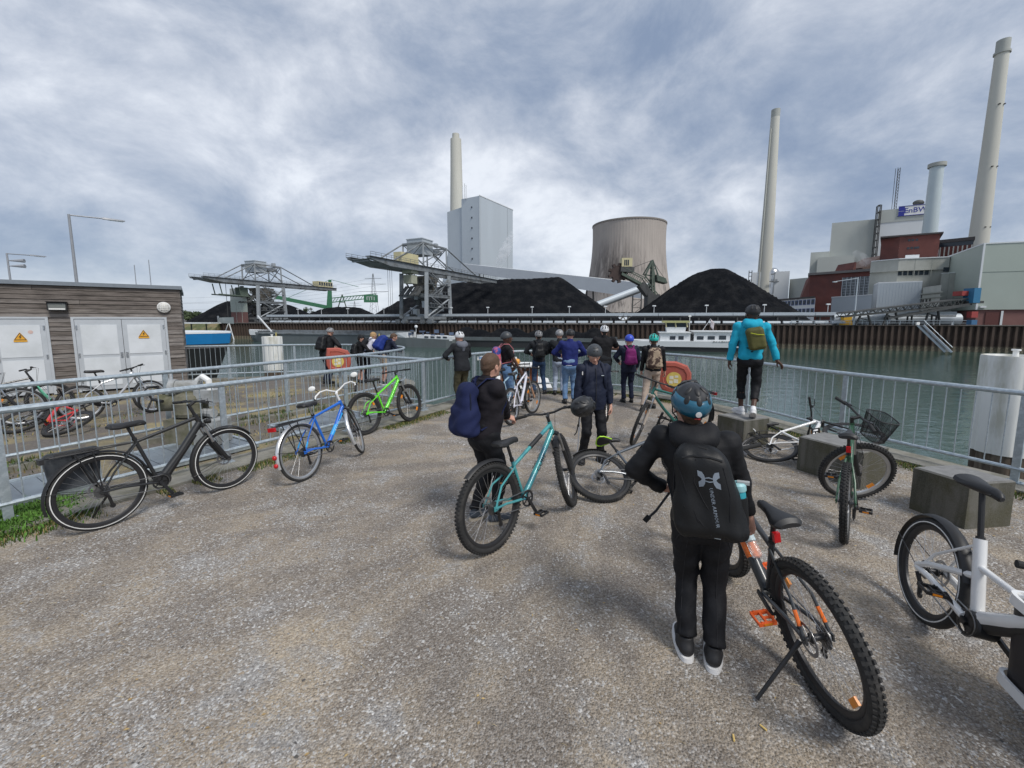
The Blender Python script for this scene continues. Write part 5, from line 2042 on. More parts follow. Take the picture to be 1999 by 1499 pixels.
m.beam(Q(-76,-7.4,-1.85),Q(-27,-7.4,-1.85),.3,1.0)
m.build('coaming',steel_g,root,smooth=False)
m=hull(MB(),-88.3,-82,-9,4.0,-2.9,-1.75,8,2,rise=.5)
m.build('bow_bulwark',ship_w,root,smooth=False)
m=MB().beam(Q(-79,-9,-2),Q(-84.5,-9,3.2),.35,.35)
m.build('mast',ship_w,root,smooth=False)
for s in (-72,-52,-35,-24):
 m=MB().bb(Q(s,-14.0,-4.4),Q(s+.35,-14.2,-2.0))
 m.build('draught_mark',mat('mark yellow',(0.55,0.47,0.18),0.6),root,smooth=False)
p=Q(-101,-6,0)
m=MB()
for dx,dy in ((-2.2,-1),(2,-1),(0,2)):
 m.rod((p.x,p.y,1.0),(p.x+dx,p.y+dy,Z_WATER),.16,6)
tag(m.build('mooring_tripod',ship_w),'thin white mooring tripod in the water left of the grey barge','mooring post')
root=thing('service_boat','small service boat with white bow wedge and low white deckhouse','boat',Q(-18,-19,Z_WATER))
m=hull(MB(),-29.5,-8,-20,2.4,Z_WATER-.3,-2.9,8,2,rise=.7)
m.build('hull',hull_g,root,smooth=False)
m=MB()
m.prism([Q(-29,-21.5,-2.5),Q(-24,-22.3,-1.4),Q(-21,-22.3,-1.3),Q(-21,-22.3,-2.8)],qn*4.6)
m.build('foredeck',ship_w,root,smooth=False)
m=MB().bb(Q(-19,-22.2,-2.9),Q(-9,-18.2,-1.7))
m=MB().beam(Q(-18.2,-20,-2.45),Q(-8.5,-20,-2.75),4.4,1.1)
m.build('deckhouse',ship_w,root,smooth=False)
for k in range(4):
 MB().beam(Q(-16+k*1.7,-22.25,-2.35),Q(-14.9+k*1.7,-22.25,-2.4),.06,.4).build('window',glass_d,root,smooth=False)
m=MB()
r3=random.Random(5)
for k in range(12):
 s=r3.uniform(-21,-10)
 m.box(Q(s,-20+r3.uniform(-1.5,1.5),-1.3+r3.uniform(-.6,.5)),(r3.uniform(.2,1.2),r3.uniform(.2,.8),r3.uniform(.2,.9)))
m.build('deck_gear',mat('deck gear blue',(0.07,0.10,0.16),0.6,0,.3,.5),root,smooth=False)
m=MB().ell(Q(-19.6,-20,.15),(.42,.42,.42),12,8)
m.rod(Q(-19.6,-20,-1.3),Q(-19.6,-20,0),.07,5)
m.build('radar_dome',ship_w,root)
root=thing('motor_vessel','long cargo motor ship heaped with coal, white cabin and yellow topped wheelhouse aft','ship',Q(20,-8,Z_WATER))
m=hull(MB(),-24,60,-12,4.8,Z_WATER-.4,-3.0,10,4,rise=.8)
m.build('hull',hull_k,root,smooth=False)
m=MB().beam(Q(-14,-16.9,-2.85),Q(30,-16.9,-2.85),.25,.9)
m.beam(Q(-14,-7.1,-2.85),Q(30,-7.1,-2.85),.25,.9)
m.build('coaming',hull_g,root,smooth=False)
nx,ny=60,14
V=[]
for j in range(ny):
 for i in range(nx):
  s,o_=-15+44*i/(nx-1),-16.7+9.4*j/(ny-1)
  t=math.sin(PI*j/(ny-1))*min(1,i/4,(nx-1-i)/4)
  z=-2.8+t*(2.1+.5*math.sin(s*.55)+.35*math.sin(s*1.3+1))+random.uniform(-.08,.08)
  V.append(Q(s,o_,z))
m=MB().add(V,[(j*nx+i,j*nx+i+1,(j+1)*nx+i+1,(j+1)*nx+i) for j in range(ny-1) for i in range(nx-1)])
m.build('coal_cargo',coal_m,root)
m=MB()
m.hexa([Q(32,-17.1,-4.0),Q(58,-17.1,-4.0),Q(58,-6.9,-4.0),Q(32,-6.9,-4.0)],[Q(26,-17.2,-2.95),Q(60,-17.2,-2.6),Q(60,-6.8,-2.6),Q(26,-6.8,-2.95)])
m.build('white_bulwark',ship_w,root,smooth=False)
def vz(u,v):
 f_=Face(1290,650,(Q(32,-16).y),1440,650,1)
 return f_
def on_ship(u,off):
 r_=ray(u,650)
 A_=np.array([[r_.x,-qd.x],[r_.y,-qd.y]])
 o_=Q0+qn*off
 t,s=np.linalg.solve(A_,np.array([o_.x,o_.y]))
 return float(s),float(t)
def sz(u,v,off):
 s,_=on_ship(u,off)
 p=Q(s,off,0)
 return s,PY(u,v,p.y).z
OFF=-16.0
sA,zr=sz(1289,650,OFF)
sB,_=sz(1348,650,OFF)
_,zdk=sz(1320,668,OFF)
m=MB().hexa([Q(sA,OFF,-3),Q(sB,OFF,-3),Q(sB,OFF+7,-3),Q(sA,OFF+7,-3)],[Q(sA,OFF,zr),Q(sB,OFF,zr),Q(sB,OFF+7,zr),Q(sA,OFF+7,zr)])
m.build('fore_cabin',ship_w,root,smooth=False)
sC,zr2=sz(1355,648,OFF)
sD,_=sz(1463,644,OFF)
m=MB().hexa([Q(sC,OFF,-3),Q(sD,OFF,-3),Q(sD,OFF+7,-3),Q(sC,OFF+7,-3)],[Q(sC,OFF,zr2),Q(sD,OFF,zr2),Q(sD,OFF+7,zr2),Q(sC,OFF+7,zr2)])
m.build('aft_cabin',ship_w,root,smooth=False)
m=MB().hexa([Q(sC-.3,OFF-.4,zr2+.01),Q(sD+.4,OFF-.4,zr2+.01),Q(sD+.4,OFF+7.4,zr2+.01),Q(sC-.3,OFF+7.4,zr2+.01)],
 [Q(sC-.3,OFF-.4,zr2+.2),Q(sD+.4,OFF-.4,zr2+.2),Q(sD+.4,OFF+7.4,zr2+.2),Q(sC-.3,OFF+7.4,zr2+.2)])
m.hexa([Q(sA-.3,OFF-.4,zr+.01),Q(sB+.1,OFF-.4,zr+.01),Q(sB+.1,OFF+7.4,zr+.01),Q(sA-.3,OFF+7.4,zr+.01)], [Q(sA-.3,OFF-.4,zr+.2),Q(sB+.1,OFF-.4,zr+.2),Q(sB+.1,OFF+7.4,zr+.2),Q(sA-.3,OFF+7.4,zr+.2)])
m.build('cabin_roof',ship_w,root,smooth=False)
m=MB().hexa([Q(sB+.02,OFF+.5,-3),Q(sC-.02,OFF+.5,-3),Q(sC-.02,OFF+6,-3),Q(sB+.02,OFF+6,-3)],[Q(sB+.02,OFF+.5,zr-.3),Q(sC-.02,OFF+.5,zr-.3),Q(sC-.02,OFF+6,zr-.3),Q(sB+.02,OFF+6,zr-.3)])
m.build('doorway',hull_k,root,smooth=False)
for (u0,u1,v0,v1) in ((1308,1319,656,663),(1325,1335,656,663),(1361,1374,656,663),(1382,1396,656,663),(1404,1418,655,663),(1426,1440,655,663),(1447,1458,655,663)):
 s0,z1=sz(u0,v0,OFF)
 s1,z0=sz(u1,v1,OFF)
 m=MB().hexa([Q(s0,OFF-.05,z0),Q(s1,OFF-.05,z0),Q(s1,OFF,z0),Q(s0,OFF,z0)],[Q(s0,OFF-.05,z1),Q(s1,OFF-.05,z1),Q(s1,OFF,z1),Q(s0,OFF,z1)])
 m.build('window',glass_d,root,smooth=False)
for k,u in enumerate((1393,1398,1404,1409,1413.5,1418,1423,1429,1434)):
 s0,z1=sz(u,665.5,-17.15)
 s1,z0=sz(u+3.2,668.6,-17.15)
 m=MB().beam(Q(s0,-17.24,(z0+z1)/2),Q(s1,-17.24,(z0+z1)/2),.04,(z1-z0)*(.55 if k%3 else .9))
 m.build('faded_letter',mat('faded lettering',(.30,.31,.31),.6),root,smooth=False)
OW=-15.2
s0,zt0=sz(1298,630,OW)
s1,zb0=sz(1340,646,OW)
_,zt_=sz(1320,626,OW)
_,zwl=sz(1320,638.5,OW)
m=MB().hexa([Q(s0+.4,OW,zr),Q(s1-.3,OW,zr),Q(s1-.3,OW+5,zr),Q(s0+.4,OW+5,zr)],[Q(s0+.2,OW,zwl),Q(s1-.1,OW,zwl),Q(s1-.1,OW+5,zwl),Q(s0+.2,OW+5,zwl)])
m.build('wheelhouse',ship_w,root,smooth=False)
m=MB().hexa([Q(s0+.3,OW+.1,zwl),Q(s1-.2,OW+.1,zwl),Q(s1-.2,OW+4.9,zwl),Q(s0+.3,OW+4.9,zwl)],[Q(s0+.05,OW,zt0),Q(s1,OW,zt0),Q(s1,OW+5,zt0),Q(s0+.05,OW+5,zt0)])
m.build('wheelhouse_glass',glass_d,root,smooth=False)
m=MB()
for t in (0,.45,.97):
 s=s0+(s1-s0)*t
 m.beam(Q(s+.25,OW-.05,zwl),Q(s+.1,OW-.05,zt0),.25,.2)
m.build('window_post',cream,root,smooth=False)
m=MB().hexa([Q(s0-.5,OW-.5,zt0),Q(s1+.5,OW-.5,zt0),Q(s1+.5,OW+5.5,zt0),Q(s0-.5,OW+5.5,zt0)],[Q(s0-.6,OW-.6,zt_),Q(s1+.6,OW-.6,zt_),Q(s1+.6,OW+5.6,zt_),Q(s0-.6,OW+5.6,zt_)])
m.build('wheelhouse_roof',mat('roof yellow',(0.66,0.62,0.30),0.5),root,smooth=False)
m=MB()
s_,z_=sz(1347,615,OW)
m.rod(Q(s_,OW+2,zr),Q(s_,OW+2,z_),.07,5)
m.box(Q(s_,OW+2,z_-.2),(.6,.2,.3))
m.build('mast',ship_w,root,smooth=False)
s_,z_=sz(1386,622,OFF+3)
fl_=MB().rod(Q(s_-1.6,OFF+3,zr2+.2),Q(s_,OFF+3,z_),.05,5)
fl_.build('flag_staff',ship_w,root)
V=[]
for j in range(5):
 for i in range(5):
  V.append(Q(s_+.05+i*.18-j*.02,OFF+3+.15*math.sin(i*1.2+j),z_-.1-j*.42-i*.2))
fm=MB().add(V,[(j*5+i,j*5+i+1,(j+1)*5+i+1,(j+1)*5+i) for j in range(4) for i in range(4)])
fo=fm.build('flag',mat('flag cloth',(0.55,0.50,0.52),0.8,0,.3,.8),root)
fo.modifiers.new('thickness','SOLIDIFY').thickness=.02
bl=mat('bow blue',(0.015,0.20,0.48),0.4,0,.06,.6)
root=thing('blue_bow_ship','dark hulled ship with bright blue bow band moored behind the shed','ship',(-18,24,Z_WATER))
tipx,Yh=PY(447,660,25.6).x,23.0
def bow_ring(z,tip_,half,back=26):
 pts=[(tip_,0),(tip_-0.5,.32),(tip_-1.4,.62),(tip_-2.8,.88),(tip_-4.5,1.0),(tip_-back,1.0)]
 r_=[Vector((x,Yh+2.6-half*w_,z)) for x,w_ in pts]
 r_+=[Vector((x,Yh+2.6+half*w_,z)) for x,w_ in reversed(pts[1:])]
 return r_
zb_=PY(430,653,Yh).z
zl_=PY(430,675,Yh).z
m=MB().loft([bow_ring(Z_WATER-.5,tipx-2.6,1.9),bow_ring((zl_+Z_WATER)/2,tipx-1.2,2.3),bow_ring(zl_-.25,tipx-.15,2.58)])
m.build('hull',hull_k,root,smooth=False)
m=MB().loft([bow_ring(zl_-.25,tipx-.15,2.59),bow_ring(zl_,tipx-.1,2.62)])
m.build('rubbing_strake',mat('strake grey',(0.17,0.16,0.17),.6),root,smooth=False)
m=MB().loft([bow_ring(zl_,tipx,2.62),bow_ring(zb_,tipx+.12,2.68)])
m.build('bow_band',bl,root,smooth=False)
m=MB().loft([bow_ring(zb_,tipx+.13,2.70),bow_ring(zb_+.10,tipx+.12,2.69)])
m.build('gunwale',ship_w,root,smooth=False)
m=MB()
for dx in (-1.9,-4.3):
 m.rod((tipx+dx,Yh+.9,zb_),(tipx+dx,Yh+.9,zb_+.3),.09,8)
m.rod((tipx-2.1,Yh+1.5,zb_+.1),(tipx-2.1,Yh+1.5,zb_+.5),.06,6)
m.ell((tipx-2.3,Yh+1.4,zb_+.42),(.17,.1,.17),10,6)
m.ell((tipx-1.9,Yh+1.4,zb_+.42),(.17,.1,.17),10,6)
m.build('bollard',ship_w,root)
# steam
stm=bpy.data.materials.new('steam')
stm.use_nodes=True
n,l=stm.node_tree.nodes,stm.node_tree.links
n.remove(n['Principled BSDF'])
vol=n.new('ShaderNodeVolumePrincipled')
vol.inputs['Color'].default_value=(0.92,0.94,0.96,1)
tcn=n.new('ShaderNodeTexCoord')
nt=n.new('ShaderNodeTexNoise')
nt.inputs['Scale'].default_value=0.16
nt.inputs['Detail'].default_value=5
nt.inputs['Distortion'].default_value=1.0
l.new(tcn.outputs['Object'],nt.inputs[0])
mr=n.new('ShaderNodeMapRange')
mr.inputs[1].default_value=.42
mr.inputs[2].default_value=.70
mr.inputs[4].default_value=.30
l.new(nt.outputs[0],mr.inputs[0])
l.new(mr.outputs[0],vol.inputs['Density'])
l.new(vol.outputs[0],n['Material Output'].inputs['Volume'])
def plume(pts,label):
 m=MB().tube([p for p,_ in pts],[r_ for _,r_ in pts],12)
 tag(m.build('steam_plume',stm),label,'steam',kind='stuff')
plume([(PY(974,522,470),2.5),(PY(976,512,470),5),(PY(985,492,470),6.5),(PY(994,470,472),5),(PY(1000,452,474),2)],'faint white steam drifting up in front of the boiler house')
plume([(PY(1696,521,172),.8),(PY(1691,512,172),2.0),(PY(1680,504,173),2.3),(PY(1668,490,174),1.0)],'small puff of steam over the brick hall roof')
# BICYCLES
saddle_m=mat('saddle black',(0.020,0.020,0.021),0.5,0,0.1,10,0.0006,150)
rim_k=mat('black rim',(0.028,0.028,0.03),0.4,0.3,0.1,20)
rim_s=mat('silver rim',(0.52,0.53,0.54),0.35,0.8,0.08,20)
amber=mat('amber reflector',(0.75,0.25,0.02),0.25)
redl=mat('red tail light',(0.50,0.012,0.015),0.25)
stripe_m=mat('white tyre stripe',(0.72,0.72,0.70),0.5)
grip_m=mat('grip rubber',(0.018,0.018,0.018),0.8)
disc_m=mat('brake disc steel',(0.42,0.42,0.43),0.35,0.9)
cass_m=mat('sprocket steel',(0.20,0.20,0.20),0.4,0.9,0.2,40)
print_l=mat('pale print',(0.55,0.62,0.66),0.5)
print_d=mat('dark print',(0.02,0.03,0.035),0.5)
def paint(name,c,rough=0.32,metal=0.0,col2=None):
 return mat(name,c,rough,metal,0.06,5,coat=0.3,col2=col2,mscale=3)
_WC={}
RX=Matrix.Rotation(R(90),3,'Y')
def wheel_meshes(r,tw,knob,rim_mt,fine):
 key=(r,tw,knob,rim_mt.name,fine)
 if key in _WC:
  return _WC[key]
 n=56 if fine else 36
 h=tw*0.95
 rc=r-h/2
 k=10
 prof=[(rc+h/2*math.cos(2*PI*j/k),tw/2*math.sin(2*PI*j/k)) for j in range(k)]
 ty=MB().lathe(prof,n,(0,0,0),RX,closed=True)
 if knob:
  rows_=((-0.36,0.0),(0.0,0.5),(0.36,0.0)) if fine else ((-0.3,0.0),(0.3,0.5))
  m_=int(2*PI*r/(tw*0.55))
  for (o,ph_) in rows_:
   for j in range(m_):
    a=2*PI*(j+ph_)/m_
    rr_=r-0.000-abs(o)*tw*0.22
    c=Vector((o*tw,rr_*math.cos(a),rr_*math.sin(a)))
    rot=Matrix.Rotation(a,3,'X') @ Matrix.Rotation(-o*1.3,3,'Z')
    ty.box(c,(tw*0.24,0.010,tw*0.26),rot)
 tyre=ty.mesh('tyre',rubber,ang=50)
 rm_r=r-h*0.92
 rim=MB().lathe([(rm_r,-tw*.30),(rm_r,tw*.30),(rm_r-.012,tw*.33),(rm_r-.030,tw*.12),(rm_r-.030,-tw*.12),(rm_r-.012,-tw*.33)],n,(0,0,0),RX,closed=True).mesh('rim',rim_mt,ang=50)
 sp=MB()
 ns=32
 for j in range(ns):
  a=2*PI*j/ns
  side=0.028 if j%2 else -0.028
  tw_=0.62 if (j // 2)%2 else -0.62
  p=Vector((side,0.022*math.cos(a+tw_*1.6),0.022*math.sin(a+tw_*1.6)))
  q=Vector((0,(rm_r-.028)*math.cos(a),(rm_r-.028)*math.sin(a)))
  sp.rod(p,q,0.0011,3)
 spokes=sp.mesh('spokes',steel_w if rim_mt.name=='silver rim' or not fine else steel_w,smooth=False)
 hub=MB().lathe([(0.012,-0.065),(0.012,-.045),(0.025,-0.036),(0.025,-0.026),(0.016,-0.02),(0.016,0.02),(0.025,0.026),(0.025,0.036),(0.012,.045),(0.012,0.065)],14,(0,0,0),RX).mesh('hub',darkmetal)
 st=MB()
 for s in (-1,1):
  x=s*tw*0.487
  ro=r-h*0.62
  st.lathe([(ro-.0025,x-s*.004),(ro+.0040,x-s*.004),(ro+.0040,x+s*.0014),(ro-.0025,x+s*.0022)],n,(0,0,0),RX,closed=True)
 stripe=st.mesh('reflective_stripe',stripe_m)
 _WC[key]=(tyre,rim,spokes,hub,stripe)
 return _WC[key]
_cs=MB()
for i_,(rr_,x) in enumerate(((0.055,.048),(0.050,.044),(0.044,.040),(0.038,.036),(0.031,.032),(0.024,.028))[::-1]):
 pts_=[]
 nt_=24
 rr2=0.024+i_*0.0068
 xx=0.052-i_*0.0042
 _cs.lathe([(rr2,xx-.0011),(rr2,xx+.0011),(0.012,xx+.0011)],22,(0,0,0),RX)
CASS_ME=_cs.mesh('cassette',cass_m)
_dc=MB().lathe([(0.080,-.052),(0.080,-.0505),(0.062,-.0505),(0.062,-.052)],32,(0,0,0),RX,closed=True)
for k_ in range(6):
 a_=2*PI*k_/6
 _dc.beam((-.0512,.018*math.cos(a_+.5),.018*math.sin(a_+.5)),(-.0512,.063*math.cos(a_),.063*math.sin(a_)),.002,.008,up=(0,math.cos(a_+PI/2),math.sin(a_+PI/2)))
DISC_ME=_dc.mesh('brake_disc',disc_m,smooth=False)
def saddle_mesh(m_):
 mb=MB()
 secs=[(-0.145,.052,.010,.0),(-0.125,.072,.024,.006),(-0.08,.074,.026,.0),(-0.02,.050,.026,-.004),(0.04,.030,.026,-.004),(0.10,.022,.026,-.002),(0.135,.018,.022,-.010),(0.148,.010,.010,-.016)]
 rings=[]
 for (y,w_,t,dz) in secs:
  ring=[]
  for j in range(14):
   a=2*PI*j/14
   x=w_*math.cos(a)
   z=(t if math.sin(a)>0 else t*1.2)*math.sin(a)
   z -= 0.10*x*x/max(w_,.02) if math.sin(a)>0 else 0.22*abs(x)
   ring.append(Vector((x,y,z+dz)))
  rings.append(ring)
 mb.loft(rings)
 return mb.mesh('saddle',m_)
SADDLE_ME=saddle_mesh(saddle_m)
def arc_pts(c,r,a0,a1,n):
 return [Vector((c[0],c[1]+r*math.cos(R(a0+(a1-a0)*k/n)),c[2]+r*math.sin(R(a0+(a1-a0)*k/n)))) for k in range(n+1)]
def mudguard(c,r,a0,a1,w_):
 mb=MB()
 rings=[]
 for p in arc_pts(c,1.0,a0,a1,18):
  d=(p-Vector(c))
  rings.append([Vector((x*w_/2,c[1]+d.y*rr_,c[2]+d.z*rr_)) for x,rr_ in ((-1,r-.014),(-.75,r-.004),(0,r+.004),(.75,r-.004),(1,r-.014),(.75,r-.009),(0,r-.002),(-.75,r-.009))])
 mb.loft(rings)
 return mb
def bike(label,frame_m,M,wb=1.08,r=0.355,tw=0.050,knob=True,steer=0.0,susp=True,bar='flat',fork_m=None,fend=None,ffend=False,rfend=False,
 rack=False,motor=False,stripe=False,pedal_m=None,crank=20,kick=None,light=False,tail=None,basket=False,dt=0.022,tt_drop=0.0,
 rim_m=None,text=None,text_m=None,spoke_ref=0,pannier=False,accent=None,fine=False,city=False,disc=True,group='bicycles',wrap=False,bar_h=0.0,st=0.46,post=0.20,
 bar_m=None,low=False,saddle_tilt=0.0,kz=5.0,mirrors=False,dynamo=False,name='bicycle'):
 root=thing(name,label,'bicycle',(0,0,0),group)
 fork_m=fork_m or blackp
 rim_m=rim_m or rim_k
 pedal_m=pedal_m or blackp
 bar_m=bar_m or blackp
 nn=12 if fine else 8
 RA,FA=Vector((0,0,r)),Vector((0,wb,r))
 BB=Vector((0,0.435,r-0.055))
 sd=Vector((0,-math.cos(R(73)),math.sin(R(73))))
 h=Vector((0,-math.cos(R(69)),math.sin(R(69))))
 fwd=Vector((0,math.sin(R(69)),math.cos(R(69))))
 A0=FA-fwd*0.045
 crown=A0+h*(0.47 if susp else 0.40)
 hb,ht=crown+h*0.02,crown+h*0.15
 sc=BB+sd*st
 ssz=BB+sd*(st+post)
 S=Matrix.Translation(A0) @ Matrix.Rotation(R(steer),4,h) @ Matrix.Translation(-A0)
 f=MB()
 ttf=ht-h*0.035
 tts=sc-sd*(0.03+tt_drop)
 f.tube([BB,sc],0.0165,nn)
 f.tube([hb-h*.004,ht],0.021 if not motor else .025,nn)
 if low:
  f.tube([hb+h*.05,BB+Vector((0,.22,.17)),BB+Vector((0,.05,.06)),BB],[dt,dt*1.15,dt*1.2,dt],nn)
  f.tube([hb+h*.11,BB+Vector((0,.20,.30)),tts-sd*.12],0.018,nn)
 else:
  f.tube([tts,tts+(ttf-tts)*.5,ttf],[0.016,0.019,0.021] if fine else 0.017,nn)
  f.tube([BB+Vector((0,.01,.01)),BB+(hb-BB)*.5,hb+h*.03],[dt*1.1,dt,dt*.95],nn)
 for s in (-1,1):
  f.tube([BB+Vector((s*.035,-.01,0)),RA+Vector((s*.058,.14,-.005)),RA+Vector((s*.066,0,0))],[.013,.011,.010],8)
  f.tube([tts+Vector((s*.016,0,-.01)),RA+Vector((s*.055,.10,.16)),RA+Vector((s*.066,.0,.0))],[.009,.009,.009],8)
  f.box(RA+Vector((s*.066,.005,0)),(.008,.05,.04))
 f.lathe([(.022,-.036),(.022,.036)],14,BB,RX)
 fo=f.build('frame',frame_m,root)
 if accent is not None:
  a=MB()
  p,q=BB+(hb-BB)*.28,BB+(hb-BB)*.86
  a.tube([p,q],dt*1.06,nn)
  a.build('accent_band',accent,fo)
  for s in (-1,1):
   MB().tube([RA+Vector((s*.0585,.07,.11)),RA+Vector((s*.0635,.03,.05))],.0105,8).build('stay_band',accent,fo)
 if wrap:
  p,q=tts+(ttf-tts)*.42,tts+(ttf-tts)*.72
  MB().tube([p,q],.0225,nn).build('tube_protector',blackp,fo)
 if text:
  d=(hb-BB).normalized()
  up_=Vector((1,0,0)).cross(d)
  for s in (1,-1):
   o=BB+(hb-BB)*.52+Vector((s*(dt+.001),0,0))
   xd=d if s>0 else -d
   text_obj('lettering',text,dt*2.4,text_m or print_d,fo,basis(o,xd,Vector((s,0,0)).cross(xd)),0.0008,'CENTER',1.15)
 if motor:
  m_=MB()
  m_.lathe([(.058,-.05),(.066,-.04),(.066,.04),(.058,.05)],18,BB+Vector((0,.03,.015)),RX)
  m_.tube([BB+Vector((0,.05,.03)),BB+(hb-BB)*.82],[.042,.033],10)
  m_.build('motor',blackp if frame_m.name != 'white gloss' else blackp,root)
 tyre,rim,spokes,hub,strp=wheel_meshes(r,tw,knob,rim_m,fine)
 def wheel(Mw,rear):
  w_=inst('wheel',rim,root,Mw)
  W[w_.name]=Matrix.Identity(4)
  for nm,me in (('tyre',tyre),('spokes',spokes),('hub',hub)):
   o=bpy.data.objects.new(nm,me)
   COL.objects.link(o)
   o.parent=w_
   if nm=='spokes':
    o['kind']='stuff'
  ex=[]
  if rear:
   ex.append(('cassette',CASS_ME))
  if disc:
   ex.append(('brake_disc',DISC_ME))
  if stripe:
   ex.append(('reflective_stripe',strp))
  for nm,me in ex:
   o=bpy.data.objects.new(nm,me)
   COL.objects.link(o)
   o.parent=w_
  for k in range(spoke_ref):
   a=PI*k+(0.6 if rear else 2.2)
   q=MB().box(Vector((0,(r-.11)*math.cos(a),(r-.11)*math.sin(a))),(.012,.07,.035),Matrix.Rotation(a+PI/2,3,'X'))
   o=bpy.data.objects.new('spoke_reflector',q.mesh('spoke_reflector',amber,smooth=False))
   COL.objects.link(o)
   o.parent=w_
 wheel(Matrix.Translation(RA),True)
 wheel(S @ Matrix.Translation(FA) @ Matrix.Rotation(0.3,4,'X'),False)
 k_=MB()
 lx=max(.05,tw*.5+.022)
 for s in (-1,1):
  if susp:
   k_.tube([A0+h*.0+Vector((s*lx,0,0))+fwd*.035,crown+Vector((s*lx,0,0))-h*.20],.0205,10)
   k_.box(FA+Vector((s*lx,0,.005)),(.016,.03,.04))
  else:
   k_.tube([FA+Vector((s*.052,0,0)),A0+h*.18+Vector((s*.052,0,0))+fwd*.012,crown+Vector((s*.04,0,0))],[.010,.013,.015],8)
 if susp:
  k_.beam(A0+h*.37+Vector((-lx,0,0))+fwd*.03,A0+h*.37+Vector((lx,0,0))+fwd*.03,.02,.03)
 k_.tube([crown+Vector((-lx,0,-.005)),crown+Vector((-lx*.5,0,.012)),crown+Vector((lx*.5,0,.012)),crown+Vector((lx,0,-.005))],.022,8)
 k_.tf(S)
 ko=k_.build('fork',fork_m,root)
 if susp:
  k2=MB()
  for s in (-1,1):
   k2.tube([crown+Vector((s*lx,0,0))-h*.21,crown+Vector((s*lx,0,0))],.015,10)
  k2.tf(S)
  k2.build('fork_tube',chrome,ko)
 sb=ht+h*(.045+bar_h)
 bc=sb+fwd*.07+h*.012
 m_=MB().tube([ht,sb+h*.02],.016,10)
 m_.tube([sb,bc],.017,10)
 m_.tf(S)
 so=m_.build('stem',bar_m if bar=='city' else blackp,root)
 hbm=MB()
 X_,Z_,B_=Vector((1,0,0)),h,-fwd
 if bar=='city':
  pts=[(0,0,0),(.05,.01,.03),(.13,.045,.07),(.22,.05,.06),(.275,.035,-.02),(.28,.01,-.12),(.275,-.005,-.20)]
 elif bar=='riser':
  pts=[(0,0,0),(.06,0,0),(.16,.03,-.012),(.34,.04,-.05)]
 else:
  pts=[(0,0,0),(.08,.003,-.004),(.33,.012,-.045)]
 def bp(p,s):
  return bc+X_*(p[0]*s)+Z_*p[1]+fwd*p[2] if bar=='city' else bc+X_*(p[0]*s)+Z_*p[1]+fwd*p[2]
 full=[bp(p,-1) for p in pts[:0:-1]]+[bp(p,1) for p in pts]
 hbm.tube(full,.0115,10)
 hbm.tf(S)
 ho=hbm.build('handlebar',bar_m,root)
 for s in (-1,1):
  e0,e1=bp(pts[-2],s),bp(pts[-1],s)
  dv=(e1-e0).normalized()
  g0=e1-dv*.125
  g_=MB().tube([g0,g0+dv*.01,e1-dv*.01,e1+dv*.006],[.0165,.0155,.0155,.017],10)
  g_.tf(S)
  g_.build('grip',grip_m,ho)
  lv=MB().tube([g0-dv*.04+fwd*.015-h*.01,g0-dv*.01+fwd*.05-h*.02,e1-dv*.03+fwd*.055-h*.03],[.008,.006,.005],6)
  lv.box(g0-dv*.03+fwd*.012,(.03,.03,.028))
  lv.tf(S)
  lv.build('brake_lever',darkmetal,ho)
  if mirrors:
   mp=e1-dv*.16+h*.02
   mm=MB().tube([bp(pts[3],s),bp(pts[3],s)+h*.07+X_*s*.05],.005,6)
   c_=bp(pts[3],s)+h*.085+X_*s*.075
   mm.tf(S)
   mm.build('mirror_stalk',blackp,ho)
   mm=MB().ell(c_,(.048,.014,.036),16,8)
   mm.tf(S)
   mm.build('mirror',white,ho)
 cb=MB()
 for s in (-1,1):
  g0=bp(pts[-2],s)*.5+bp(pts[-1],s)*.5
  mid=bc+fwd*.10-h*.02+X_*s*.06
  cb.tube([g0+fwd*.02,mid,hb+fwd*.05+X_*s*.02,FA+Vector((s*.06,-.04,.2))],.0026,5)
 cb.tf(S)
 cb.build('cables',blackp,root)
 MB().tube([sc-sd*.02,ssz],.0140,10).build('seat_post',blackp if not city else chrome,root)
 MB().tube([sc-sd*.012,sc+sd*.014],.020,12).build('seat_clamp',blackp,root)
 so_=inst('saddle',SADDLE_ME,root,Matrix.Translation(ssz+Vector((0,-.005,.035))) @ Matrix.Rotation(R(saddle_tilt),4,'X'))
 rl=MB()
 for s in (-.02,.02):
  rl.tube([ssz+Vector((s,-.07,.03)),ssz+Vector((s,-.03,.008)),ssz+Vector((s,.04,.008)),ssz+Vector((s,.10,.022))],.004,6)
 rl.build('saddle_rails',darkmetal,root)
 cr_=MB()
 rr_=.075 if not motor else .07
 cr_.lathe([(rr_,.046),(rr_,.050),(rr_-.016,.050),(rr_-.016,.046)],30,BB,RX,closed=True)
 for k in range(5):
  a=2*PI*k/5
  cr_.beam(BB+Vector((.048,.012*math.cos(a),.012*math.sin(a))),BB+Vector((.048,(rr_-.01)*math.cos(a),(rr_-.01)*math.sin(a))),.004,.012,up=(0,-math.sin(a),math.cos(a)))
 co=cr_.build('chainring',darkmetal,root,smooth=False)
 ca=R(crank)
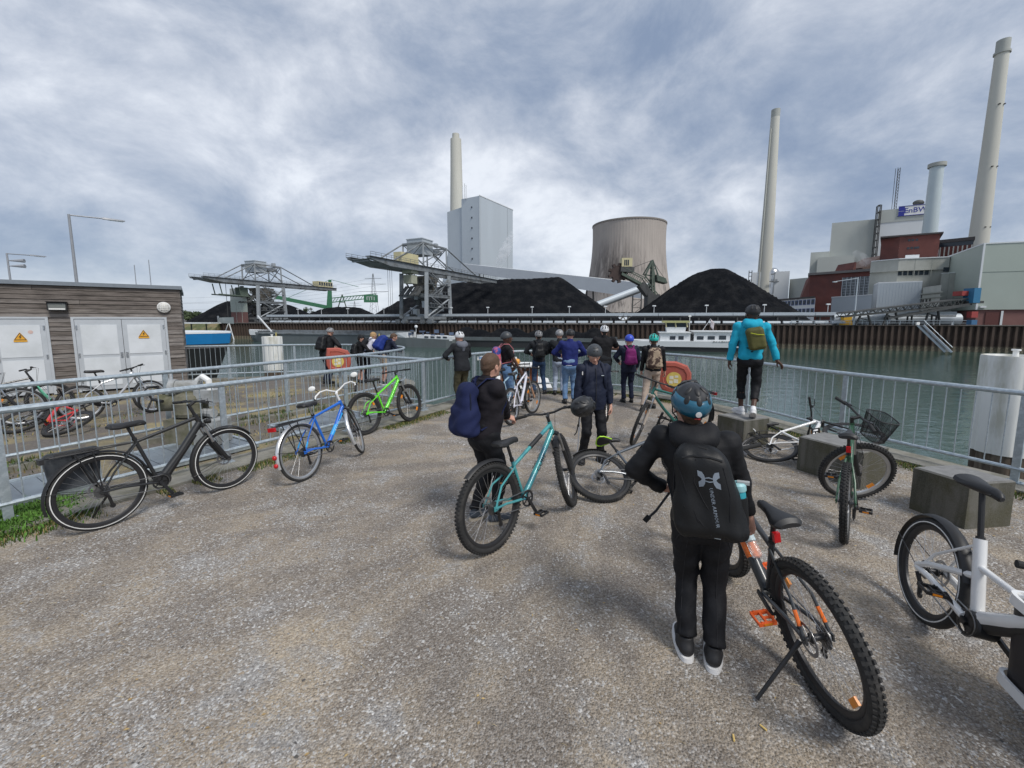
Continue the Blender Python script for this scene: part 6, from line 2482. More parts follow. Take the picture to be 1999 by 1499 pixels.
 for s in (1,-1):
  cv=Vector((0,math.cos(ca),math.sin(ca)))*s
  e=BB+Vector((s*.072,0,0))+cv*.17
  m_=MB().beam(BB+Vector((s*.055,0,0))-cv*.012,e,.014,.028,up=(0,-cv.z,cv.y))
  ko_=m_.build('crank_arm',chrome if city else darkmetal,root,smooth=False)
  pc=e+Vector((s*.058,0,0))
  pd=MB()
  for (y,) in ((-.045,),(.045,)):
   pd.box(pc+Vector((0,y,0)),(.098,.014,.020))
  for x in (-.045,0,.045):
   pd.box(pc+Vector((x,0,0)),(.010,.076,.016))
  for x in (-.03,.03):
   for y in (-.045,.045):
    pd.box(pc+Vector((x,y,.013)),(.006,.006,.008))
  pd.rod(e,pc,.008,6)
  po_=pd.build('pedal',pedal_m,root,smooth=False)
  rf=MB()
  for y in (-.0535,.0535):
   rf.box(pc+Vector((0,y,0)),(.045,.003,.012))
  rf.build('pedal_reflector',amber,po_,smooth=False)
 ch=MB()
 xr=.050
 for (a,b_) in ((BB+Vector((xr,0,rr_)),RA+Vector((xr-.004,0,.036))),(BB+Vector((xr,0,-rr_)),RA+Vector((xr-.004,.04,-.075)))):
  ch.tube([a,b_],.0042,5)
 ch.tube(arc_pts(BB+Vector((xr,0,0)),rr_+.002,90,-90,10),.0042,5)
 ch.build('chain',cass_m,root)
 dr=MB().tube([RA+Vector((.07,.01,-.02)),RA+Vector((.066,.035,-.055)),RA+Vector((.058,.04,-.075)),RA+Vector((.056,.055,-.15))],[.014,.012,.014,.012],8)
 dr.lathe([(.022,-.004),(.022,.004)],12,RA+Vector((.055,.055,-.15)),RX)
 dr.build('derailleur',darkmetal,root)
 if fend:
  w_=tw+.018
  if rfend != 'short':
   mo=mudguard(RA,r+.022,20,195,w_).build('rear_mudguard',fend,root)
   s_=MB()
   for s in (-1,1):
    e=RA+Vector((0,(r+.02)*math.cos(R(165)),(r+.02)*math.sin(R(165))))
    s_.tube([RA+Vector((s*.07,0,0)),e+Vector((s*w_/2,0,0))],.003,5)
   s_.build('mudguard_stay',darkmetal,mo)
  else:
   mudguard(RA,r+.03,62,128,w_*.8).build('rear_mudguard',fend,root)
  if ffend=='short':
   mudguard(FA,r+.012,75,130,w_).tf(S).build('front_mudguard',fend,root)
  elif ffend:
   mo=mudguard(FA,r+.020,35,205,w_).tf(S).build('front_mudguard',fend,root)
   s_=MB()
   for s in (-1,1):
    e=FA+Vector((0,(r+.02)*math.cos(R(195)),(r+.02)*math.sin(R(195))))
    s_.tube([FA+Vector((s*.07,0,0)),e+Vector((s*w_/2,0,0))],.003,5)
   s_.tf(S).build('mudguard_stay',darkmetal,mo)
 zr=2*r+.045
 if rack:
  k_=MB()
  for s in (-1,1):
   k_.tube([tts+Vector((s*.02,-.02,.0)),Vector((s*.055,.06,zr)),Vector((s*.06,-.10,zr)),Vector((s*.05,-.30,zr)),Vector((0,-.33,zr))],.006,6)
   for y in (-.02,.0):
    k_.tube([RA+Vector((s*.075,0,.02)),Vector((s*.06,-.03+y*6,zr))],.006,6)
  for y in (.02,-.08,-.18,-.27):
   k_.rod(Vector((-.056,y,zr)),Vector((.056,y,zr)),.005,6)
  for x in (-.02,.02):
   k_.rod(Vector((x,.05,zr)),Vector((x,-.31,zr)),.004,6)
  k_.tube([Vector((-.03,.0,zr+.012)),Vector((-.03,-.26,zr+.02)),Vector((.03,-.26,zr+.02)),Vector((.03,.0,zr+.012))],.004,6)
  ko_=k_.build('rack',blackp if rack is True else rack,root)
  m_=MB().box(Vector((0,-.345,zr-.02)),(.09,.03,.045))
  m_.build('tail_light',redl if tail != 'black' else blackp,ko_,smooth=False)
 if tail=='fender':
  for (a,sz_) in ((172,.028),(186,.026)):
   p=RA+Vector((0,(r+.04)*math.cos(R(a)),(r+.04)*math.sin(R(a))))
   MB().ell(p,(sz_,.022,sz_),12,8).build('tail_light',redl,root)
 elif tail=='post':
  p=sc+sd*.05+Vector((0,-.035,0))
  MB().box(p,(.034,.022,.055)).build('tail_light',redl,root,smooth=False)
 if pannier:
  m_=MB()
  rings=[]
  for (z,y0,y1,x1) in ((zr-.33,-.26,.0,.17),(zr-.30,-.29,.03,.19),(zr-.10,-.31,.05,.20),(zr+.0,-.31,.05,.16),(zr+.02,-.29,.03,.12)):
   rings.append([Vector((-.085,y0,z)),Vector((-.085,y1,z)),Vector((-x1,y1-.01,z)),Vector((-x1,y0+.01,z))])
  m_.loft(rings)
  po_=m_.build('pannier',mat('grey pannier fabric',(0.055,0.062,0.07),0.7,0,.2,12,.002,60),root)
  MB().box(Vector((-.15,-.13,zr-.14)),(.11,.30,.02)).build('pannier_strap',blackp,po_,smooth=False)
 if light:
  p=hb+fwd*.075-h*.0
  m_=MB().rod(p-Vector((0,.03,0)),p+Vector((0,.025,0)),.022,12,.030)
  m_.tube([p,hb+fwd*.02],.006,6)
  m_.tf(S)
  lo=m_.build('headlight',blackp,root)
  MB().ell(p+Vector((0,.027,0)),(.026,.006,.026),12,6).tf(S).build('lens',mat('lamp lens',(0.75,0.77,0.78),0.1),lo)
 if basket:
  c0_=bc+fwd*.15-h*.15
  m_=MB()
  for lv_,(hx_,hy_) in enumerate(((.105,.075),(.125,.09),(.14,.10))):
   z=-.12+lv_*.12
   pts_=[Vector((hx_*math.copysign(min(1,abs(math.cos(a))** .5),math.cos(a)),hy_*math.copysign(min(1,abs(math.sin(a))** .5),math.sin(a)),z)) for a in [2*PI*k/28 for k in range(28)]]
   m_.tube([c0_+p for p in pts_],.0055 if lv_ != 1 else .003,5,closed=True)
   if lv_==0:
    low_=pts_
   if lv_==2:
    for p,q in zip(low_,pts_):
     m_.rod(c0_+p,c0_+q,.0022,4)
  for x in [-.09+.03*k for k in range(7)]:
   m_.rod(c0_+Vector((x,-.07,-.12)),c0_+Vector((x,.07,-.12)),.0022,4)
  m_.tf(S)
  bo_=m_.build('basket',blackp,root)
  mesh_m=MATS.get('basket mesh') or mat('basket mesh',(0.03,0.03,0.03),0.7,alpha=0.45,var=0)
  m2=MB()
  ring_=lambda hx_,hy_,z:[c0_+Vector((hx_*math.copysign(min(1,abs(math.cos(a))** .5),math.cos(a)),hy_*math.copysign(min(1,abs(math.sin(a))** .5),math.sin(a)),z)) for a in [2*PI*k/28 for k in range(28)]]
  m2.loft([ring_(.103,.073,-.118),ring_(.138,.098,.118)],cap=False)
  m2.tf(S)
  m2.build('basket_mesh',mesh_m,bo_)
 if kick:
  b0=Vector((-.055,.06,r-.06)) if kick=='rear' else BB+Vector((-.04,-.05,-.03))
  ex_=-.34 if kick=='rear' else -.22
  e=Vector((ex_,b0.y-.06,.012-ex_*math.tan(R(kz))))
  m_=MB().tube([b0,b0+(e-b0)*.15,e],[.014,.011,.009],8)
  m_.build('kickstand',blackp if not city else chrome,root)
 place(root,M)
 return root,dict(BB=BB,sc=sc,hb=hb,ht=ht,bc=bc,RA=RA,FA=FA,S=S,bar=lambda s:S @ bp(pts[-1],s),dt=dt,saddle=ssz)
def pose(Rp,heading,lean=0.0,pitch=0.0):
 """rear contact point, heading vector, lean in degrees (positive = to the bike's left)"""
 hd=Vector((heading[0],heading[1],0)).normalized()
 yaw=math.atan2(-hd.x,hd.y)
 return Matrix.Translation(Vector((Rp[0],Rp[1],Rp[2] if len(Rp)>2 else 0.0))) @ Matrix.Rotation(yaw,4,'Z') @ Matrix.Rotation(R(pitch),4,'X') @ Matrix.Rotation(R(-lean),4,'Y')
def from_px(ru,rv,fu,fv):
 a,b_=G(ru,rv),G(fu,fv)
 return (a.x,a.y),(b_-a)
BK={}
p,hd=from_px(207,1030,441,955)
p_black=paint('satin black frame',(0.020,0.021,0.022),0.4)
BK['ebike']=bike('black trekking e-bike with grey pannier parked at the left railing',p_black,pose(p,hd,4),wb=1.08,r=.355,tw=.042,knob=False,susp=True,
 fend=blackp,rfend=True,ffend=True,rack=True,motor=True,stripe=True,kick='rear',light=True,pannier=True,tail='black',fine=True,bar='flat',bar_h=.07,dt=.036,crank=-62,steer=4,st=.50,post=.13)
p,hd=from_px(598,937,712,881)
p_blue=paint('bright blue frame',(0.012,0.13,0.55))
p_blue2=paint('light blue panel',(0.03,0.36,0.78))
sil=mat('silver mudguard',(0.62,0.63,0.64),0.3,0.6,.06)
BK['blue']=bike('bright blue city bicycle with curved white handlebar, two round mirrors and silver mudguards',p_blue,pose(p,hd,9),wb=1.06,r=.345,tw=.035,knob=False,steer=30,susp=False,
 bar='city',bar_m=white,fend=sil,rfend=True,ffend=True,rack=True,tail='fender',kick='mid',kz=9,light=True,fork_m=blackp,rim_m=rim_s,city=True,dt=.027,accent=p_blue2,crank=12,mirrors=True,fine=True,disc=False,spoke_ref=0,bar_h=.05,st=.48,post=.12)
r_,q=BK['blue']
fo_=[o for o in r_.children if o.name.startswith('frame')][0]
for k in range(6):
 pm0=q['BB']+(q['hb']-q['BB'])*(.42+.05*k)
 MB().box(pm0+Vector((.0285,0,.004*(k%2))),(.002,.012,.022-.006*(k%3)),Matrix.Rotation(R(-35),3,'X')).build('print_mark',sole_pr if False else print_l,fo_,smooth=False)
p,hd=from_px(717,848,804,822)
p_green=paint('neon green frame',(0.14,0.72,0.03))
BK['green']=bike('neon green mountain bike leaning against the left railing',p_green,pose(p,hd,7),wb=1.08,r=.36,tw=.052,steer=8,susp=True,fend=None,kick=None,dt=.029,crank=-30,spoke_ref=2,fine=True,rim_m=rim_k,
 text='SCOTT',text_m=mat('dark green print',(.03,.26,.015),.5),st=.40,post=.20,tt_drop=.02)
p,hd=from_px(964,1075,1124,978)
p_turq=paint('turquoise shimmer frame',(0.07,0.33,0.34),0.38,0.15,col2=(0.03,0.10,0.17))
BK['turq']=bike('turquoise mountain bike with short mudguards held by the boy with the navy backpack',p_turq,pose(p,hd,6),wb=1.18,r=.375,tw=.058,steer=28,susp=True,fend=blackp,ffend='short',rfend='short',dt=.028,
 crank=-62,text='CUBE',text_m=print_d,fine=True,wrap=True,bar='riser',st=.40,post=.15,tt_drop=.03)
p,hd=from_px(1612,1372,1405,1110)
p_dark=paint('anthracite frame',(0.040,0.044,0.048),0.35)
p_or=paint('orange panel',(0.80,0.16,0.015),0.35)
ped_or=mat('orange pedal',(0.80,0.13,0.025),0.4)
BK['orange']=bike('anthracite and orange mountain bike with orange pedals standing beside the boy in black',p_dark,pose(p,hd,11),kz=11,wb=1.14,r=.37,tw=.060,steer=12,susp=True,dt=.034,accent=p_or,pedal_m=ped_or,crank=8,
 kick='rear',tail='post',spoke_ref=2,fine=True,st=.42,post=.17,tt_drop=.02)
M_=Matrix.Translation((1.02,4.23,0.02)) @ Matrix.Rotation(R(-84),4,'Z') @ Matrix.Rotation(R(-60),4,'Y')
p_grey=paint('slate grey frame',(0.10,0.115,0.135),0.35,.3)
neon=mat('neon yellow edge',(0.45,0.80,0.03),0.5)
BK['fallen']=bike('slate grey mountain bike lying on its side between the boys, neon edged saddle',p_grey,M_,wb=1.10,r=.355,tw=.054,steer=20,susp=True,fend=blackp,rfend='short',fine=True,rim_m=rim_k,crank=40,dt=.026,st=.42,post=.16)
r_,q=BK['fallen']
sa=Matrix.Translation(q['saddle']+Vector((0,-.005,.035)))
ed=MB()
ed.tube([sa @ Vector(v) for v in ((.030,.03,-.018),(.062,-.03,-.02),(.084,-.08,-.022),(.082,-.13,-.02),(.05,-.155,-.016),(0,-.158,-.014),(-.05,-.155,-.016),(-.082,-.13,-.02),(-.084,-.08,-.022),(-.062,-.03,-.02),(-.03,.03,-.018))],.0075,6)
ed.build('saddle_edge',neon,r_)
b_=G(1243,868)
hd=Vector((-.93,-.36,0)).normalized()
p_teal=paint('dark teal frame',(0.02,0.12,0.10),0.35)
p_beige=paint('beige fork paint',(0.42,0.36,0.30),0.4)
a=b_-hd*1.17
BK['teal']=bike('dark teal bicycle with beige fork and rear rack behind the boy in black',p_teal,pose((a.x,a.y),hd,3),wb=1.17,r=.35,tw=.048,steer=40,susp=True,fork_m=p_beige,rack=True,fend=blackp,rfend=True,rim_m=rim_k,spoke_ref=2,dt=.024,fine=True,bar_h=.02)
p_wh=paint('white lilac frame',(0.66,0.66,0.74),0.3)
a=G(1000,829)
BK['lilac']=bike('white and lilac mountain bike standing at the far end with grey saddle',p_wh,pose((a.x,a.y),(.42,.90),5),wb=1.06,r=.345,tw=.05,steer=-6,susp=True,rim_m=rim_s,fork_m=paint('copper fork',(0.45,.26,.16),.4),spoke_ref=2,dt=.026,st=.44)
p_pb=paint('pale blue frame',(0.34,0.50,0.62),0.3)
BK['pale']=bike('pale blue mountain bike behind the lilac one, held by the boy with the pink backpack',p_pb,pose((-.30,8.15),(.55,.83),4),wb=1.05,r=.345,tw=.05,steer=10,susp=True,rim_m=rim_k,dt=.024,st=.44)
a=G(1182,824)
hd=Vector((-.20,-.98,0))
b_=a-hd.normalized()*1.05
BK['blackb']=bike('black bicycle with white front mudguard behind the boy in the navy jacket',paint('plain black frame',(.018,.018,.02),.35),pose((b_.x,b_.y),hd,-6),wb=1.05,r=.345,tw=.04,knob=False,steer=12,susp=False,fend=mat('white mudguard',(.7,.7,.7),.4),ffend=True,rfend=True,rim_m=rim_s,bar_h=.03)
a=G(1649,1055)
p_gb=paint('black green frame',(0.035,0.10,0.055),0.3)
BK['basket']=bike('black and green mountain bike with wire basket, front wheel turned, by the middle concrete block',p_gb,pose((a.x,a.y),(.66,.75),3),wb=1.07,r=.35,tw=.058,steer=-62,susp=True,basket=True,tail='post',spoke_ref=2,rim_m=rim_s,fine=True,dt=.024,crank=-72,st=.44,post=.17,bar='riser')
P0=Vector((3.64,5.40,0.06))
hdv=Vector((0.93,-0.16,0.24)).normalized()
upv=Vector((0.05,0.96,0.20))
upv=(upv-hdv*upv.dot(hdv)).normalized()
xv=hdv.cross(upv)
M_=Matrix((xv,hdv,upv)).transposed().to_4x4()
M_.translation=P0
p_w2=paint('white gloss',(0.74,0.74,0.73),0.25)
BK['lying']=bike('white bicycle with black rack lying over the middle concrete block',p_w2,M_,wb=1.06,r=.345,tw=.036,knob=False,steer=8,susp=False,rack=True,fend=mat('grey mudguard',(.22,.22,.23),.5),rfend=True,dt=.027,bar_h=.04,fine=True)
r_,q=BK['lying']
ck=MB()
zr_=2*.345+.06
ck.tube([Vector((.12*math.cos(a_),-.13+.12*math.sin(a_),zr_+.04*math.sin(2*a_))) for a_ in [2*PI*k/24 for k in range(24)]],.009,6,closed=True)
ck.build('cable_lock',mat('white cable lock',(.7,.7,.7),.5),r_)
M_=pose((2.68,2.53),(-.33,-.94),6)
BK['cargo']=bike('white long cargo bicycle with black mudguards cut off by the right edge of the picture',p_w2,M_,wb=1.28,r=.335,tw=.056,knob=False,stripe=True,steer=0,susp=False,fend=blackp,rfend=True,motor=True,dt=.04,low=True,crank=160,fine=True,fork_m=p_w2,st=.46,post=.26)
r_,q=BK['cargo']
m_=MB()
for s in (-1,1):
 m_.tube([q['BB']+Vector((s*.05,-.02,.02)),Vector((s*.068,.12,.345)),Vector((s*.074,0,.345))],[.022,.018,.016],10)
 m_.tube([q['BB']+q['sc']*0+(q['sc']-q['BB'])*.55,Vector((s*.068,.1,.42)),Vector((s*.072,-.01,.355))],[.02,.018,.016],10)
m_.tube([q['BB'],q['sc']],.029,12)
m_.build('rear_triangle',p_w2,r_)
bx_c=Vector((-.15,.84,.12))
m_=MB()
def rrect(hx_,hy_,z,c,pw=.35,n_=28):
 return [c+Vector((hx_*math.copysign(abs(math.cos(a))** pw,math.cos(a)),hy_*math.copysign(abs(math.sin(a))** pw,math.sin(a)),z)) for a in [2*PI*k/n_ for k in range(n_)]]
m_.loft([rrect(.13,.17,.0,bx_c),rrect(.155,.20,.05,bx_c),rrect(.19,.24,.44,bx_c),rrect(.17,.22,.44,bx_c),rrect(.12,.16,.03,bx_c)])
m_.build('cargo_tub',mat('black tub plastic',(.014,.013,.016),.55),r_)
m_=MB()
for z,k in ((.43,1.0),(.02,.88)):
 ring=rrect(.205*k,.255*k,z,bx_c)
 ring2=rrect(.205*k,.255*k,z+.05,bx_c)
 r3_=rrect(.19*k,.24*k,z+.05,bx_c)
 r4_=rrect(.19*k,.24*k,z,bx_c)
 m_=MB().loft([ring,ring2,r3_,r4_,ring],cap=False)
 m_.build('tub_rim',p_w2,r_)
p_si=paint('silver red frame',(0.50,0.51,0.53),0.3,.3)
a=G(162,822,-.03)
hl=(.66,.75)
BK['shed1']=bike('silver hardtail bicycle with red saddle edge in front of the double shed door',p_si,pose((a.x,a.y,-.03),hl,5),wb=1.06,r=.35,tw=.05,steer=28,susp=True,rim_m=rim_s,basket=False,fork_m=p_si,dt=.024)
b_=G(103,814,-.03)
hdn=Vector((*hl,0)).normalized()
a=b_-hdn*1.07
BK['shed2']=bike('black bicycle with mint green fork blades at the left end of the shed',paint('matt black',(.02,.02,.022),.5),pose((a.x,a.y,-.03),hl,4),wb=1.07,r=.36,tw=.045,steer=15,susp=False,rim_m=rim_k,fork_m=paint('mint green',(.16,.55,.36),.4),spoke_ref=2,bar='riser',bar_h=.06,text=None)
a=b_-hdn*1.07+Vector((.25,-.75,0))
BK['shed3']=bike('green and black bicycle at the left picture edge, only its front half in view',paint('yellow green frame',(.30,.55,.10),.4),pose((a.x,a.y,-.03),hl,6),wb=1.07,r=.36,tw=.05,steer=-5,susp=True,rim_m=rim_s,spoke_ref=1)
b_=G(100,850,-.03)
M_=Matrix.Translation((b_.x+.08,b_.y-.15,0.0)) @ Matrix.Rotation(R(78),4,'Z') @ Matrix.Rotation(R(66),4,'Y')
BK['shed4']=bike('red bicycle lying on the ground behind the left railings',paint('red frame',(.55,.03,.03),.35),M_,wb=1.06,r=.35,tw=.05,steer=10,susp=False,rim_m=rim_k,dt=.03)
r_,q=BK['orange']
Mo=Matrix.LocRotScale(r_.location,r_.rotation_euler,None)
d=(q['hb']-q['BB']).normalized()
nrm=Vector((0,d.z,-d.y))*-1
o_=q['BB']+(q['hb']-q['BB'])*.40+nrm*(q['dt']+.042)
bt=thing('water_bottle','clear plastic water bottle with dark cap on the orange mountain bike','bottle',(0,0,0))
fr_=basis(o_,Vector((1,0,0)),nrm)
Mb=Matrix((Vector((1,0,0)),nrm,Vector((1,0,0)).cross(nrm))).transposed()
if (Mb @ Vector((0,0,1))).dot(d)<0:
 Mb=Mb @ Matrix.Rotation(PI,3,'X')
pet=bpy.data.materials.new('clear bottle plastic')
pet.use_nodes=True
pb_=pet.node_tree.nodes['Principled BSDF']
pb_.inputs['Base Color'].default_value=(.75,.85,.86,1)
pb_.inputs['Roughness'].default_value=.1
pb_.inputs['Transmission Weight'].default_value=.75
pb_.inputs['Alpha'].default_value=.6
MB().lathe([(.026,-.10),(.032,-.09),(.032,-.05),(.029,-.03),(.032,-.01),(.032,.05),(.027,.08),(.013,.105),(.013,.115)],20,o_,Mb).build('body',pet,bt)
MB().lathe([(.015,.112),(.015,.132),(.012,.135)],16,o_,Mb).build('cap',blackp,bt)
MB().lathe([(.0325,-.005),(.0325,.045)],20,o_,Mb).build('label',mat('bottle label',(.45,.55,.58),.5,0,.25,40),bt)
place(bt,Mo)
# PEOPLE
def surface_net(Fd,org,h):
 nx,ny,nz=Fd.shape
 ins=Fd<0
 cs=(nx-1,ny-1,nz-1)
 S_=np.zeros(cs+(3,))
 N_=np.zeros(cs)
 for ax in range(3):
  for b_ in (0,1):
   for c in (0,1):
    o0=[0,0,0]
    oth=[k for k in range(3) if k != ax]
    o0[oth[0]],o0[oth[1]]=b_,c
    o1=list(o0)
    o1[ax]=1
    sl0=tuple(slice(o0[k],o0[k]+cs[k]) for k in range(3))
    sl1=tuple(slice(o1[k],o1[k]+cs[k]) for k in range(3))
    f0,f1=Fd[sl0],Fd[sl1]
    m_=(f0<0) != (f1<0)
    t=np.where(m_,f0/np.where(m_,f0-f1,1),0)
    N_+=m_
    for k in range(3):
     S_[...,k]+=m_*((t if k==ax else o0[k]))
 act=N_>0
 idx=np.full(cs,-1)
 idx[act]=np.arange(act.sum())
 I=np.argwhere(act)
 V=(I+S_[act]/N_[act][:,None])*h+org
 quads=[]
 for ax in range(3):
  a,b_=[k for k in range(3) if k != ax]
  sl0=[slice(1,-1)]*3
  sl1=[slice(1,-1)]*3
  sl0[ax]=slice(0,-1)
  sl1[ax]=slice(1,None)
  f0,f1=ins[tuple(sl0)],ins[tuple(sl1)]
  ch=np.argwhere(f0 != f1)
  if not len(ch):
   continue
  flip=f0[tuple(ch.T)]
  c=ch.copy()
  for k in range(3):
   if k != ax:
    c[:,k]+=1
  ea,eb=np.zeros(3,int),np.zeros(3,int)
  ea[a],eb[b_]=1,1
  q=[idx[tuple((c-ea-eb).T)],idx[tuple((c-eb).T)],idx[tuple(c.T)],idx[tuple((c-ea).T)]]
  Q_=np.stack(q,1)
  fl=flip if ax != 1 else ~flip
  Q_[~fl]=Q_[~fl][:,::-1]
  quads.append(Q_)
 return V,np.concatenate(quads)
class Field:
 def __init__(s,lo,hi,h):
  s.h=h
  s.o=np.array(lo,float)
  n=np.ceil((np.array(hi)-s.o)/h).astype(int)+1
  s.ax=[s.o[k]+np.arange(n[k])*h for k in range(3)]
  s.F=np.full(n,0.5)
 def _blk(s,lo,hi):
  sl=[]
  for k in range(3):
   a=max(0,int((lo[k]-s.o[k])/s.h))
   b_=min(s.F.shape[k],int((hi[k]-s.o[k])/s.h)+2)
   if a >= b_:
    return None,None
   sl.append(slice(a,b_))
  g=np.meshgrid(*[s.ax[k][sl[k]] for k in range(3)],indexing='ij')
  return tuple(sl),g
 def _mix(s,sl,d,k,sub):
  f=s.F[sl]
  if sub:
   h_=np.clip(0.5-0.5*(f+d)/k,0,1)
   s.F[sl]=f*(1-h_)-d*h_+k*h_*(1-h_)
  else:
   h_=np.clip(0.5+0.5*(d-f)/k,0,1)
   s.F[sl]=d*(1-h_)+f*h_-k*h_*(1-h_)
 def cone(s,a,b_,r1,r2,k=0.03,fl=(1,1,1),sub=False):
  """rounded cone; fl > 1 squeezes that axis"""
  a,b_=np.array(a,float),np.array(b_,float)
  mx=max(r1,r2)+k+.05
  sl,g=s._blk(np.minimum(a,b_)-mx,np.maximum(a,b_)+mx)
  if sl is None:
   return s
  w=np.array(fl,float)
  P=[(g[i]-a[i])*w[i] for i in range(3)]
  ba=(b_-a)*w
  L2=max((ba** 2).sum(),1e-9)
  t=np.clip(sum(P[i]*ba[i] for i in range(3))/L2,0,1)
  d=np.sqrt(sum((P[i]-t*ba[i])** 2 for i in range(3)))-(r1+(r2-r1)*t)
  s._mix(sl,d,k,sub)
  return s
 def ell(s,c,r,k=0.02,sub=False):
  c,r=np.array(c,float),np.array(r,float)
  sl,g=s._blk(c-r-k-.03,c+r+k+.03)
  if sl is None:
   return s
  q=[(g[i]-c[i])/r[i] for i in range(3)]
  l1=np.sqrt(sum(x*x for x in q))
  l2=np.sqrt(sum((q[i]/r[i])** 2 for i in range(3)))
  d=l1*(l1-1)/np.maximum(l2,1e-6)
  s._mix(sl,d,k,sub)
  return s
 def rbox(s,c,hx,r,k=0.02,taper=0.0):
  c,hx=np.array(c,float),np.array(hx,float)
  sl,g=s._blk(c-hx-r-k-.05,c+hx+r+k+.05)
  if sl is None:
   return s
  tz=1-taper*(g[2]-c[2])/hx[2]
  q=[np.abs(g[0]-c[0])/tz-hx[0],np.abs(g[1]-c[1])/tz-hx[1],np.abs(g[2]-c[2])-hx[2]]
  d=np.sqrt(sum(np.maximum(x,0)** 2 for x in q))+np.minimum(np.maximum(np.maximum(q[0],q[1]),q[2]),0)-r
  s._mix(sl,d,k,False)
  return s
 def clip(s,p,n,box=None):
  p,n=np.array(p,float),np.array(n,float)
  n /= np.linalg.norm(n)
  if box is None:
   sl=tuple(slice(0,x) for x in s.F.shape)
   g=np.meshgrid(*s.ax,indexing='ij')
  else:
   sl,g=s._blk(*box)
   if sl is None:
    return s
  d=sum((g[i]-p[i])*n[i] for i in range(3))
  s.F[sl]=np.maximum(s.F[sl],d)
  return s
 def wrinkle(s,amp,freq,seed,stretch=(1,1,1.6)):
  r2=np.random.default_rng(seed)
  near=np.abs(s.F)<0.05
  I=np.argwhere(near)
  P=s.o+I*s.h
  v=np.zeros(len(I))
  for k in range(7):
   kv=r2.normal(0,1,3)*np.array(stretch)
   kv *= freq*(0.7+0.35*k)/np.linalg.norm(kv)
   ph=r2.normal(0,1,3)*freq*.3
   v+=np.sin(P @ kv+r2.uniform(0,6)+1.2*np.sin(P @ ph))/(1+.35*k)
  s.F[near]+=amp*v/2.4
  return s
 def mesh(s):
  s.F[0],s.F[-1]=.5,.5
  s.F[:,0],s.F[:,-1]=.5,.5
  s.F[:,:,0],s.F[:,:,-1]=.5,.5
  return surface_net(s.F,s.o,s.h)
def net_obj(name,parts,mt,parent):
 Vs,Fs,o=[],[],0
 for V,F in parts:
  Vs.append(V)
  Fs.append(F+o)
  o+=len(V)
 me=np_mesh(name,np.concatenate(Vs),np.concatenate(Fs),mt,True)
 ob=bpy.data.objects.new(name,me)
 COL.objects.link(ob)
 ob.parent=parent
 W[ob.name]=Matrix.Identity(4)
 return ob
def fabric(name,c,rough=0.85,bump=0.003,var=0.15,col2=None,mscale=3,bscale=70,mlo=.45,mhi=.65):
 return mat(name,c,rough,0,var,8,bump,bscale,col2=col2,mscale=mscale,mlo=mlo,mhi=mhi,spec=0.32)
skin_l=mat('fair skin',(0.52,0.29,0.215),0.5,0,0.08,12,spec=.35)
skin_d=mat('dark skin',(0.085,0.042,0.028),0.45,0,0.12,12,spec=.4)
f_black=fabric('black softshell',(0.0080,0.0084,0.0105),.7)
f_blackp=fabric('black track trousers',(0.0060,0.0064,0.0088),.7,var=.25)
f_navyj=fabric('dark navy rain jacket',(0.0085,0.013,0.032),.7)
f_navy=fabric('navy blue fabric',(0.0095,0.0155,0.062))
f_bomber=fabric('navy bomber',(0.012,0.020,0.12))
f_char=fabric('charcoal jacket',(0.016,0.018,0.022))
f_turq=fabric('turquoise fleece',(0.015,0.36,0.52))
f_olive=fabric('olive cargo cloth',(0.055,0.050,0.028),col2=(0.085,.075,.045))
f_jean=fabric('mid blue denim',(0.10,0.185,0.33),col2=(0.19,.29,.44),mscale=5)
f_jeand=fabric('dark blue denim',(0.022,0.048,0.105),col2=(0.04,.075,.14),mscale=5)
f_jeanl=fabric('pale denim',(0.36,0.42,0.52))
f_beige=fabric('beige trousers',(0.40,0.32,0.26))
f_khaki=fabric('khaki shorts',(0.36,0.29,0.22))
f_tee=fabric('black cotton',(0.010,0.010,0.012))
f_white=fabric('white shirt',(0.62,0.62,0.70))
hair_br=mat('brown hair',(0.085,0.048,0.028),0.7,0,0.3,60,0.004,220)
hair_dk=mat('dark hair',(0.018,0.013,0.010),0.7,0,0.3,60,0.004,200)
hair_bl=mat('blond hair',(0.38,0.24,0.11),0.7,0,0.3,60,0.004,200)
eye_m=mat('eye dark',(0.03,0.02,0.018),.2,var=0)
eye_w=mat('eye white',(.6,.58,.55),.3,var=0)
lip_m=mat('lips',(0.40,0.16,0.13),.5)
lip_d=mat('dark lips',(0.10,0.04,0.035),.5)
shoe_w=mat('white trainer',(0.75,0.75,0.76),0.6,0,.05,20)
shoe_k=mat('black shoe',(0.016,0.016,0.018),0.6,0,.15,20)
shoe_g=mat('grey trainer',(0.06,0.075,0.095),0.7,0,.2,30)
sole_w=mat('white sole',(0.74,0.73,0.72),0.6,0,.05,20)
sole_b=mat('beige sole',(0.50,0.43,0.33),0.6,0,.05,20)
sole_k=mat('black sole',(0.02,0.02,0.02),0.7)
def V3(*a):
 return np.array(a,float)
def ik(a,c,l1,l2,hint):
 a,c,hint=map(lambda v:np.array(v,float),(a,c,hint))
 d=c-a
 L_=np.linalg.norm(d)
 if L_>(l1+l2)*.999:
  return a+d*(l1/(l1+l2))
 x=(l1*l1-l2*l2+L_*L_)/(2*L_)
 hh_=math.sqrt(max(l1*l1-x*x,0))
 u=d/L_
 n_=hint-u*hint.dot(u)
 n_ /= max(np.linalg.norm(n_),1e-6)
 return a+u*x+n_*hh_
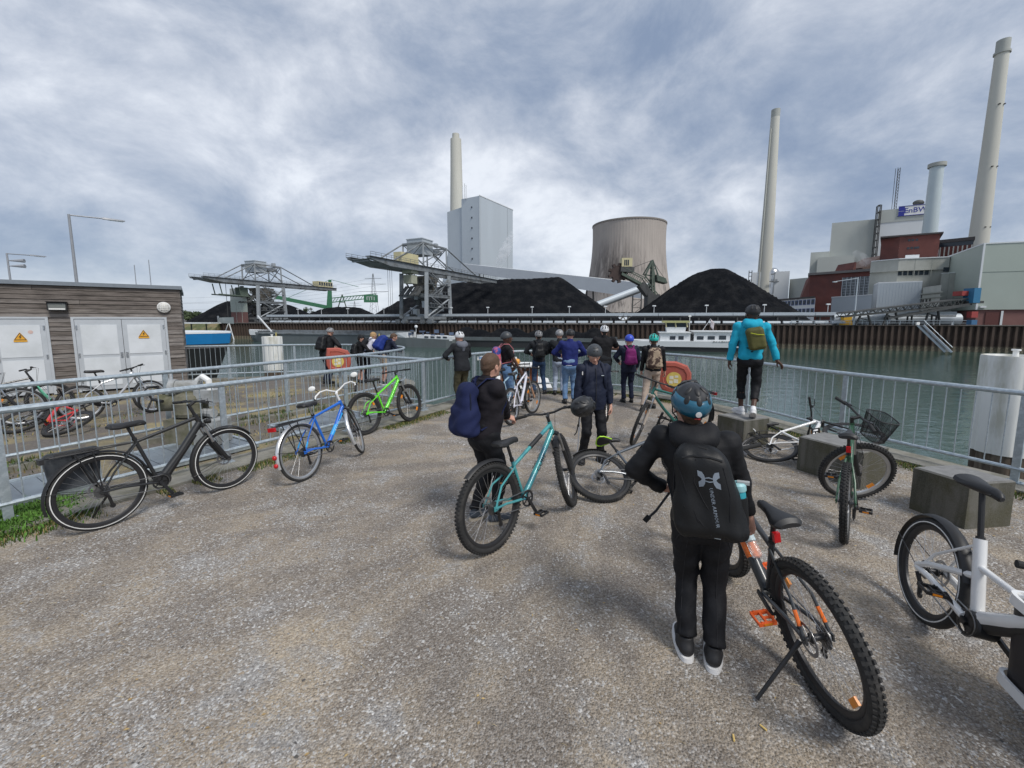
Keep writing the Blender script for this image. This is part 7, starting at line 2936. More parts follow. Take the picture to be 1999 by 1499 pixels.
def hand_mesh(wrist,dirv,palm_n,right,curl,h=0.0042,sc=1.0,spread=0.0):
 """palm, four unequal bent fingers, thumb from the side; dirv along the hand, palm_n out of the palm"""
 d=Vector(dirv).normalized()
 n=Vector(palm_n)
 n=(n-d*n.dot(d)).normalized()
 s=d.cross(n)*(1 if right else -1)
 M=Matrix((s,d,n)).transposed()
 F=Field((-.085*sc,-.05*sc,-.055*sc),(.095*sc,.22*sc,.12*sc),h)
 F.cone((0,-.03*sc,0),(0,.02*sc,0),.026*sc,.026*sc,.02,(1,1,1.3))
 for k,x in enumerate((-.026,-.009,.009,.026)):
  F.cone((x*.6*sc,.015*sc,0),(x*sc,.078*sc,0),.016*sc,.0125*sc,.014)
 F.cone((.02*sc,.02*sc,.006*sc),(.034*sc,.045*sc,.012*sc),.018*sc,.013*sc,.014)
 for k,(x,ln) in enumerate(((.029,.070),(.0095,.078),(-.010,.073),(-.029,.056))):
  p=Vector((x*sc,.080*sc,0))
  ang=0.0
  r0=.0095*sc
  for j,fr_ in enumerate((.46,.30,.24)):
   ang+=R(curl)*(.8,1.15,.7)[j]
   q=p+Vector((x*spread*.6,math.cos(ang),math.sin(ang)))*(ln*fr_*sc)
   F.cone(p,q,r0,r0*.92,.004)
   p=q
   r0 *= .92
 p=Vector((.036*sc,.040*sc,.012*sc))
 q=p+Vector((.022,.026,.010+.012*curl/45))*sc
 q2=q+Vector((.004-.012*curl/45,.024,.008+.012*curl/45))*sc
 F.cone(p,q,.012*sc,.0105*sc,.006)
 F.cone(q,q2,.0105*sc,.009*sc,.004)
 V,Q_=F.mesh()
 Mn=np.array(M)
 return V @ Mn.T+np.array(wrist),Q_
def head_mesh(h=0.0065,female=False):
 """head looking along +y, origin at the middle of the skull"""
 F=Field((-.12,-.14,-.20),(.12,.16,.14),h)
 F.ell((0,-.012,.028),(.077,.098,.092),.02)
 F.cone((0,.018,-.03),(0,.050,-.078),.060,.034,.03,(1.0,1,1))
 F.cone((0,-.02,-.02),(0,.012,-.05),.062,.052,.03)
 F.cone((-.03,.052,.012),(.03,.052,.012),.034,.034,.03)
 F.cone((0,.088,.008),(0,.106,-.024),.010,.0145,.010)
 for s in (-1,1):
  F.cone((s*.009,.096,-.026),(s*.012,.092,-.028),.009,.008,.006)
  F.ell((s*.032,.094,.010),(.017,.012,.010),.008,sub=True)
  F.cone((s*.030,.060,-.028),(s*.034,.058,-.020),.022,.022,.015)
  F.cone((s*.014,.088,.026),(s*.042,.076,.026),.008,.007,.008)
  F.ell((s*.080,-.010,-.008),(.011,.021,.031),.006)
  F.ell((s*.088,-.006,-.006),(.006,.011,.018),.004,sub=True)
 F.cone((-.016,.083,-.050),(.016,.083,-.050),.010,.010,.010)
 F.ell((0,.097,-.050),(.022,.008,.0025),.003,sub=True)
 F.cone((0,.062,-.082),(0,.068,-.078),.018,.018,.015)
 F.cone((0,-.022,-.06),(0,-.030,-.15),.054,.056,.03)
 return F.mesh()
HEAD_V,HEAD_F=head_mesh(.006)
HEAD_VL,HEAD_FL=head_mesh(.0095)
_HAIR={}
def hair_mesh(kind):
 if kind in _HAIR:
  return _HAIR[kind]
 F=Field((-.13,-.16,-.2),(.13,.16,.16),.008)
 F.ell((0,-.015,.032),(.084,.105,.097),.02)
 if kind=='short':
  F.cone((0,-.06,-.02),(0,-.06,-.06),.055,.045,.03)
  F.clip((0,.062,.05),(0,1,-.55))
  F.clip((0,0,-.085),(0,.45,-1))
 else:
  F.cone((0,-.05,-.02),(0,-.055,-.09),.066,.05,.03)
  F.cone((0,.06,.06),(0,.08,.05),.04,.03,.03)
  F.clip((0,.075,.04),(0,1,-.8))
  F.clip((0,0,-.10),(0,.55,-1))
 F.wrinkle(.004,90,3)
 _HAIR[kind]=F.mesh()
 return _HAIR[kind]
def shoe_obj(root,p,yaw,mt,sole,pitch=0.0,ln=0.27,name='shoe'):
 """p = ankle point above the heel"""
 M=Matrix.Translation(Vector(p)) @ Matrix.Rotation(yaw,4,'Z') @ Matrix.Rotation(pitch,4,'X')
 k=ln/.27
 F=Field((-.07*k,-.10*k,-.12),(.07*k,.22*k,.06),.0065)
 F.cone((0,-.036*k,-.052),(0,.02*k,-.050),.033*k,.037*k,.03)
 F.cone((0,.02*k,-.056),(0,.135*k,-.070),.042*k,.034*k,.03)
 F.cone((0,-.022*k,-.045),(0,-.012*k,.004),.034*k,.036*k,.025)
 F.clip((0,0,-.080),(0,0,-1))
 F.clip((0,0,.010),(0,.25,1))
 V,Q_=F.mesh()
 Mn=np.array(M)
 so=net_obj(name,[(V @ Mn[:3,:3].T+Mn[:3,3],Q_)],mt,root)
 m_=MB()
 ring=[]
 for a in [2*PI*j/32 for j in range(32)]:
  ca,sa=math.cos(a),math.sin(a)
  y=.052*k+.130*k*math.copysign(abs(sa)** .72,sa)
  w_=(.047 if y>.06*k else .047-.09*(.06*k-y)*.6)*k
  ring.append((math.copysign(abs(ca)** .62,ca)*w_,y))
 th=.034 if sole.name=='white sole' else .026
 lift=lambda y:.014*max(0,(y-.12*k)/.06)
 m_.loft([[M @ Vector((x*.93,y*.985,-.110+lift(y))) for x,y in ring],[M @ Vector((x*1.05,y*1.02-.001,-.104+lift(y))) for x,y in ring],[M @ Vector((x*1.0,y*1.0,-.110+th+lift(y)*.6)) for x,y in ring]])
 s2=m_.mesh('sole',sole)
 o=bpy.data.objects.new('sole',s2)
 COL.objects.link(o)
 o.parent=so
 return so
def helmet(parent,name,M,shell,kind='road',inner=None,second=None):
 """M: head matrix; parts share the space of parent"""
 inner=inner or blackp
 m_=MB()
 rings=[]
 NU,NV=48,14
 for i in range(NV+1):
  t=i/NV
  el=R(90)*(1-t)-R(16)*t
  ring=[]
  for j in range(NU):
   a=2*PI*j/NU
   ca,sa=math.cos(a),math.sin(a)
   front=.5+.5*sa
   low=R(-2)*front+R(-27)*(1-front)
   e2=R(90)+(low-R(90))*t
   rx,ry,rz=(.100,.134,.108) if kind != 'skate' else (.104,.124,.112)
   rid=1.0
   if kind=='road':
    rid=1+.024*math.cos(a*8+.4)*math.sin(PI*min(1,t*1.1))** .7
   p=Vector((rx*ca*math.cos(e2)*rid,-.016+ry*sa*math.cos(e2)*rid,.036+rz*math.sin(e2)*(1+(rid-1)*.4)))
   ring.append(M @ p)
  rings.append(ring)
 rin=[[M @ Vector((0,0,.02))+(p-M @ Vector((0,0,.02)))*.90 for p in r_] for r_ in (rings[-1],rings[-4])]
 m_.loft(rings+rin,cap=True)
 ho=m_.build(name,shell,parent,ang=60)
 if kind=='road':
  spots=[(az,el,.026,.013) for az in (-90,-52,-128,50,130,90,10,170) for el in (24,)]+[(az,el,.03,.012) for az in (-90,-45,-135,90,45,135) for el in (52,)]
 else:
  spots=[(az,58,.010,.010) for az in (60,82,104,126,-60,-82,-104,-126,0,180)]+[(az,36,.011,.011) for az in (75,105,-75,-105)]
 for az,el,w_,hh_ in spots:
  rx,ry,rz=(.100,.134,.108) if kind != 'skate' else (.104,.124,.112)
  ca,sa,ce,se=math.cos(R(az)),math.sin(R(az)),math.cos(R(el)),math.sin(R(el))
  gk=1.024 if kind=='road' else 1.0
  p=Vector((rx*ca*ce*gk,-.016+ry*sa*ce*gk,.036+rz*se*gk))
  nrm_=Vector((ca*ce/rx,sa*ce/ry,se/rz)).normalized()
  tz=Vector((0,0,1))-nrm_*nrm_.z
  tz.normalize()
  tx=tz.cross(nrm_)
  rot=Matrix((tx,tz,nrm_)).transposed()
  if kind=='road':
   v_=MB().ell(M @ (p-nrm_*.0015),(hh_*1.25,w_,.006),12,6,M.to_3x3() @ rot)
  else:
   v_=MB().ell(M @ (p-nrm_*.001),(w_,w_,.004),10,6,M.to_3x3() @ rot)
  v_.build('vent',inner,ho)
 if second:
  s_=MB()
  rr_=[]
  for t in (.56,.70,.85,1.0):
   ring=[]
   for j in range(NU):
    a=2*PI*j/NU
    ca,sa=math.cos(a),math.sin(a)
    front=.5+.5*sa
    low=R(-2)*front+R(-27)*(1-front)
    e2=R(90)+(low-R(90))*t
    k=1.034+.010*math.sin(PI*(t-.56)/.44)
    ring.append(M @ Vector((.100*ca*math.cos(e2)*k,-.016+.134*sa*math.cos(e2)*k,.036+.108*math.sin(e2)*k)))
   rr_.append(ring)
  s_.loft(rr_,cap=False)
  so=s_.build('lower_shell',second,ho,ang=60)
  mo=so.modifiers.new('thickness','SOLIDIFY')
  mo.thickness=.004
 st_=MB()
 for s in (-1,1):
  st_.tube([M @ Vector((s*.088,.02,.0)),M @ Vector((s*.082,.028,-.05)),M @ Vector((s*.03,.045,-.115))],.004,5)
  st_.tube([M @ Vector((s*.085,-.05,-.01)),M @ Vector((s*.082,.024,-.055))],.004,5)
 st_.build('chin_strap',blackp,ho)
 return ho
def person(label,pos,face,H=1.65,pose_=None,top=('jacket',f_black),trousers=('long',f_blackp),skin=skin_l,hair=None,hat=None,head_yaw=0,head_pitch=0,head_roll=0,
 shoes=(shoe_k,sole_k),h=0.013,lean=0.0,side=0.0,curl=(25,25),bulk=1.0,hood=None,hand_n=None,hand_d=None,collar=None,group='children at the railing',seed=1,near=False,eyes=True,hem=None,leg_b=1.0,hemup=0.0,sho=1.0):
 """face: heading angle in degrees, 0 looks along +Y, positive turns to the right"""
 k=H/1.70
 root=thing('person',label,'person',(0,0,0),group)
 ps=dict(pose_ or {})
 def J(n,d):
  return V3(*ps.get(n,d))*k
 sl_,ll=math.sin(R(lean)),math.cos(R(lean))
 def up_(p):
  p=np.array(p,float)
  q=p-V3(0,0,.92)
  y,z=q[1]*ll+q[2]*sl_,-q[1]*sl_+q[2]*ll
  x=q[0]+math.sin(R(side))*q[2]
  return V3(x,y,z+.92)
 hip=J('hip',(0,0,.92))
 off=hip-V3(0,0,.92)*k
 sh=[up_((s*.185,-.01,1.395))*k+off for s in (-1,1)]
 chest,belly,neck=up_((0,.0,1.28))*k+off,up_((0,.01,1.05))*k+off,up_((0,-.015,1.45))*k+off
 hc=J('head',tuple((up_((0,.018,1.595))+off/k)))
 wr=[J('wrL',tuple(up_((-.26,.06,.86)))),J('wrR',tuple(up_((.26,.06,.86))))]
 el=[ik(sh[i],wr[i],.285*k,.255*k,ps.get(('elL','elR')[i],((-.5,-1,0),(.5,-1,0))[i])) for i in (0,1)]
 for i,n in ((0,'L'),(1,'R')):
  d=wr[i]-el[i]
  wr[i]=el[i]+d/np.linalg.norm(d)*.255*k
 hp=[hip+V3(s*.088,0,-.02)*k for s in (-1,1)]
 an=[J('anL',(-.10,-.02,.095)),J('anR',(.10,-.02,.095))]
 kn=[ik(hp[i],an[i],.43*k,.405*k,ps.get(('knL','knR')[i],(0,1,0))) for i in (0,1)]
 b_=bulk
 Mh=Matrix.Translation(Vector(hc)) @ Matrix.Rotation(R(-head_yaw),4,'Z') @ Matrix.Rotation(R(-head_pitch),4,'X') @ Matrix.Rotation(R(head_roll),4,'Y') @ Matrix.Scale(min(1.0,.90+.1*k) if k<1 else 1.0,4)
 Mn=np.array(Mh)
 lo=np.min(np.stack([hip,*sh,*el,*wr,*kn,*an,hc]),0)-.22
 hi=np.max(np.stack([hip,*sh,*el,*wr,*kn,*an,hc]),0)+.22
 F=Field(lo,hi,h*1.25)
 F.cone(neck+V3(0,.0,-.05)*k,hc+V3(0,-.02,-.07),.056,.054,.02)
 F.cone(chest,belly,.09*k,.085*k,.03,(1,1.3,1))
 F.cone(belly,hip,.085*k,.09*k,.03,(1,1.25,1))
 for i in (0,1):
  F.cone(chest+V3(0,0,.05)*k,sh[i],.05*k,.040*k,.02)
  F.cone(sh[i],el[i],.041*k,.036*k,.012)
  F.cone(el[i],wr[i],.037*k,.025*k,.012)
  lk=.80 if trousers[0]=='long' else .94
  F.cone(hp[i],kn[i],.070*k*lk,.052*k*lk,.02)
  F.cone(kn[i],an[i],.050*k*lk,.036*k*lk,.015)
  if trousers[0] != 'long':
   F.cone(kn[i]*.75+an[i]*.25+V3(0,-.012,0),kn[i]*.5+an[i]*.5+V3(0,-.010,0),.046*k,.042*k,.03)
  F.cone(an[i],an[i]+V3(0,-.01,-.03),.034*k,.03*k,.01)
 parts=[F.mesh()]
 HV,HF=(HEAD_V,HEAD_F) if near else (HEAD_VL,HEAD_FL)
 parts.append((HV @ Mn[:3,:3].T+Mn[:3,3],HF))
 for i in (0,1):
  d=ps.get(('hdL','hdR')[i])
  d=V3(*d) if d is not None else wr[i]-el[i]
  n_=ps.get(('hnL','hnR')[i],((1,-.2,0),(-1,-.2,0))[i])
  parts.append(hand_mesh(wr[i],d,n_,i==1,curl[i],.0042 if near else .0065,(.86+.14*k)*.97))
 body=net_obj('body',parts,skin,root)
 kind,mt=trousers
 F=Field(lo,hi,h)
 F.cone(hip+V3(-.045,-.01,.06)*k,hip+V3(.045,-.01,.06)*k,.118*k*b_,.118*k*b_,.03,(1,1.12,1))
 F.cone(hip+V3(-.06,-.02,-.05)*k,hip+V3(.06,-.02,-.05)*k,.105*k*b_,.105*k*b_,.03,(1,1.05,1))
 end={'long':1.0,'crop':.62,'shorts':0.02}[kind]
 for i in (0,1):
  lb=leg_b
  F.cone(hp[i],kn[i],.096*k*b_,(.066 if kind != 'shorts' else .088)*k*lb,.02)
  if end>.1:
   e_=kn[i]+(an[i]-kn[i])*end+(V3(0,-.006,.012+hemup) if kind=='long' else 0)
   F.cone(kn[i],e_,.066*k*lb,(.054 if kind=='long' else .060)*k*lb,.015)
   if kind=='long':
    F.cone(kn[i]*.15+an[i]*.85,e_,.056*k*lb,.060*k*lb,.015)
   c_,d_=e_,(an[i]-kn[i])
  else:
   c_,d_=hp[i]+(kn[i]-hp[i])*.97,kn[i]-hp[i]
  F.clip(c_,d_,(c_-.16,c_+.16))
 F.clip(hip+V3(0,0,.13)*k,(0,0,1))
 F.wrinkle(.0075 if kind != 'shorts' else .003,30,seed,(1,1,2.4))
 F.wrinkle(.0028,75,seed+7,(1,1,2.0))
 net_obj('trousers',[F.mesh()],mt,root)
 tk,mt=top
 F=Field(lo,hi,h)
 wx=.06
 loose={'jacket':1.10,'coat':1.22,'tee':1.0,'shirt':1.03}[tk]*b_
 F.cone(sh[0]*.55+sh[1]*.45+V3(-.05,0,-.06)*k,sh[1]*.55+sh[0]*.45+V3(.05,0,-.06)*k,.10*k*loose,.10*k*loose,.04,(1,1.05,1))
 for s in (-1,1):
  F.cone(chest+V3(s*.065,-.005,0)*k,belly+V3(s*.05,0,0)*k,.105*k*loose,.100*k*loose,.04,(1,1.0,1))
  F.cone(belly+V3(s*.05,0,0)*k,hip+V3(s*.055,-.01,.02)*k,.100*k*loose,.108*k*loose,.04,(1,1.02,1))
  if tk=='coat':
   F.cone(hip+V3(s*.055,-.01,.02)*k,hip+V3(s*.065,-.01,-.10)*k,.108*k*loose,.108*k*loose,.04)
 F.cone(neck+V3(0,-.005,-.06)*k,neck+V3(0,0,.015)*k,.075*k,.066*k,.03)
 for i in (0,1):
  F.cone(sh[i]*.75+chest*.25,sh[i],.085*k,.070*k*loose** .5,.03)
  if tk in ('tee',):
   e_=sh[i]+(el[i]-sh[i])*.72
   F.cone(sh[i],e_,.066*k*b_,.062*k*b_,.02)
   F.clip(e_,el[i]-sh[i],(e_-.14,e_+.14))
  else:
   F.cone(sh[i],el[i],.062*k*loose** .5,.053*k*loose** .5,.02)
   e_=el[i]+(wr[i]-el[i])*.93
   F.cone(el[i],e_,.053*k*loose** .5,.043*k*loose** .5,.012)
   F.clip(e_,wr[i]-el[i],(e_-.085,e_+.085))
 hemz=hem if hem is not None else {'jacket':.87,'coat':.80,'tee':.90,'shirt':.90}[tk]
 F.clip(V3(0,0,hemz)*k+V3(0,0,off[2]),(0,.0,-1),(hip-V3(.28,.28,.5),hip+V3(.28,.28,.02)))
 F.wrinkle(.0080 if tk != 'tee' else .0055,28,seed+50,(1.2,1,1.5))
 F.wrinkle(.0026,70,seed+57,(1.1,1,1.6))
 jo=net_obj({'jacket':'jacket','coat':'rain_jacket','tee':'t_shirt','shirt':'shirt'}[tk],[F.mesh()],mt,root)
 if hood:
  F=Field(neck-.25,neck+.25,min(h,.011))
  bdir=up_((0,0,.92))-up_((0,1,.92))
  F.cone(neck+V3(-.085,-.045,.015)*k,neck+V3(.085,-.045,.015)*k,.056*k,.056*k,.04)
  F.cone(neck+V3(-.075,-.095,-.025)*k,neck+V3(.075,-.095,-.025)*k,.060*k,.060*k,.04)
  F.cone(neck+V3(0,-.115,-.06)*k,neck+V3(0,-.125,-.14)*k,.070*k,.035*k,.05)
  F.cone(neck+V3(-.09,.01,-.01)*k,neck+V3(-.05,.07,-.05)*k,.035*k,.03*k,.03)
  F.cone(neck+V3(.09,.01,-.01)*k,neck+V3(.05,.07,-.05)*k,.035*k,.03*k,.03)
  F.ell(neck+V3(0,.0,.075)*k,V3(.068,.075,.055)*k,.02,sub=True)
  F.wrinkle(.004,40,seed+9)
  net_obj('hood',[F.mesh()],hood,root)
 for i in (0,1):
  yw=ps.get(('ftL','ftR')[i],((.16),(-.16))[i])
  pt=ps.get(('fpL','fpR')[i],0.0)
  shoe_obj(root,an[i]+V3(0,0,.015),yw,shoes[0],shoes[1],pt,.285*sho*(.35+.65*k))
 if eyes:
  for s in (-1,1):
   e_=MB().ell(Mh @ Vector((s*.032,.079,.009)),(.0125,.0105,.0085),12,8,Mh.to_3x3().normalized())
   eo=e_.build('eye',eye_w if near else eye_m,root)
   if near:
    MB().ell(Mh @ Vector((s*.032,.0865,.007)),(.0055,.004,.0055),10,6,Mh.to_3x3().normalized()).build('iris',eye_m,eo)
  br_=hair_dk if skin is skin_d else hair_br
  for s in (-1,1):
   MB().tube([Mh @ Vector((s*.016,.093,.030)),Mh @ Vector((s*.032,.090,.034)),Mh @ Vector((s*.048,.078,.029))],[.0035,.0042,.0025],6).build('eyebrow',br_,root)
  MB().tube([Mh @ Vector((x,.0925-9*x*x,-.0505+.001)) for x in (-.022,-.011,0,.011,.022)],[.002,.0042,.0038,.0042,.002],6).build('lips',lip_d if skin is skin_d else lip_m,root)
 if hair:
  V,Q_=hair_mesh(hair[0])
  net_obj('hair',[(V @ Mn[:3,:3].T+Mn[:3,3],Q_)],hair[1],root)
 if hat:
  if hat[0]=='cap':
   m_=MB()
   rings=[]
   for t in range(8):
    e2=R(90*(1-t/7)-4*t/7)
    rings.append([Mh @ Vector((.084*math.cos(a)*math.cos(e2),-.014+.106*math.sin(a)*math.cos(e2),.042+.092*math.sin(e2))) for a in [2*PI*j/28 for j in range(28)]])
   m_.loft(rings)
   co=m_.build('cap',hat[1],root)
   m_=MB()
   a_s=[R(90+d) for d in range(-60,61,12)]
   i_=[Mh @ Vector((.085*math.cos(a),-.014+.107*math.sin(a),.038)) for a in a_s]
   o_=[Mh @ Vector((.088*math.cos(a),.02+.145*math.sin(a),.022)) for a in a_s]
   i2=[p+Vector((0,0,.006)) for p in i_]
   o2=[p+Vector((0,0,.006)) for p in o_]
   m_.loft([i_,o_,o2,i2,i_],cap=False,closed_ring=False)
   m_.build('visor',hat[1],co)
  else:
   helmet(root,'helmet',Mh,hat[1],hat[0],*(hat[2:] if len(hat)>2 else ()))
 Mr=Matrix.Translation(Vector(pos)) @ Matrix.Rotation(R(-face),4,'Z')
 place(root,Mr)
 return root,dict(M=Mr,k=k,neck=neck,chest=chest,belly=belly,hip=hip,sh=sh,el=el,wr=wr,head=Mh,off=off,up=lambda p:up_(p)*k+off)
def backpack(label,P,mt,size=(.15,.10,.23),dz=0.0,dy=0.0,trim=None,strap_m=None,seed=1,h=0.012,pocket=True,sx=0.0,straps=True,fold=.008,roll=0.0,taper=.14,rnd=.75):
 """worn on the back: built in the wearer's space"""
 root=thing('backpack',label,'backpack',(0,0,0),'backpacks worn by the children')
 k=P['k']
 W[root.name]=Matrix.Identity(4)
 c=Vector((sx,-.155-size[1]+dy+.02,1.20+dz))
 F=Field(Vector(c)-Vector((.32,.28,.42)),Vector(c)+Vector((.32,.28,.42)),h)
 r_=min(size)*rnd
 F.rbox(c,(size[0]-r_,size[1]-r_,size[2]-r_),r_,.02,taper)
 F.cone((c.x-.05,c.y+.02,c.z+size[2]*.7),(c.x+.05,c.y+.02,c.z+size[2]*.7),size[1]*.72,size[1]*.72,.05)
 if pocket:
  F.rbox((c.x,c.y-size[1]*.62,c.z-size[2]*.35),(size[0]*.68-.03,size[1]*.35-.02,size[2]*.42-.03),.035,.025)
 F.wrinkle(fold,26,seed,(1,1,1))
 V,Q_=F.mesh()
 up_=P['up']
 rr_=Matrix.Rotation(R(roll),3,'Y')
 V2=np.array([up_(np.array(rr_ @ (Vector(v)-c)+c)) for v in V])
 net_obj('bag',[(V2,Q_)],mt,root)
 def U(*p):
  return Vector(up_(V3(*tuple(rr_ @ (Vector(p)-c)+c))))
 tr=trim or strap_m or mt
 z_=MB()
 zp=[U(c.x+(size[0]*.97)*math.sin(R(a)),c.y-size[1]*.25,c.z+(size[2]*1.02)*math.cos(R(a))) for a in range(-100,101,14)]
 z_.tube(zp,.005,5)
 z_.build('zip',tr,root)
 if straps:
  for s in (-1,1):
   m_=MB()
   pts=[U(c.x+s*.06,-.15+dy,1.40+dz*.3),Vector(up_(V3(s*.105,-.08,1.475))),Vector(up_(V3(s*.115,.03,1.475))),Vector(up_(V3(s*.125,.115,1.38))),Vector(up_(V3(s*.135,.135,1.24))),Vector(up_(V3(s*.165,.06,1.10))),U(c.x+s*size[0]*.9,-.12+dy,c.z-size[2]*.7)]
   m_.tube(pts,.022,8,sq=(1,.38))
   m_.build('strap',strap_m or mt,root)
  m_=MB().tube([U(c.x-.025,-.15+dy,c.z+size[2]*.95),U(c.x-.02,-.165+dy,c.z+size[2]*1.12),U(c.x+.02,-.165+dy,c.z+size[2]*1.12),U(c.x+.025,-.15+dy,c.z+size[2]*.95)],.007,6)
  m_.build('carry_loop',strap_m or mt,root)
 place(root,P['M'])
 return root,U,c
hel_k=mat('black helmet',(0.020,0.021,0.023),0.42,0,.1,10)
hel_dg=mat('dark grey helmet',(0.045,0.05,0.056),0.45)
hel_w=mat('white helmet',(0.70,0.71,0.72),0.35,0,.04)
hel_s=mat('silver grey helmet',(0.28,0.28,0.285),0.4,.2)
hel_b=mat('royal blue helmet',(0.035,0.075,0.50),0.4)
hel_t=mat('mint teal helmet',(0.03,0.50,0.42),0.35)
hel_pb=mat('petrol helmet shell',(0.012,0.105,0.175),0.3,0,.1,coat=.4)
def local(P,w_):
 v=P.inverted() @ Vector(w_)
 return v
def pm(pos,face):
 return Matrix.Translation(Vector(pos)) @ Matrix.Rotation(R(-face),4,'Z')
# 1: boy in black, foreground
g1=Vector((1.09,2.23,0))
H1=1.56
r1,P1=person('person in black hooded clothes with blue black bike helmet, seen from behind in the foreground',g1,19,H1,
 dict(anL=(-.075,-.01,.095),anR=(.085,-.045,.095),ftL=.12,ftR=-.12,hip=(-.01,0,.92),wrL=(-.235,.13,1.02),elL=(-1,-.35,.1),wrR=(.27,.16,.90),elR=(.8,-1,0),hdL=(.75,.55,-.25),hnL=(.2,-.5,-.8)),
 ('jacket',f_black),('long',f_blackp),hair=('short',hair_br),hat=('road',hel_k,None,hel_pb),shoes=(shoe_k,sole_w),h=.0095,near=True,side=-9,lean=3,head_pitch=-10,head_yaw=-14,hood=f_black,hemup=.02,sho=1.12,leg_b=1.08,bulk=1.03,curl=(48,30),seed=3,group='boys with bicycles')
d=MB().lathe([(.016,0),(.016,.006),(0,.007)],18,P1['head'] @ Vector((0,-.149,.012)),P1['head'].to_3x3() @ Matrix.Rotation(R(97),3,'X'))
hobj=[o for o in r1.children if o.name.startswith('helmet')][0]
d.build('fit_dial',sole_w,hobj)
red_p=mat('red print',(.4,.02,.02),.5)
MB().box(P1['head'] @ Vector((0,-.140,-.018)),(.03,.012,.005)).build('red_print',red_p,hobj,smooth=False)
m_=MB().box(Vector(P1['neck'])+Vector((0,-.094,-.008)),(.05,.004,.006))
ho_=[o for o in r1.children if o.name.startswith('hood')][0]
m_.build('hood_print',print_l,ho_,smooth=False)
f_pack=fabric('black pack nylon',(0.0085,0.009,0.010),.5,.002)
bp1,U1,c1=backpack('large black roll top backpack with grey emblem and lettering on the boy in the foreground',P1,f_pack,(.165,.100,.250),dz=-.045,dy=-.005,strap_m=f_black,seed=8,h=.0085,pocket=False,fold=.011,taper=.16,sx=.01,rnd=.85)
emb_m=mat('emblem grey',(0.20,0.235,0.28),.5)
def on_pack(U,c,size,x,z):
 return U(c.x+x,c.y-size[1]-.035,c.z+z)
bag1=[o for o in bp1.children if o.name.startswith('bag')][0]
bpy.context.view_layer.update()
def bag_hit(x,z,bag,U,c,lift=.002):
 o0=U(c.x+x,c.y-.40,c.z+z)
 d0=(U(c.x+x,c.y,c.z+z)-o0).normalized()
 ok,loc,nrm_,_=bag.ray_cast(o0,d0)
 return (loc-d0*lift) if ok else o0+d0*.25
def decal(name,polys,mt,x0,z0,bag,U,c,parent,lift=.0018):
 """flat print draped on the bag: polygons given in metres round x0, z0"""
 import bmesh
 bm_=bmesh.new()
 for poly in polys:
  vs2=[bm_.verts.new((x,0,z)) for x,z in poly]
  try:
   bm_.faces.new(vs2)
  except ValueError:
   pass
 bmesh.ops.triangulate(bm_,faces=bm_.faces)
 bmesh.ops.subdivide_edges(bm_,edges=bm_.edges,cuts=2,use_grid_fill=True)
 for v in bm_.verts:
  v.co=bag_hit(x0+v.co.x,z0+v.co.z,bag,U,c,lift)
 me=bpy.data.meshes.new(name)
 bm_.to_mesh(me)
 bm_.free()
 me.materials.append(mt)
 o=bpy.data.objects.new(name,me)
 COL.objects.link(o)
 o.parent=parent
 W[o.name]=Matrix.Identity(4)
 md=o.modifiers.new('thickness','SOLIDIFY')
 md.thickness=.0012
 return o
def arc2(cx_,cz_,r0,a0,a1,n=10,sx=1.0):
 return [(cx_+sx*r0*math.cos(R(a0+(a1-a0)*k/n)),cz_+r0*math.sin(R(a0+(a1-a0)*k/n))) for k in range(n+1)]
S_=.056
wing=[(-.95,.95),(-.55,.80),(-.42,.52),(-.36,.22),(-.20,.14),(0,.12),(.20,.14),(.36,.22),(.42,.52),(.55,.80),(.95,.95),(.95,.40),(.74,.16),(.60,0)]
low_=[(x,-z) for x,z in wing]
wl_=[[(-.95,.95),(-.56,.82),(-.40,.50),(-.34,.20),(-.62,0),(-.78,.22),(-.95,.34)],[(.95,.95),(.56,.82),(.40,.50),(.34,.20),(.62,0),(.78,.22),(.95,.34)]]
polys=[]
for pz in wl_:
 polys.append([(x*S_,z*S_*.85) for x,z in pz])
 polys.append([(x*S_,-z*S_*.85) for x,z in pz][::-1])
polys.append([(x*S_,z*S_*.85) for x,z in ((-.34,.20),(0,.31),(.34,.20),(.34,.10),(0,.18),(-.34,.10))])
polys.append([(x*S_,-z*S_*.85) for x,z in ((-.34,.20),(0,.31),(.34,.20),(.34,.10),(0,.18),(-.34,.10))][::-1])
polys.append([(x*S_,z*S_*.85) for x,z in ((-.62,0),(-.34,.20),(-.34,-.20))])
polys.append([(x*S_,z*S_*.85) for x,z in ((.62,0),(.34,-.20),(.34,.20))])
decal('emblem',polys,emb_m,.022,.100,bag1,U1,c1,bag1)
cu=bpy.data.curves.new('lettering','FONT')
cu.body='UNDER ARMOUR'
cu.size=.026
cu.align_x='CENTER'
cu.align_y='CENTER'
cu.resolution_u=1
tmp=bpy.data.objects.new('tmp',cu)
COL.objects.link(tmp)
me=bpy.data.meshes.new_from_object(tmp.evaluated_get(bpy.context.evaluated_depsgraph_get()))
bpy.data.objects.remove(tmp)
me.name='lettering'
me.transform(Matrix.Diagonal((1.02,1,1,1)))
for v in me.vertices:
 x,y=v.co.x,v.co.y
 v.co=bag_hit(.030+y+.05*x,-.045-x,bag1,U1,c1,.002)
me.materials.clear()
me.materials.append(emb_m)
o=bpy.data.objects.new('lettering',me)
COL.objects.link(o)
o.parent=bag1
o.modifiers.new('thickness','SOLIDIFY').thickness=.0012
decal('hem_tag',[[(-.016,-.003),(.016,-.003),(.016,.003),(-.016,.003)]],print_l,.03,-.225,bag1,U1,c1,bag1)
m_=MB()
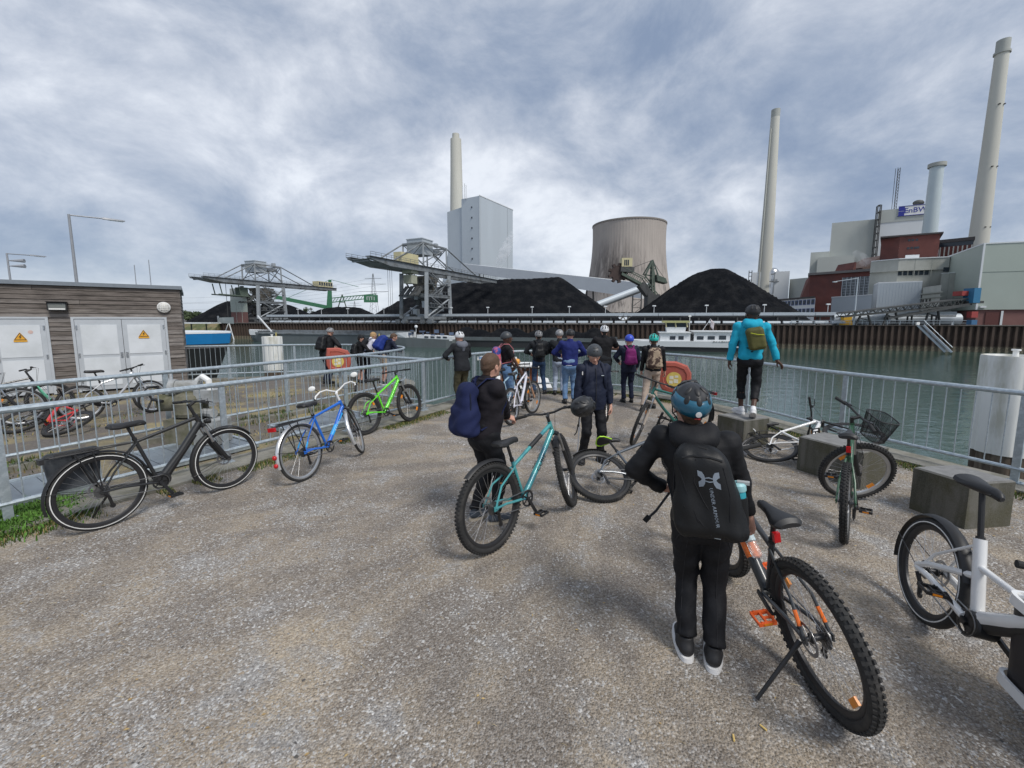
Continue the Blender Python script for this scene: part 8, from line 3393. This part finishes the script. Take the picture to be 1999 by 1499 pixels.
m_.tube([bag_hit(-.10,.20,bag1,U1,c1,0),bag_hit(-.04,.215,bag1,U1,c1,0),bag_hit(.04,.215,bag1,U1,c1,0),bag_hit(.10,.20,bag1,U1,c1,0)],.007,8)
m_.build('roll_top',f_pack,bp1)
for pts_ in (((-.125,.16),(-.10,.02),(-.06,-.13),(-.02,-.22)),((-.03,.20),(-.055,.08),(-.02,-.02),(.0,-.06)),((.10,.17),(.115,.03),(.10,-.10),(.07,-.21)),((-.12,-.06),(-.05,-.13),(.0,-.20))):
 MB().tube([bag_hit(x,z,bag1,U1,c1,.0) for x,z in pts_],.0032,6).build('seam',f_black,bp1)
btl=thing('drinking_bottle','turquoise drinking bottle with grey lid in the side pocket of the black backpack','bottle',(0,0,0))
p0=U1(c1.x+.160,c1.y+.025,c1.z-.155)
p1=U1(c1.x+.172,c1.y+.025,c1.z+.05)
axz=(p1-p0).normalized()
x_,y_=frame_from(axz)
Mb=Matrix((x_,y_,axz)).transposed()
MB().lathe([(.040,-.03),(.044,.0),(.043,.13),(.040,.132)],18,p0,Mb).build('side_pocket',f_pack,bp1)
MB().lathe([(.034,0),(.037,.01),(.037,.15),(.033,.165)],20,p0,Mb).build('body',mat('turquoise bottle',(.03,.33,.40),.3,alpha=.9),btl)
m_=MB().lathe([(.039,.165),(.041,.17),(.041,.195),(.032,.205),(0,.206)],20,p0,Mb)
m_.build('lid',mat('pale turquoise lid',(.30,.55,.58),.4),btl)
m_=MB().beam(p0+axz*.207,p0+axz*.212+Vector((.055,-.01,-.002)),.026,.014)
m_.build('spout_cap',mat('grey cap',(.40,.42,.42),.5),btl,smooth=False)
place(btl,P1['M'])
m_=MB().tube([Vector(P1['wr'][0])+Vector((.06,.03,.06)),Vector(P1['wr'][0])+Vector((.025,.02,-.04)),Vector(P1['wr'][0])+Vector((-.045,.015,-.16)),Vector(P1['wr'][0])+Vector((-.085,.01,-.205))],.014,8,sq=(1,.3))
m_.box(Vector(P1['wr'][0])+Vector((-.095,.01,-.215)),(.03,.01,.045),Matrix.Rotation(R(35),3,'Y'))
m_.build('loose_strap',f_black,bp1)
# 2: boy with navy backpack holding the turquoise bike
g2=Vector((-.265,3.86,0))
r2_,q2=BK['turq']
M2=Matrix.LocRotScale(r2_.location,r2_.rotation_euler,None)
gripL=M2 @ q2['bar'](-1)
PM2=pm(g2,58)
H2=1.62
gl=PM2.inverted() @ gripL
k2_=H2/1.70
wR=(gl+Vector((-.03,-.07,.015)))/k2_
r2o,P2=person('person with short brown hair and dark tracksuit gripping the turquoise bicycle',g2,58,H2, dict(wrR=tuple(wR),wrL=tuple(wR+Vector((-.10,-.02,.05))),elR=(.8,-.6,-.6),elL=(-1,-.4,-.5),anL=(-.08,-.06,.095),anR=(.10,.06,.095),hnR=(-.6,-.3,-.8),hnL=(.3,.2,-1),hdL=(.9,.5,-.15),hdR=(.2,.9,-.3)),
 ('jacket',fabric('dark plum tracksuit',(0.013,0.011,0.015))),('long',f_blackp),hair=('short',hair_br),shoes=(shoe_g,sole_b),h=.0105,near=True,head_yaw=-14,head_pitch=-2,bulk=1.25,curl=(50,52),seed=12,lean=6,group='boys with bicycles',leg_b=1.1)
cl_=MB().tube([Vector(P2['neck'])+Vector((.069*math.cos(a),.069*math.sin(a)-.002,.022+.012*math.sin(a))) for a in [2*PI*j/20 for j in range(20)]],.016,8,closed=True)
cl_.build('collar',MATS['dark plum tracksuit'],r2o)
pp=MB()
e0,e1=Vector(P2['el'][1]),Vector(P2['wr'][1])
s0=Vector(P2['sh'][1])
pp.tube([s0+(e0-s0)*.8+Vector((.055,-.02,0)),e0+Vector((.058,-.015,-.005)),e0+(e1-e0)*.5+Vector((.052,0,0)),e1+Vector((.045,0,.0))],.003,5)
pp.build('piping',mat('grey piping',(.35,.35,.38),.5),r2o)
bp2,U2,c2=backpack('plain navy blue backpack on the boy with short brown hair',P2,f_navy,(.165,.095,.255),dz=-.04,dy=.0,strap_m=f_navy,trim=mat('navy zip',(.004,.006,.02),.5),seed=21,h=.010,pocket=True,fold=.012,taper=.26,rnd=.9)
gr_=M2 @ q2['bar'](1)
hh2=thing('hanging_helmet','black bicycle helmet hanging from the handlebar of the turquoise bike','helmet',gr_)
Mh2=Matrix.Translation(gr_+Vector((.02,.02,-.02))) @ Matrix.Rotation(R(-35),4,'Z') @ Matrix.Rotation(R(68),4,'Y') @ Matrix.Rotation(R(20),4,'X')
helmet(hh2,'shell',Mh2,hel_k,'road')
m_=MB().tube([gr_+Vector((.0,.0,-.10)),gr_+Vector((-.01,.0,-.20)),gr_+Vector((-.03,-.01,-.27)),gr_+Vector((-.05,-.01,-.30))],.006,6)
m_.box(gr_+Vector((-.012,0,-.205)),(.02,.01,.025))
m_.build('hanging_strap',blackp,hh2)
# 3: boy in navy rain jacket facing the camera
g3=Vector((1.10,5.55,0))
r3o,P3=person('person in navy rain jacket and dark skate helmet looking down, facing the camera',g3,174,1.575, dict(anL=(-.13,.0,.095),anR=(.14,-.02,.095),wrR=(.27,.05,.84),wrL=(-.25,.05,.86),ftL=.3,ftR=-.35),
 ('coat',f_navyj),('long',f_blackp),hair=None,hat=('skate',hel_dg),shoes=(shoe_k,sole_k),h=.0105,near=True,head_pitch=24,head_yaw=8,hood=f_navyj,curl=(28,28),seed=31,group='boys with bicycles',leg_b=1.06)
for s in (-.035,0,.035):
 m_=MB()
 hpx=Vector(P3['hip'])+Vector((.088,0,-.02))*P3['k']
 kx,ax_=Vector((.12,.02,.50))*P3['k'],Vector((.14,-.02,.10))*P3['k']
 m_.tube([hpx+Vector((.098,s*.7,-.10)),kx+Vector((.079,s*.6,.02)),(kx+ax_)/2+Vector((.074,s*.55,0)),ax_+Vector((.071,s*.5,.02))],.0055,5,sq=(1,.5))
 m_.build('side_stripe',sole_w,r3o)
m_=MB().box(Vector(P3['chest'])+Vector((-.085,.128,.03)),(.035,.006,.008))
m_.build('chest_print',print_l,r3o,smooth=False)
m_=MB().box(Vector(P3['sh'][1])+Vector((.0,.075,-.05)),(.012,.012,.045))
m_.build('toggle',sole_w,r3o,smooth=False)
m_=MB().tube([Vector(P3['neck'])+Vector((0,.10,-.03)),Vector(P3['chest'])+Vector((0,.133,0)),Vector(P3['belly'])+Vector((0,.135,0)),Vector(P3['hip'])+Vector((0,.132,-.08))],.004,5)
m_.build('zip',blackp,r3o)
backpack('dark straps and small black backpack worn by the boy in the navy rain jacket',P3,f_black,(.13,.08,.19),dz=0,strap_m=f_navyj,seed=33)
# children at the railing (far end)
G_='children at the railing'
_,P4=person('person in charcoal jacket, olive trousers and white helmet at the left end of the railing',(-1.12,9.25,0),-38,1.66,
 dict(wrL=(-.22,.30,1.10),wrR=(.12,.34,1.10),elL=(-1,-.4,-.3),elR=(1,-.4,-.3)),('coat',f_char),('long',f_olive),hat=('road',hel_w),h=.013,lean=8,hood=fabric('grey hood',(.13,.14,.17)),head_pitch=8,seed=41,leg_b=1.15,hem=.84)
_,P5=person('person with dark helmet and black T-shirt in profile, holding the pale blue bike',(-.12,8.75,0),76,1.66,
 dict(wrR=(.22,.26,.90),wrL=(-.2,.25,.92)),('tee',f_tee),('long',f_jean),skin=skin_d,hat=('skate',hel_dg),h=.013,head_yaw=10,head_pitch=-4,seed=42)
pink=mat('pink blue galaxy print',(.55,.10,.14),.7,0,.2,10,.002,50,col2=(.03,.07,.30),mscale=9,mlo=.46,mhi=.54)
backpack('pink and blue patterned backpack on the boy in the black T-shirt',P5,pink,(.135,.09,.20),seed=43,strap_m=mat('pink strap',(.6,.2,.22),.7))
_,P6=person('person in charcoal jacket, dark jeans and silver grey helmet with a slim black backpack',(.70,10.80,0),-4,1.63,
 dict(wrL=(-.20,.28,1.08),wrR=(.22,.26,1.08),elL=(-1,-.5,-.3),elR=(1,-.5,-.3),anL=(-.12,0,.095),anR=(.17,0,.095),ftR=-.7),('jacket',f_char),('long',f_jeand),hat=('road',hel_s),h=.013,seed=44,lean=5,hair=('short',hair_dk))
backpack('slim black backpack on the child with the silver grey helmet',P6,f_pack,(.12,.08,.20),seed=45,strap_m=f_black)
_,P7=person('person in blue bomber jacket and mid blue jeans, the broad one with black helmet',(1.34,9.55,0),2,1.70,
 dict(wrL=(-.21,.28,1.10),wrR=(.21,.28,1.10),elL=(-1,-.4,-.3),elR=(1,-.4,-.3)),('jacket',f_bomber),('long',f_jean),hat=('road',hel_k),h=.013,bulk=1.12,seed=46,lean=4,hem=.90)
kn_=MB().tube([Vector(P7['hip'])+Vector((.186*math.cos(a),.129*math.sin(a)-.008,-.012)) for a in [2*PI*j/28 for j in range(28)]],.008,6,closed=True)
r7=[o for o in bpy.data.objects if o.get('label','').startswith('person in blue bomber')][0]
kn_.build('hem_stripe',mat('pale knit stripe',(.5,.5,.6),.8),r7)
_,P7b=person('person in dark jacket and pale jeans half hidden behind the blue bomber jacket',(1.22,10.70,0),8,1.66,
 dict(wrL=(-.22,.28,1.08),wrR=(.2,.28,1.08),elL=(-1,-.4,-.3),elR=(1,-.4,-.3)),('jacket',f_char),('long',f_jeanl),hat=('skate',hel_s),h=.014,seed=47,lean=4)
_,P8=person('person in black T-shirt and white helmet with elbows out, tallest at the railing',(2.20,9.90,0),2,1.79,
 dict(wrL=(-.12,.26,1.22),wrR=(.14,.26,1.20),elL=(-1,-.2,-.6),elR=(1,-.2,-.6),hdL=(.7,.5,.3),hdR=(-.7,.5,.3)),('tee',f_tee),('long',f_char),hat=('road',hel_w),h=.013,bulk=1.08,seed=48,hair=('short',hair_dk),curl=(45,45))
_,P9=person('person in navy raincoat and navy trousers with bright blue helmet and purple backpack',(2.74,9.70,0),2,1.56,
 dict(wrL=(-.20,.25,1.02),wrR=(.24,.12,.9),elL=(-1,-.4,-.3)),('coat',f_navyj),('long',fabric('navy rain trousers',(.010,.014,.035))),hat=('skate',hel_b,hel_b),h=.013,seed=49)
purp=fabric('purple nylon',(0.17,0.012,0.115),.7)
backpack('purple backpack on the child with the bright blue helmet',P9,purp,(.135,.09,.20),seed=50,strap_m=purp)
_,P10=person('person in black jacket and beige trousers with mint helmet stepping away',(3.06,8.95,0),12,1.61, dict(anL=(-.22,-.30,.12),anR=(.06,.10,.095),fpL=-.3,wrR=(.28,.16,.86),wrL=(-.24,.10,.86),knL=(.2,1,0)),('jacket',f_black),('long',f_beige),hat=('road',hel_t),h=.013,seed=51,hair=('short',hair_br),lean=3,leg_b=1.1)
camo=mat('camouflage print',(0.055,0.030,0.022),.8,0,.15,14,.002,60,col2=(0.33,0.25,0.175),mscale=11,mlo=.50,mhi=.53)
backpack('brown camouflage backpack on the child with the mint helmet',P10,camo,(.16,.11,.225),seed=52,strap_m=f_black,dz=-.02)
# boy in turquoise on the block
_,P11=person('person in turquoise hooded jacket and cropped black trousers walking on a concrete block',(3.66,6.34,.45),20,1.70,
 dict(hip=(0,.03,.915),anL=(-.06,.19,.095),anR=(.05,-.16,.155),fpR=-.55,wrL=(-.28,.04,.86),wrR=(.36,.03,.88),elL=(-.6,-1,0),elR=(.5,-1,0),knR=(.3,1,0),ftL=.45,ftR=-.15,hdR=(.7,.1,-.7)),
 ('jacket',f_turq),('crop',f_blackp),skin=skin_d,hat=('road',hel_k),shoes=(shoe_w,sole_w),h=.011,near=True,hood=f_turq,seed=61,lean=5,head_yaw=-12,curl=(25,18),group='boys with bicycles',bulk=.98)
olv=fabric('olive nylon',(0.085,0.082,0.022),.6)
bp11,U11,c11=backpack('small olive backpack with yellow zip on the boy in turquoise',P11,olv,(.115,.07,.165),dz=.0,dy=.0,strap_m=f_navyj,seed=62,h=.009,pocket=False,roll=-12,sx=.03,taper=.0,fold=.004)
m_=MB().tube([U11(c11.x-.07,c11.y-.085,c11.z+.10),U11(c11.x+.02,c11.y-.088,c11.z+.06),U11(c11.x+.10,c11.y-.07,c11.z+.04)],.005,5)
m_.build('front_zip',mat('lime zip',(.50,.55,.03),.5),bp11)
# group on the left plateau
_,P12=person('person in black jacket and grey helmet leaning on the plateau railing',(-5.72,12.75,-.03),28,1.72,
 dict(wrL=(-.10,.36,1.08),wrR=(.18,.36,1.08),elL=(-1,-.2,-.5),elR=(1,-.3,-.3)),('coat',f_black),('long',fabric('navy work trousers',(.012,.018,.04))),hat=('road',hel_s),h=.014,lean=14,bulk=1.15,head_pitch=14,seed=71,group='people at the plateau railing',hem=.84)
backpack('black backpack on the man at the plateau railing',P12,f_pack,(.15,.10,.22),seed=72,strap_m=f_black)
_,P13=person('person with black cap, black top and shorts resting an arm on the railing',(-4.78,12.95,-.03),42,1.48,
 dict(wrR=(.30,.36,1.12),wrL=(-.20,.28,1.1),elR=(1,-.5,-.3)),('jacket',f_tee),('shorts',f_black),hat=('cap',f_black),h=.014,lean=8,head_yaw=35,hair=('short',hair_dk),seed=73,group='people at the plateau railing',shoes=(shoe_k,sole_k))
backpack('small black backpack on the boy with the black cap',P13,f_pack,(.13,.09,.19),seed=74,strap_m=f_black)
_,P14=person('person with blond hair and white shirt, dark shoulder bag, bending over the plateau railing',(-4.62,13.0,-.03),34,1.66,
 dict(wrR=(.14,.52,1.05),wrL=(-.14,.52,1.05),elR=(1,-.2,-.6),elL=(-1,-.2,-.6)),('shirt',f_white),('long',fabric('black jeans',(.012,.014,.02))),hair=('mop',hair_bl),h=.014,lean=30,head_pitch=10,seed=75,group='people at the plateau railing')
backpack('dark grey sling bag on the boy in the white shirt',P14,f_char,(.10,.07,.19),seed=76,strap_m=f_black,roll=18)
_,P15=person('person with brown hair, khaki shorts and big blue backpack bent over the curved railing',(-3.95,12.6,-.03),52,1.66,
 dict(wrR=(.16,.56,1.02),wrL=(-.16,.56,1.02),elR=(1,-.2,-.6),elL=(-1,-.2,-.6)),('jacket',f_navyj),('shorts',f_khaki),hair=('mop',hair_br),h=.014,lean=34,head_pitch=18,head_yaw=10,seed=77,group='people at the plateau railing',shoes=(shoe_k,sole_w))
f_rb=fabric('strong blue nylon',(0.010,0.030,0.19),.7)
backpack('big strong blue backpack on the boy in khaki shorts',P15,f_rb,(.17,.13,.25),seed=78,strap_m=f_rb,dz=.02)
def seam_on(obj,pts,inv_dir,name,mt,r=.0026):
 """thin cord lying on a mesh: points are pushed on to the surface along a direction"""
 out_=[]
 for p in pts:
  d_=Vector(inv_dir).normalized()
  ok,loc,nr,_=obj.ray_cast(Vector(p)-d_*.4,d_)
  if ok:
   out_.append(loc)
 if len(out_)>2:
  m_=MB().tube(out_,r,5)
  q_=m_.mesh(name,mt)
  o_=bpy.data.objects.new(name,q_)
  COL.objects.link(o_)
  o_.parent=obj
bpy.context.view_layer.update()
seam_m=mat('seam thread',(0.012,0.012,0.015),.8)
seam_b=mat('seam thread blue',(0.004,0.05,0.07),.7)
def kid(o,n):
 return [c for c in o.children if c.name.split('.')[0]==n][0]
for (ro,P,mt) in ((r1,P1,seam_m),(r2o,P2,seam_m),(r3o,P3,seam_m)):
 k=P['k']
 tr=kid(ro,'trousers')
 for s in (-1,1):
  x0=P['hip'][0]+s*.088*k
  seam_on(tr,[(x0+s*.015*t,0,(.84-.68*t)*k) for t in [j/14 for j in range(15)]],(0,1,0),'seam',mt,.0022)
  seam_on(tr,[(x0+s*(.03+.03*t),0,(.86-.10*t)*k) for t in [j/5 for j in range(6)]],(0,1,0),'pocket_edge',mt,.0028)
ja=kid(r1,'jacket')
hz_=[(x*.01,0,(.905)*P1['k']+P1['off'][2]) for x in range(-16,17,2)]
seam_on(ja,hz_,(0,1,0),'hem_seam',seam_m)
# SMALL STUFF: pebbles, straw, grass, weeds, the small boat
peb_mats=[mat('pale pebble',(0.44,0.43,0.415),.9,0,.3,60),mat('grey pebble',(0.27,0.265,0.26),.9,0,.35,60),mat('brown pebble',(0.30,0.245,0.185),.9,0,.3,60),mat('dark pebble',(0.085,0.08,0.075),.9,0,.3,60)]
_in=[(p.x,p.y) for p in inner]+[(9.0,-3.0),(-9.0,-3.0)]
def inside(px_,py_,poly):
 r_=np.zeros(px_.shape,bool)
 n_=len(poly)
 j=n_-1
 for i in range(n_):
  xi,yi=poly[i]
  xj,yj=poly[j]
  c=((yi>py_) != (yj>py_)) & (px_<(xj-xi)*(py_-yi)/(yj-yi+1e-12)+xi)
  r_ ^= c
  j=i
 return r_
def vnoise(x,y,seed,f0=.6):
 r2=np.random.default_rng(seed)
 v=np.zeros(x.shape)
 for k in range(9):
  a=r2.uniform(0,2*PI)
  f=f0*1.55** k
  v+=np.sin(f*(x*math.cos(a)+y*math.sin(a))*2.2+r2.uniform(0,6))/1.3** k
 return v
def scatter_pebbles():
 NP=420000
 y=.75*(11.0/.75)** rng.uniform(0,1,NP)** .92
 half=y*1.42+.6
 x=rng.uniform(-1,1,NP)*half
 ok=inside(x,y,_in)
 dens=vnoise(x*.8+y*.5,y*.55-x*.4,5)+.6*vnoise(x*2.2+y*1.2,y*1.5-x,15)
 ok &= rng.uniform(-.6,5.6,NP)<dens
 x,y=x[ok],y[ok]
 n_=len(x)
 s=np.exp(rng.normal(math.log(.0021),.42,n_))*(1+.12*y)
 base_v=np.array([(1,.9,0),(-.9,1,0),(-1,-.9,0),(.9,-1,0),(.1,.1,1.1)],float)
 base_f=np.array([(0,1,4),(1,2,4),(2,3,4),(3,0,4)])
 V=base_v[None]*rng.uniform(.65,1.3,(n_,5,1))
 V[:,4,:2]+=rng.uniform(-.4,.4,(n_,2))
 V[...,0] *= rng.uniform(1.0,1.6,(n_,1))
 V[...,2] *= rng.uniform(.5,1.0,(n_,1))
 a=rng.uniform(0,2*PI,n_)
 ca,sa=np.cos(a)[:,None],np.sin(a)[:,None]
 X=V[...,0]*ca-V[...,1]*sa
 Y=V[...,0]*sa+V[...,1]*ca
 P=np.stack([X*s[:,None]+x[:,None],Y*s[:,None]+y[:,None],V[...,2]*s[:,None]+.0005],-1).reshape(-1,3)
 F=(base_f[None]+(np.arange(n_)*5)[:,None,None]).reshape(-1,3)
 me=np_mesh('pebbles',P,F,peb_mats[0])
 for m_ in peb_mats[1:]:
  me.materials.append(m_)
 idx=rng.choice(4,n_,p=(.36,.36,.24,.04))
 me.polygons.foreach_set('material_index',np.repeat(idx,4).astype(np.int32))
 tag(link('pebbles',me),'loose small stones scattered over the gravel ground','pebbles',kind='stuff')
scatter_pebbles()
def blades(name,pts,hmin,hmax,mats_,label,cat,spread=.6,w_=.0035,seed=1,pm_=(.6,.25,.15)):
 r2=np.random.default_rng(seed)
 n_=len(pts)
 b0=np.array(pts)
 hgt=r2.uniform(hmin,hmax,n_)
 a=r2.uniform(0,2*PI,n_)
 ln=r2.uniform(.1,spread,n_)*hgt
 d=np.stack([np.cos(a),np.sin(a),np.zeros(n_)],1)
 sd=np.stack([-np.sin(a),np.cos(a),np.zeros(n_)],1)*(w_*r2.uniform(.6,1.5,n_))[:,None]
 mid=b0+d*(ln*.35)[:,None]+np.array([0,0,1])*(hgt*.6)[:,None]
 tip=b0+d*ln[:,None]+np.array([0,0,1])*(hgt*(1-.35*ln/hgt))[:,None]
 V=np.stack([b0-sd,b0+sd,mid+sd*.8,mid-sd*.8,tip],1).reshape(-1,3)
 i_=(np.arange(n_)*5)[:,None]
 F=np.concatenate([np.concatenate([i_+k for k in t],1) for t in ((0,1,2),(0,2,3),(3,2,4))])
 me=np_mesh(name,V,F,mats_[0])
 for m_ in mats_[1:]:
  me.materials.append(m_)
 idx=r2.choice(len(mats_),n_,p=pm_[:len(mats_)])
 me.polygons.foreach_set('material_index',np.tile(idx,3).astype(np.int32))
 return tag(link(name,me),label,cat,kind='stuff')
gr_a=mat('grass green',(0.075,0.135,0.030),.7,0,.35,3,spec=.2)
gr_b=mat('moss green',(0.075,0.090,0.025),.8,0,.3,3,spec=.2)
gr_c=mat('straw yellow',(0.34,0.27,0.12),.8,0,.25,3,spec=.2)
def along(path,n_,d0,d1,seed,thr=-.2,z=0.0,f=1.1):
 r2=np.random.default_rng(seed)
 seg=[(a,b_,(b_-a).length) for a,b_ in zip(path[:-1],path[1:])]
 tot=sum(s[2] for s in seg)
 out_=[]
 t=np.sort(r2.uniform(0,tot,n_))
 acc,k=0,0
 for v in t:
  while v>acc+seg[k][2] and k<len(seg)-1:
   acc+=seg[k][2]
   k+=1
  a,b_,L_=seg[k]
  p=a+(b_-a)*((v-acc)/L_)
  dr_=(b_-a).normalized()
  nn_=Vector((dr_.y,-dr_.x,0))
  m_=math.sin(v*f*2.1+1)+math.sin(v*f*5.3)*.7+math.sin(v*f*11.7+2)*.5
  if m_<thr:
   continue
  q=p+nn_*(d0+(d1-d0)*r2.beta(1.2,2.2))
  out_.append((q.x,q.y,z))
 return out_
blades('edge_grass',along(MAIN,48000,.26,.62,3,-.35),.010,.055,(gr_a,gr_b,gr_c),'short grass and moss growing along the platform kerb','grass',seed=2,pm_=(.40,.35,.25))
c_=G(22,1020)
cl_=[(c_.x+x,c_.y+y,0) for x,y in rng.normal(0,1,(5200,2))*np.array([.17,.24])]
cl_=[p for p in cl_ if p[0]>-5.35]
blades('corner_weeds',cl_,.02,.10,(mat('fresh weed green',(0.085,0.19,0.03),.65,0,.3,4,spec=.25),gr_a),'bright green weeds at the kerb in the lower left corner','weeds',seed=4,w_=.007,spread=.9,pm_=(.7,.3))
pts=[]
for k in range(16000):
 x,y=rng.uniform(-13,-1.8),rng.uniform(3.0,13.4)
 v=math.sin(x*1.3+1)*math.sin(y*1.1)+.6*math.sin(x*3.7+y*2.2)+.4*math.sin(x*7-y*6)
 if v>.25:
  pts.append((x,y,-.03))
pts=[p for p in pts if (Vector((p[0],p[1],0))-LEFT_A).cross(LEFT_B-LEFT_A).z<-.9]
plat_poly=[(p.x,p.y) for p in offset_path(PLAT,-.25)]+[(-3.6,9.8),(-1.9,8.8),(-6.5,1.0),(-30,.5),(-30,11)]
pa=np.array(pts)
pts=[tuple(p) for p in pa[inside(pa[:,0],pa[:,1],plat_poly)]]
blades('plateau_grass',pts,.015,.07,(gr_b,gr_a,gr_c),'sparse worn grass on the soil of the left plateau','grass',seed=6,w_=.006,spread=.9,pm_=(.35,.25,.40))
bpts=along([Vector((-6.8,5.0,0)),Vector((-3.75,9.9,0))],5000,-.22,.25,8,.45,-.02,.8)
blades('rail_weeds',bpts,.02,.16,(gr_a,gr_b,gr_c),'weeds along the foot of the second railing','weeds',seed=9,w_=.006,spread=.8,pm_=(.5,.3,.2))
for k,(u,v,hh_) in enumerate(((650,780,.42),(690,760,.5),(548,800,.3),(610,790,.36))):
 p=G(u,v+30,-.03)
 root=thing('weed_plant','thin flowering weed growing in the channel, '+['behind the blue bicycle mirror','tallest, left of the green bicycle','left of the blue bicycle','behind the blue handlebar'][k],'weed',p,'weeds in the channel')
 m_=MB()
 tips=[]
 for j in range(5):
  a=2*PI*j/5+k
  e=p+Vector((.10*math.cos(a),.10*math.sin(a),hh_*random.uniform(.7,1.05)))
  m_.tube([p,p+(e-p)*.5+Vector((0,0,.03)),e],[.004,.003,.002],4)
  tips.append((p,e))
 m_.build('stem',gr_b,root)
 m_=MB()
 for (s_,e) in tips:
  for q in range(9):
   t=random.uniform(.25,1.0)
   c=s_+(e-s_)*t
   d=Vector((random.uniform(-1,1),random.uniform(-1,1),random.uniform(-.1,.6))).normalized()*random.uniform(.03,.06)
   sd=Vector((-d.y,d.x,0)).normalized()*.010
   m_.add([c,c+d*.5+sd,c+d,c+d*.5-sd],[(0,1,2,3)])
 lf_=m_.build('leaves',gr_a,root,smooth=False)
 lf_['kind']='stuff'
straw=mat('dry straw',(0.50,0.40,0.22),.8,0,.25,8)
dleaf=mat('dry leaf',(0.42,0.30,0.13),.8,0,.3,8,col2=(.25,.16,.07),mscale=6)
NS=1100
y=.9*(10.0/.9)** rng.uniform(0,1,NS)
x=rng.uniform(-1,1,NS)*(y*1.3+.5)
right=rng.uniform(0,1,NS)<.45
x=np.where(right,rng.uniform(2.2,5.2,NS),x)
y=np.where(right,rng.uniform(2.4,6.5,NS),y)
ok=inside(x,y,_in)
m_,m2=MB(),MB()
for px_,py_ in zip(x[ok],y[ok]):
 a=random.uniform(0,2*PI)
 if random.random()<.6:
  L_=random.uniform(.015,.055)
  d=Vector((math.cos(a),math.sin(a),0))*L_/2
  c=Vector((px_,py_,.006))
  m_.tube([c-d,c+Vector((0,0,.004)),c+d],.0009,3,cap=False)
 else:
  L_=random.uniform(.006,.014)
  d=Vector((math.cos(a),math.sin(a),.15))*L_
  s_=Vector((-math.sin(a),math.cos(a),random.uniform(-.3,.3)))*L_*.5
  c=Vector((px_,py_,.008))
  m2.add([c-d,c+s_,c+d,c-s_+Vector((0,0,.003))],[(0,1,2),(0,2,3)])
tag(m_.build('straw_bits',straw,smooth=False),'thin straw pieces lying on the gravel','straw',kind='stuff')
tag(m2.build('dry_leaves',dleaf,smooth=False),'small dry leaf flakes on the gravel','leaves',kind='stuff')
for k,(u,v,a) in enumerate(((1432,1443,70),(1490,1423,120))):
 p=G(u,v)
 d=Vector((math.cos(R(a)),math.sin(R(a)),0))*.016
 o=MB().rod(p-d+Vector((0,0,.008)),p+d+Vector((0,0,.008)),.0045,8).build('cigarette_end',mat('yellow filter paper',(.66,.47,.16),.8))
 tag(o,'yellow cigarette end on the gravel, '+('left' if k==0 else 'right')+' one of two at the bottom edge','litter','cigarette ends')
wood_m=mat('varnished wood',(0.22,0.075,0.03),.4,0,.2,3,col2=(.14,.05,.02),mscale=2,stretch=(1,1,6))
root=thing('cabin_boat','small wooden cabin boat with white roof moored below the far railing','boat',(.25,13.4,Z_WATER))
z1=PY(1020,713,12.6).z
z0=PY(1020,752,12.6).z
m_=MB().bb((-.35,12.7,z0),(.80,13.5,z1-.06))
m_.build('cabin',wood_m,root,smooth=False)
m_=MB()
for k in range(2):
 m_=MB().bb((-.20+k*.42,12.66,z0+.14),(.12+k*.42,12.71,z1-.18))
 m_.build('window',glass_d,root,smooth=False)
for x0 in (-.38,.62,.22):
 MB().bb((x0+.02,12.64,z0),(x0+.08,12.69,z1-.06)).build('post',chrome if x0==.22 else wood_m,root,smooth=False)
MB().bb((-.48,12.55,z1-.058),(.92,13.6,z1)).build('roof',white,root,smooth=False)
m_=MB()
m_.loft([[Vector((x*.8+.2,13.7+y*.9,Z_WATER-.3)) for x,y in ((-1,-1.6),(1,-1.6),(1.05,.6),(0,2.2),(-1.05,.6))],[Vector((x*1.0+.2,13.7+y,z0-.02)) for x,y in ((-1,-1.6),(1,-1.6),(1.05,.6),(0,2.2),(-1.05,.6))]])
m_.build('hull',white,root,smooth=False)
MB().ell((.16,12.75,z1+.10),(.10,.10,.09),14,8).build('beacon',mat('beacon orange',(.75,.33,.05),.4),root)
MB().rod((.11,12.75,z1+.15),(.11,12.75,z1+.24),.045,10).build('beacon_cap',white,root)
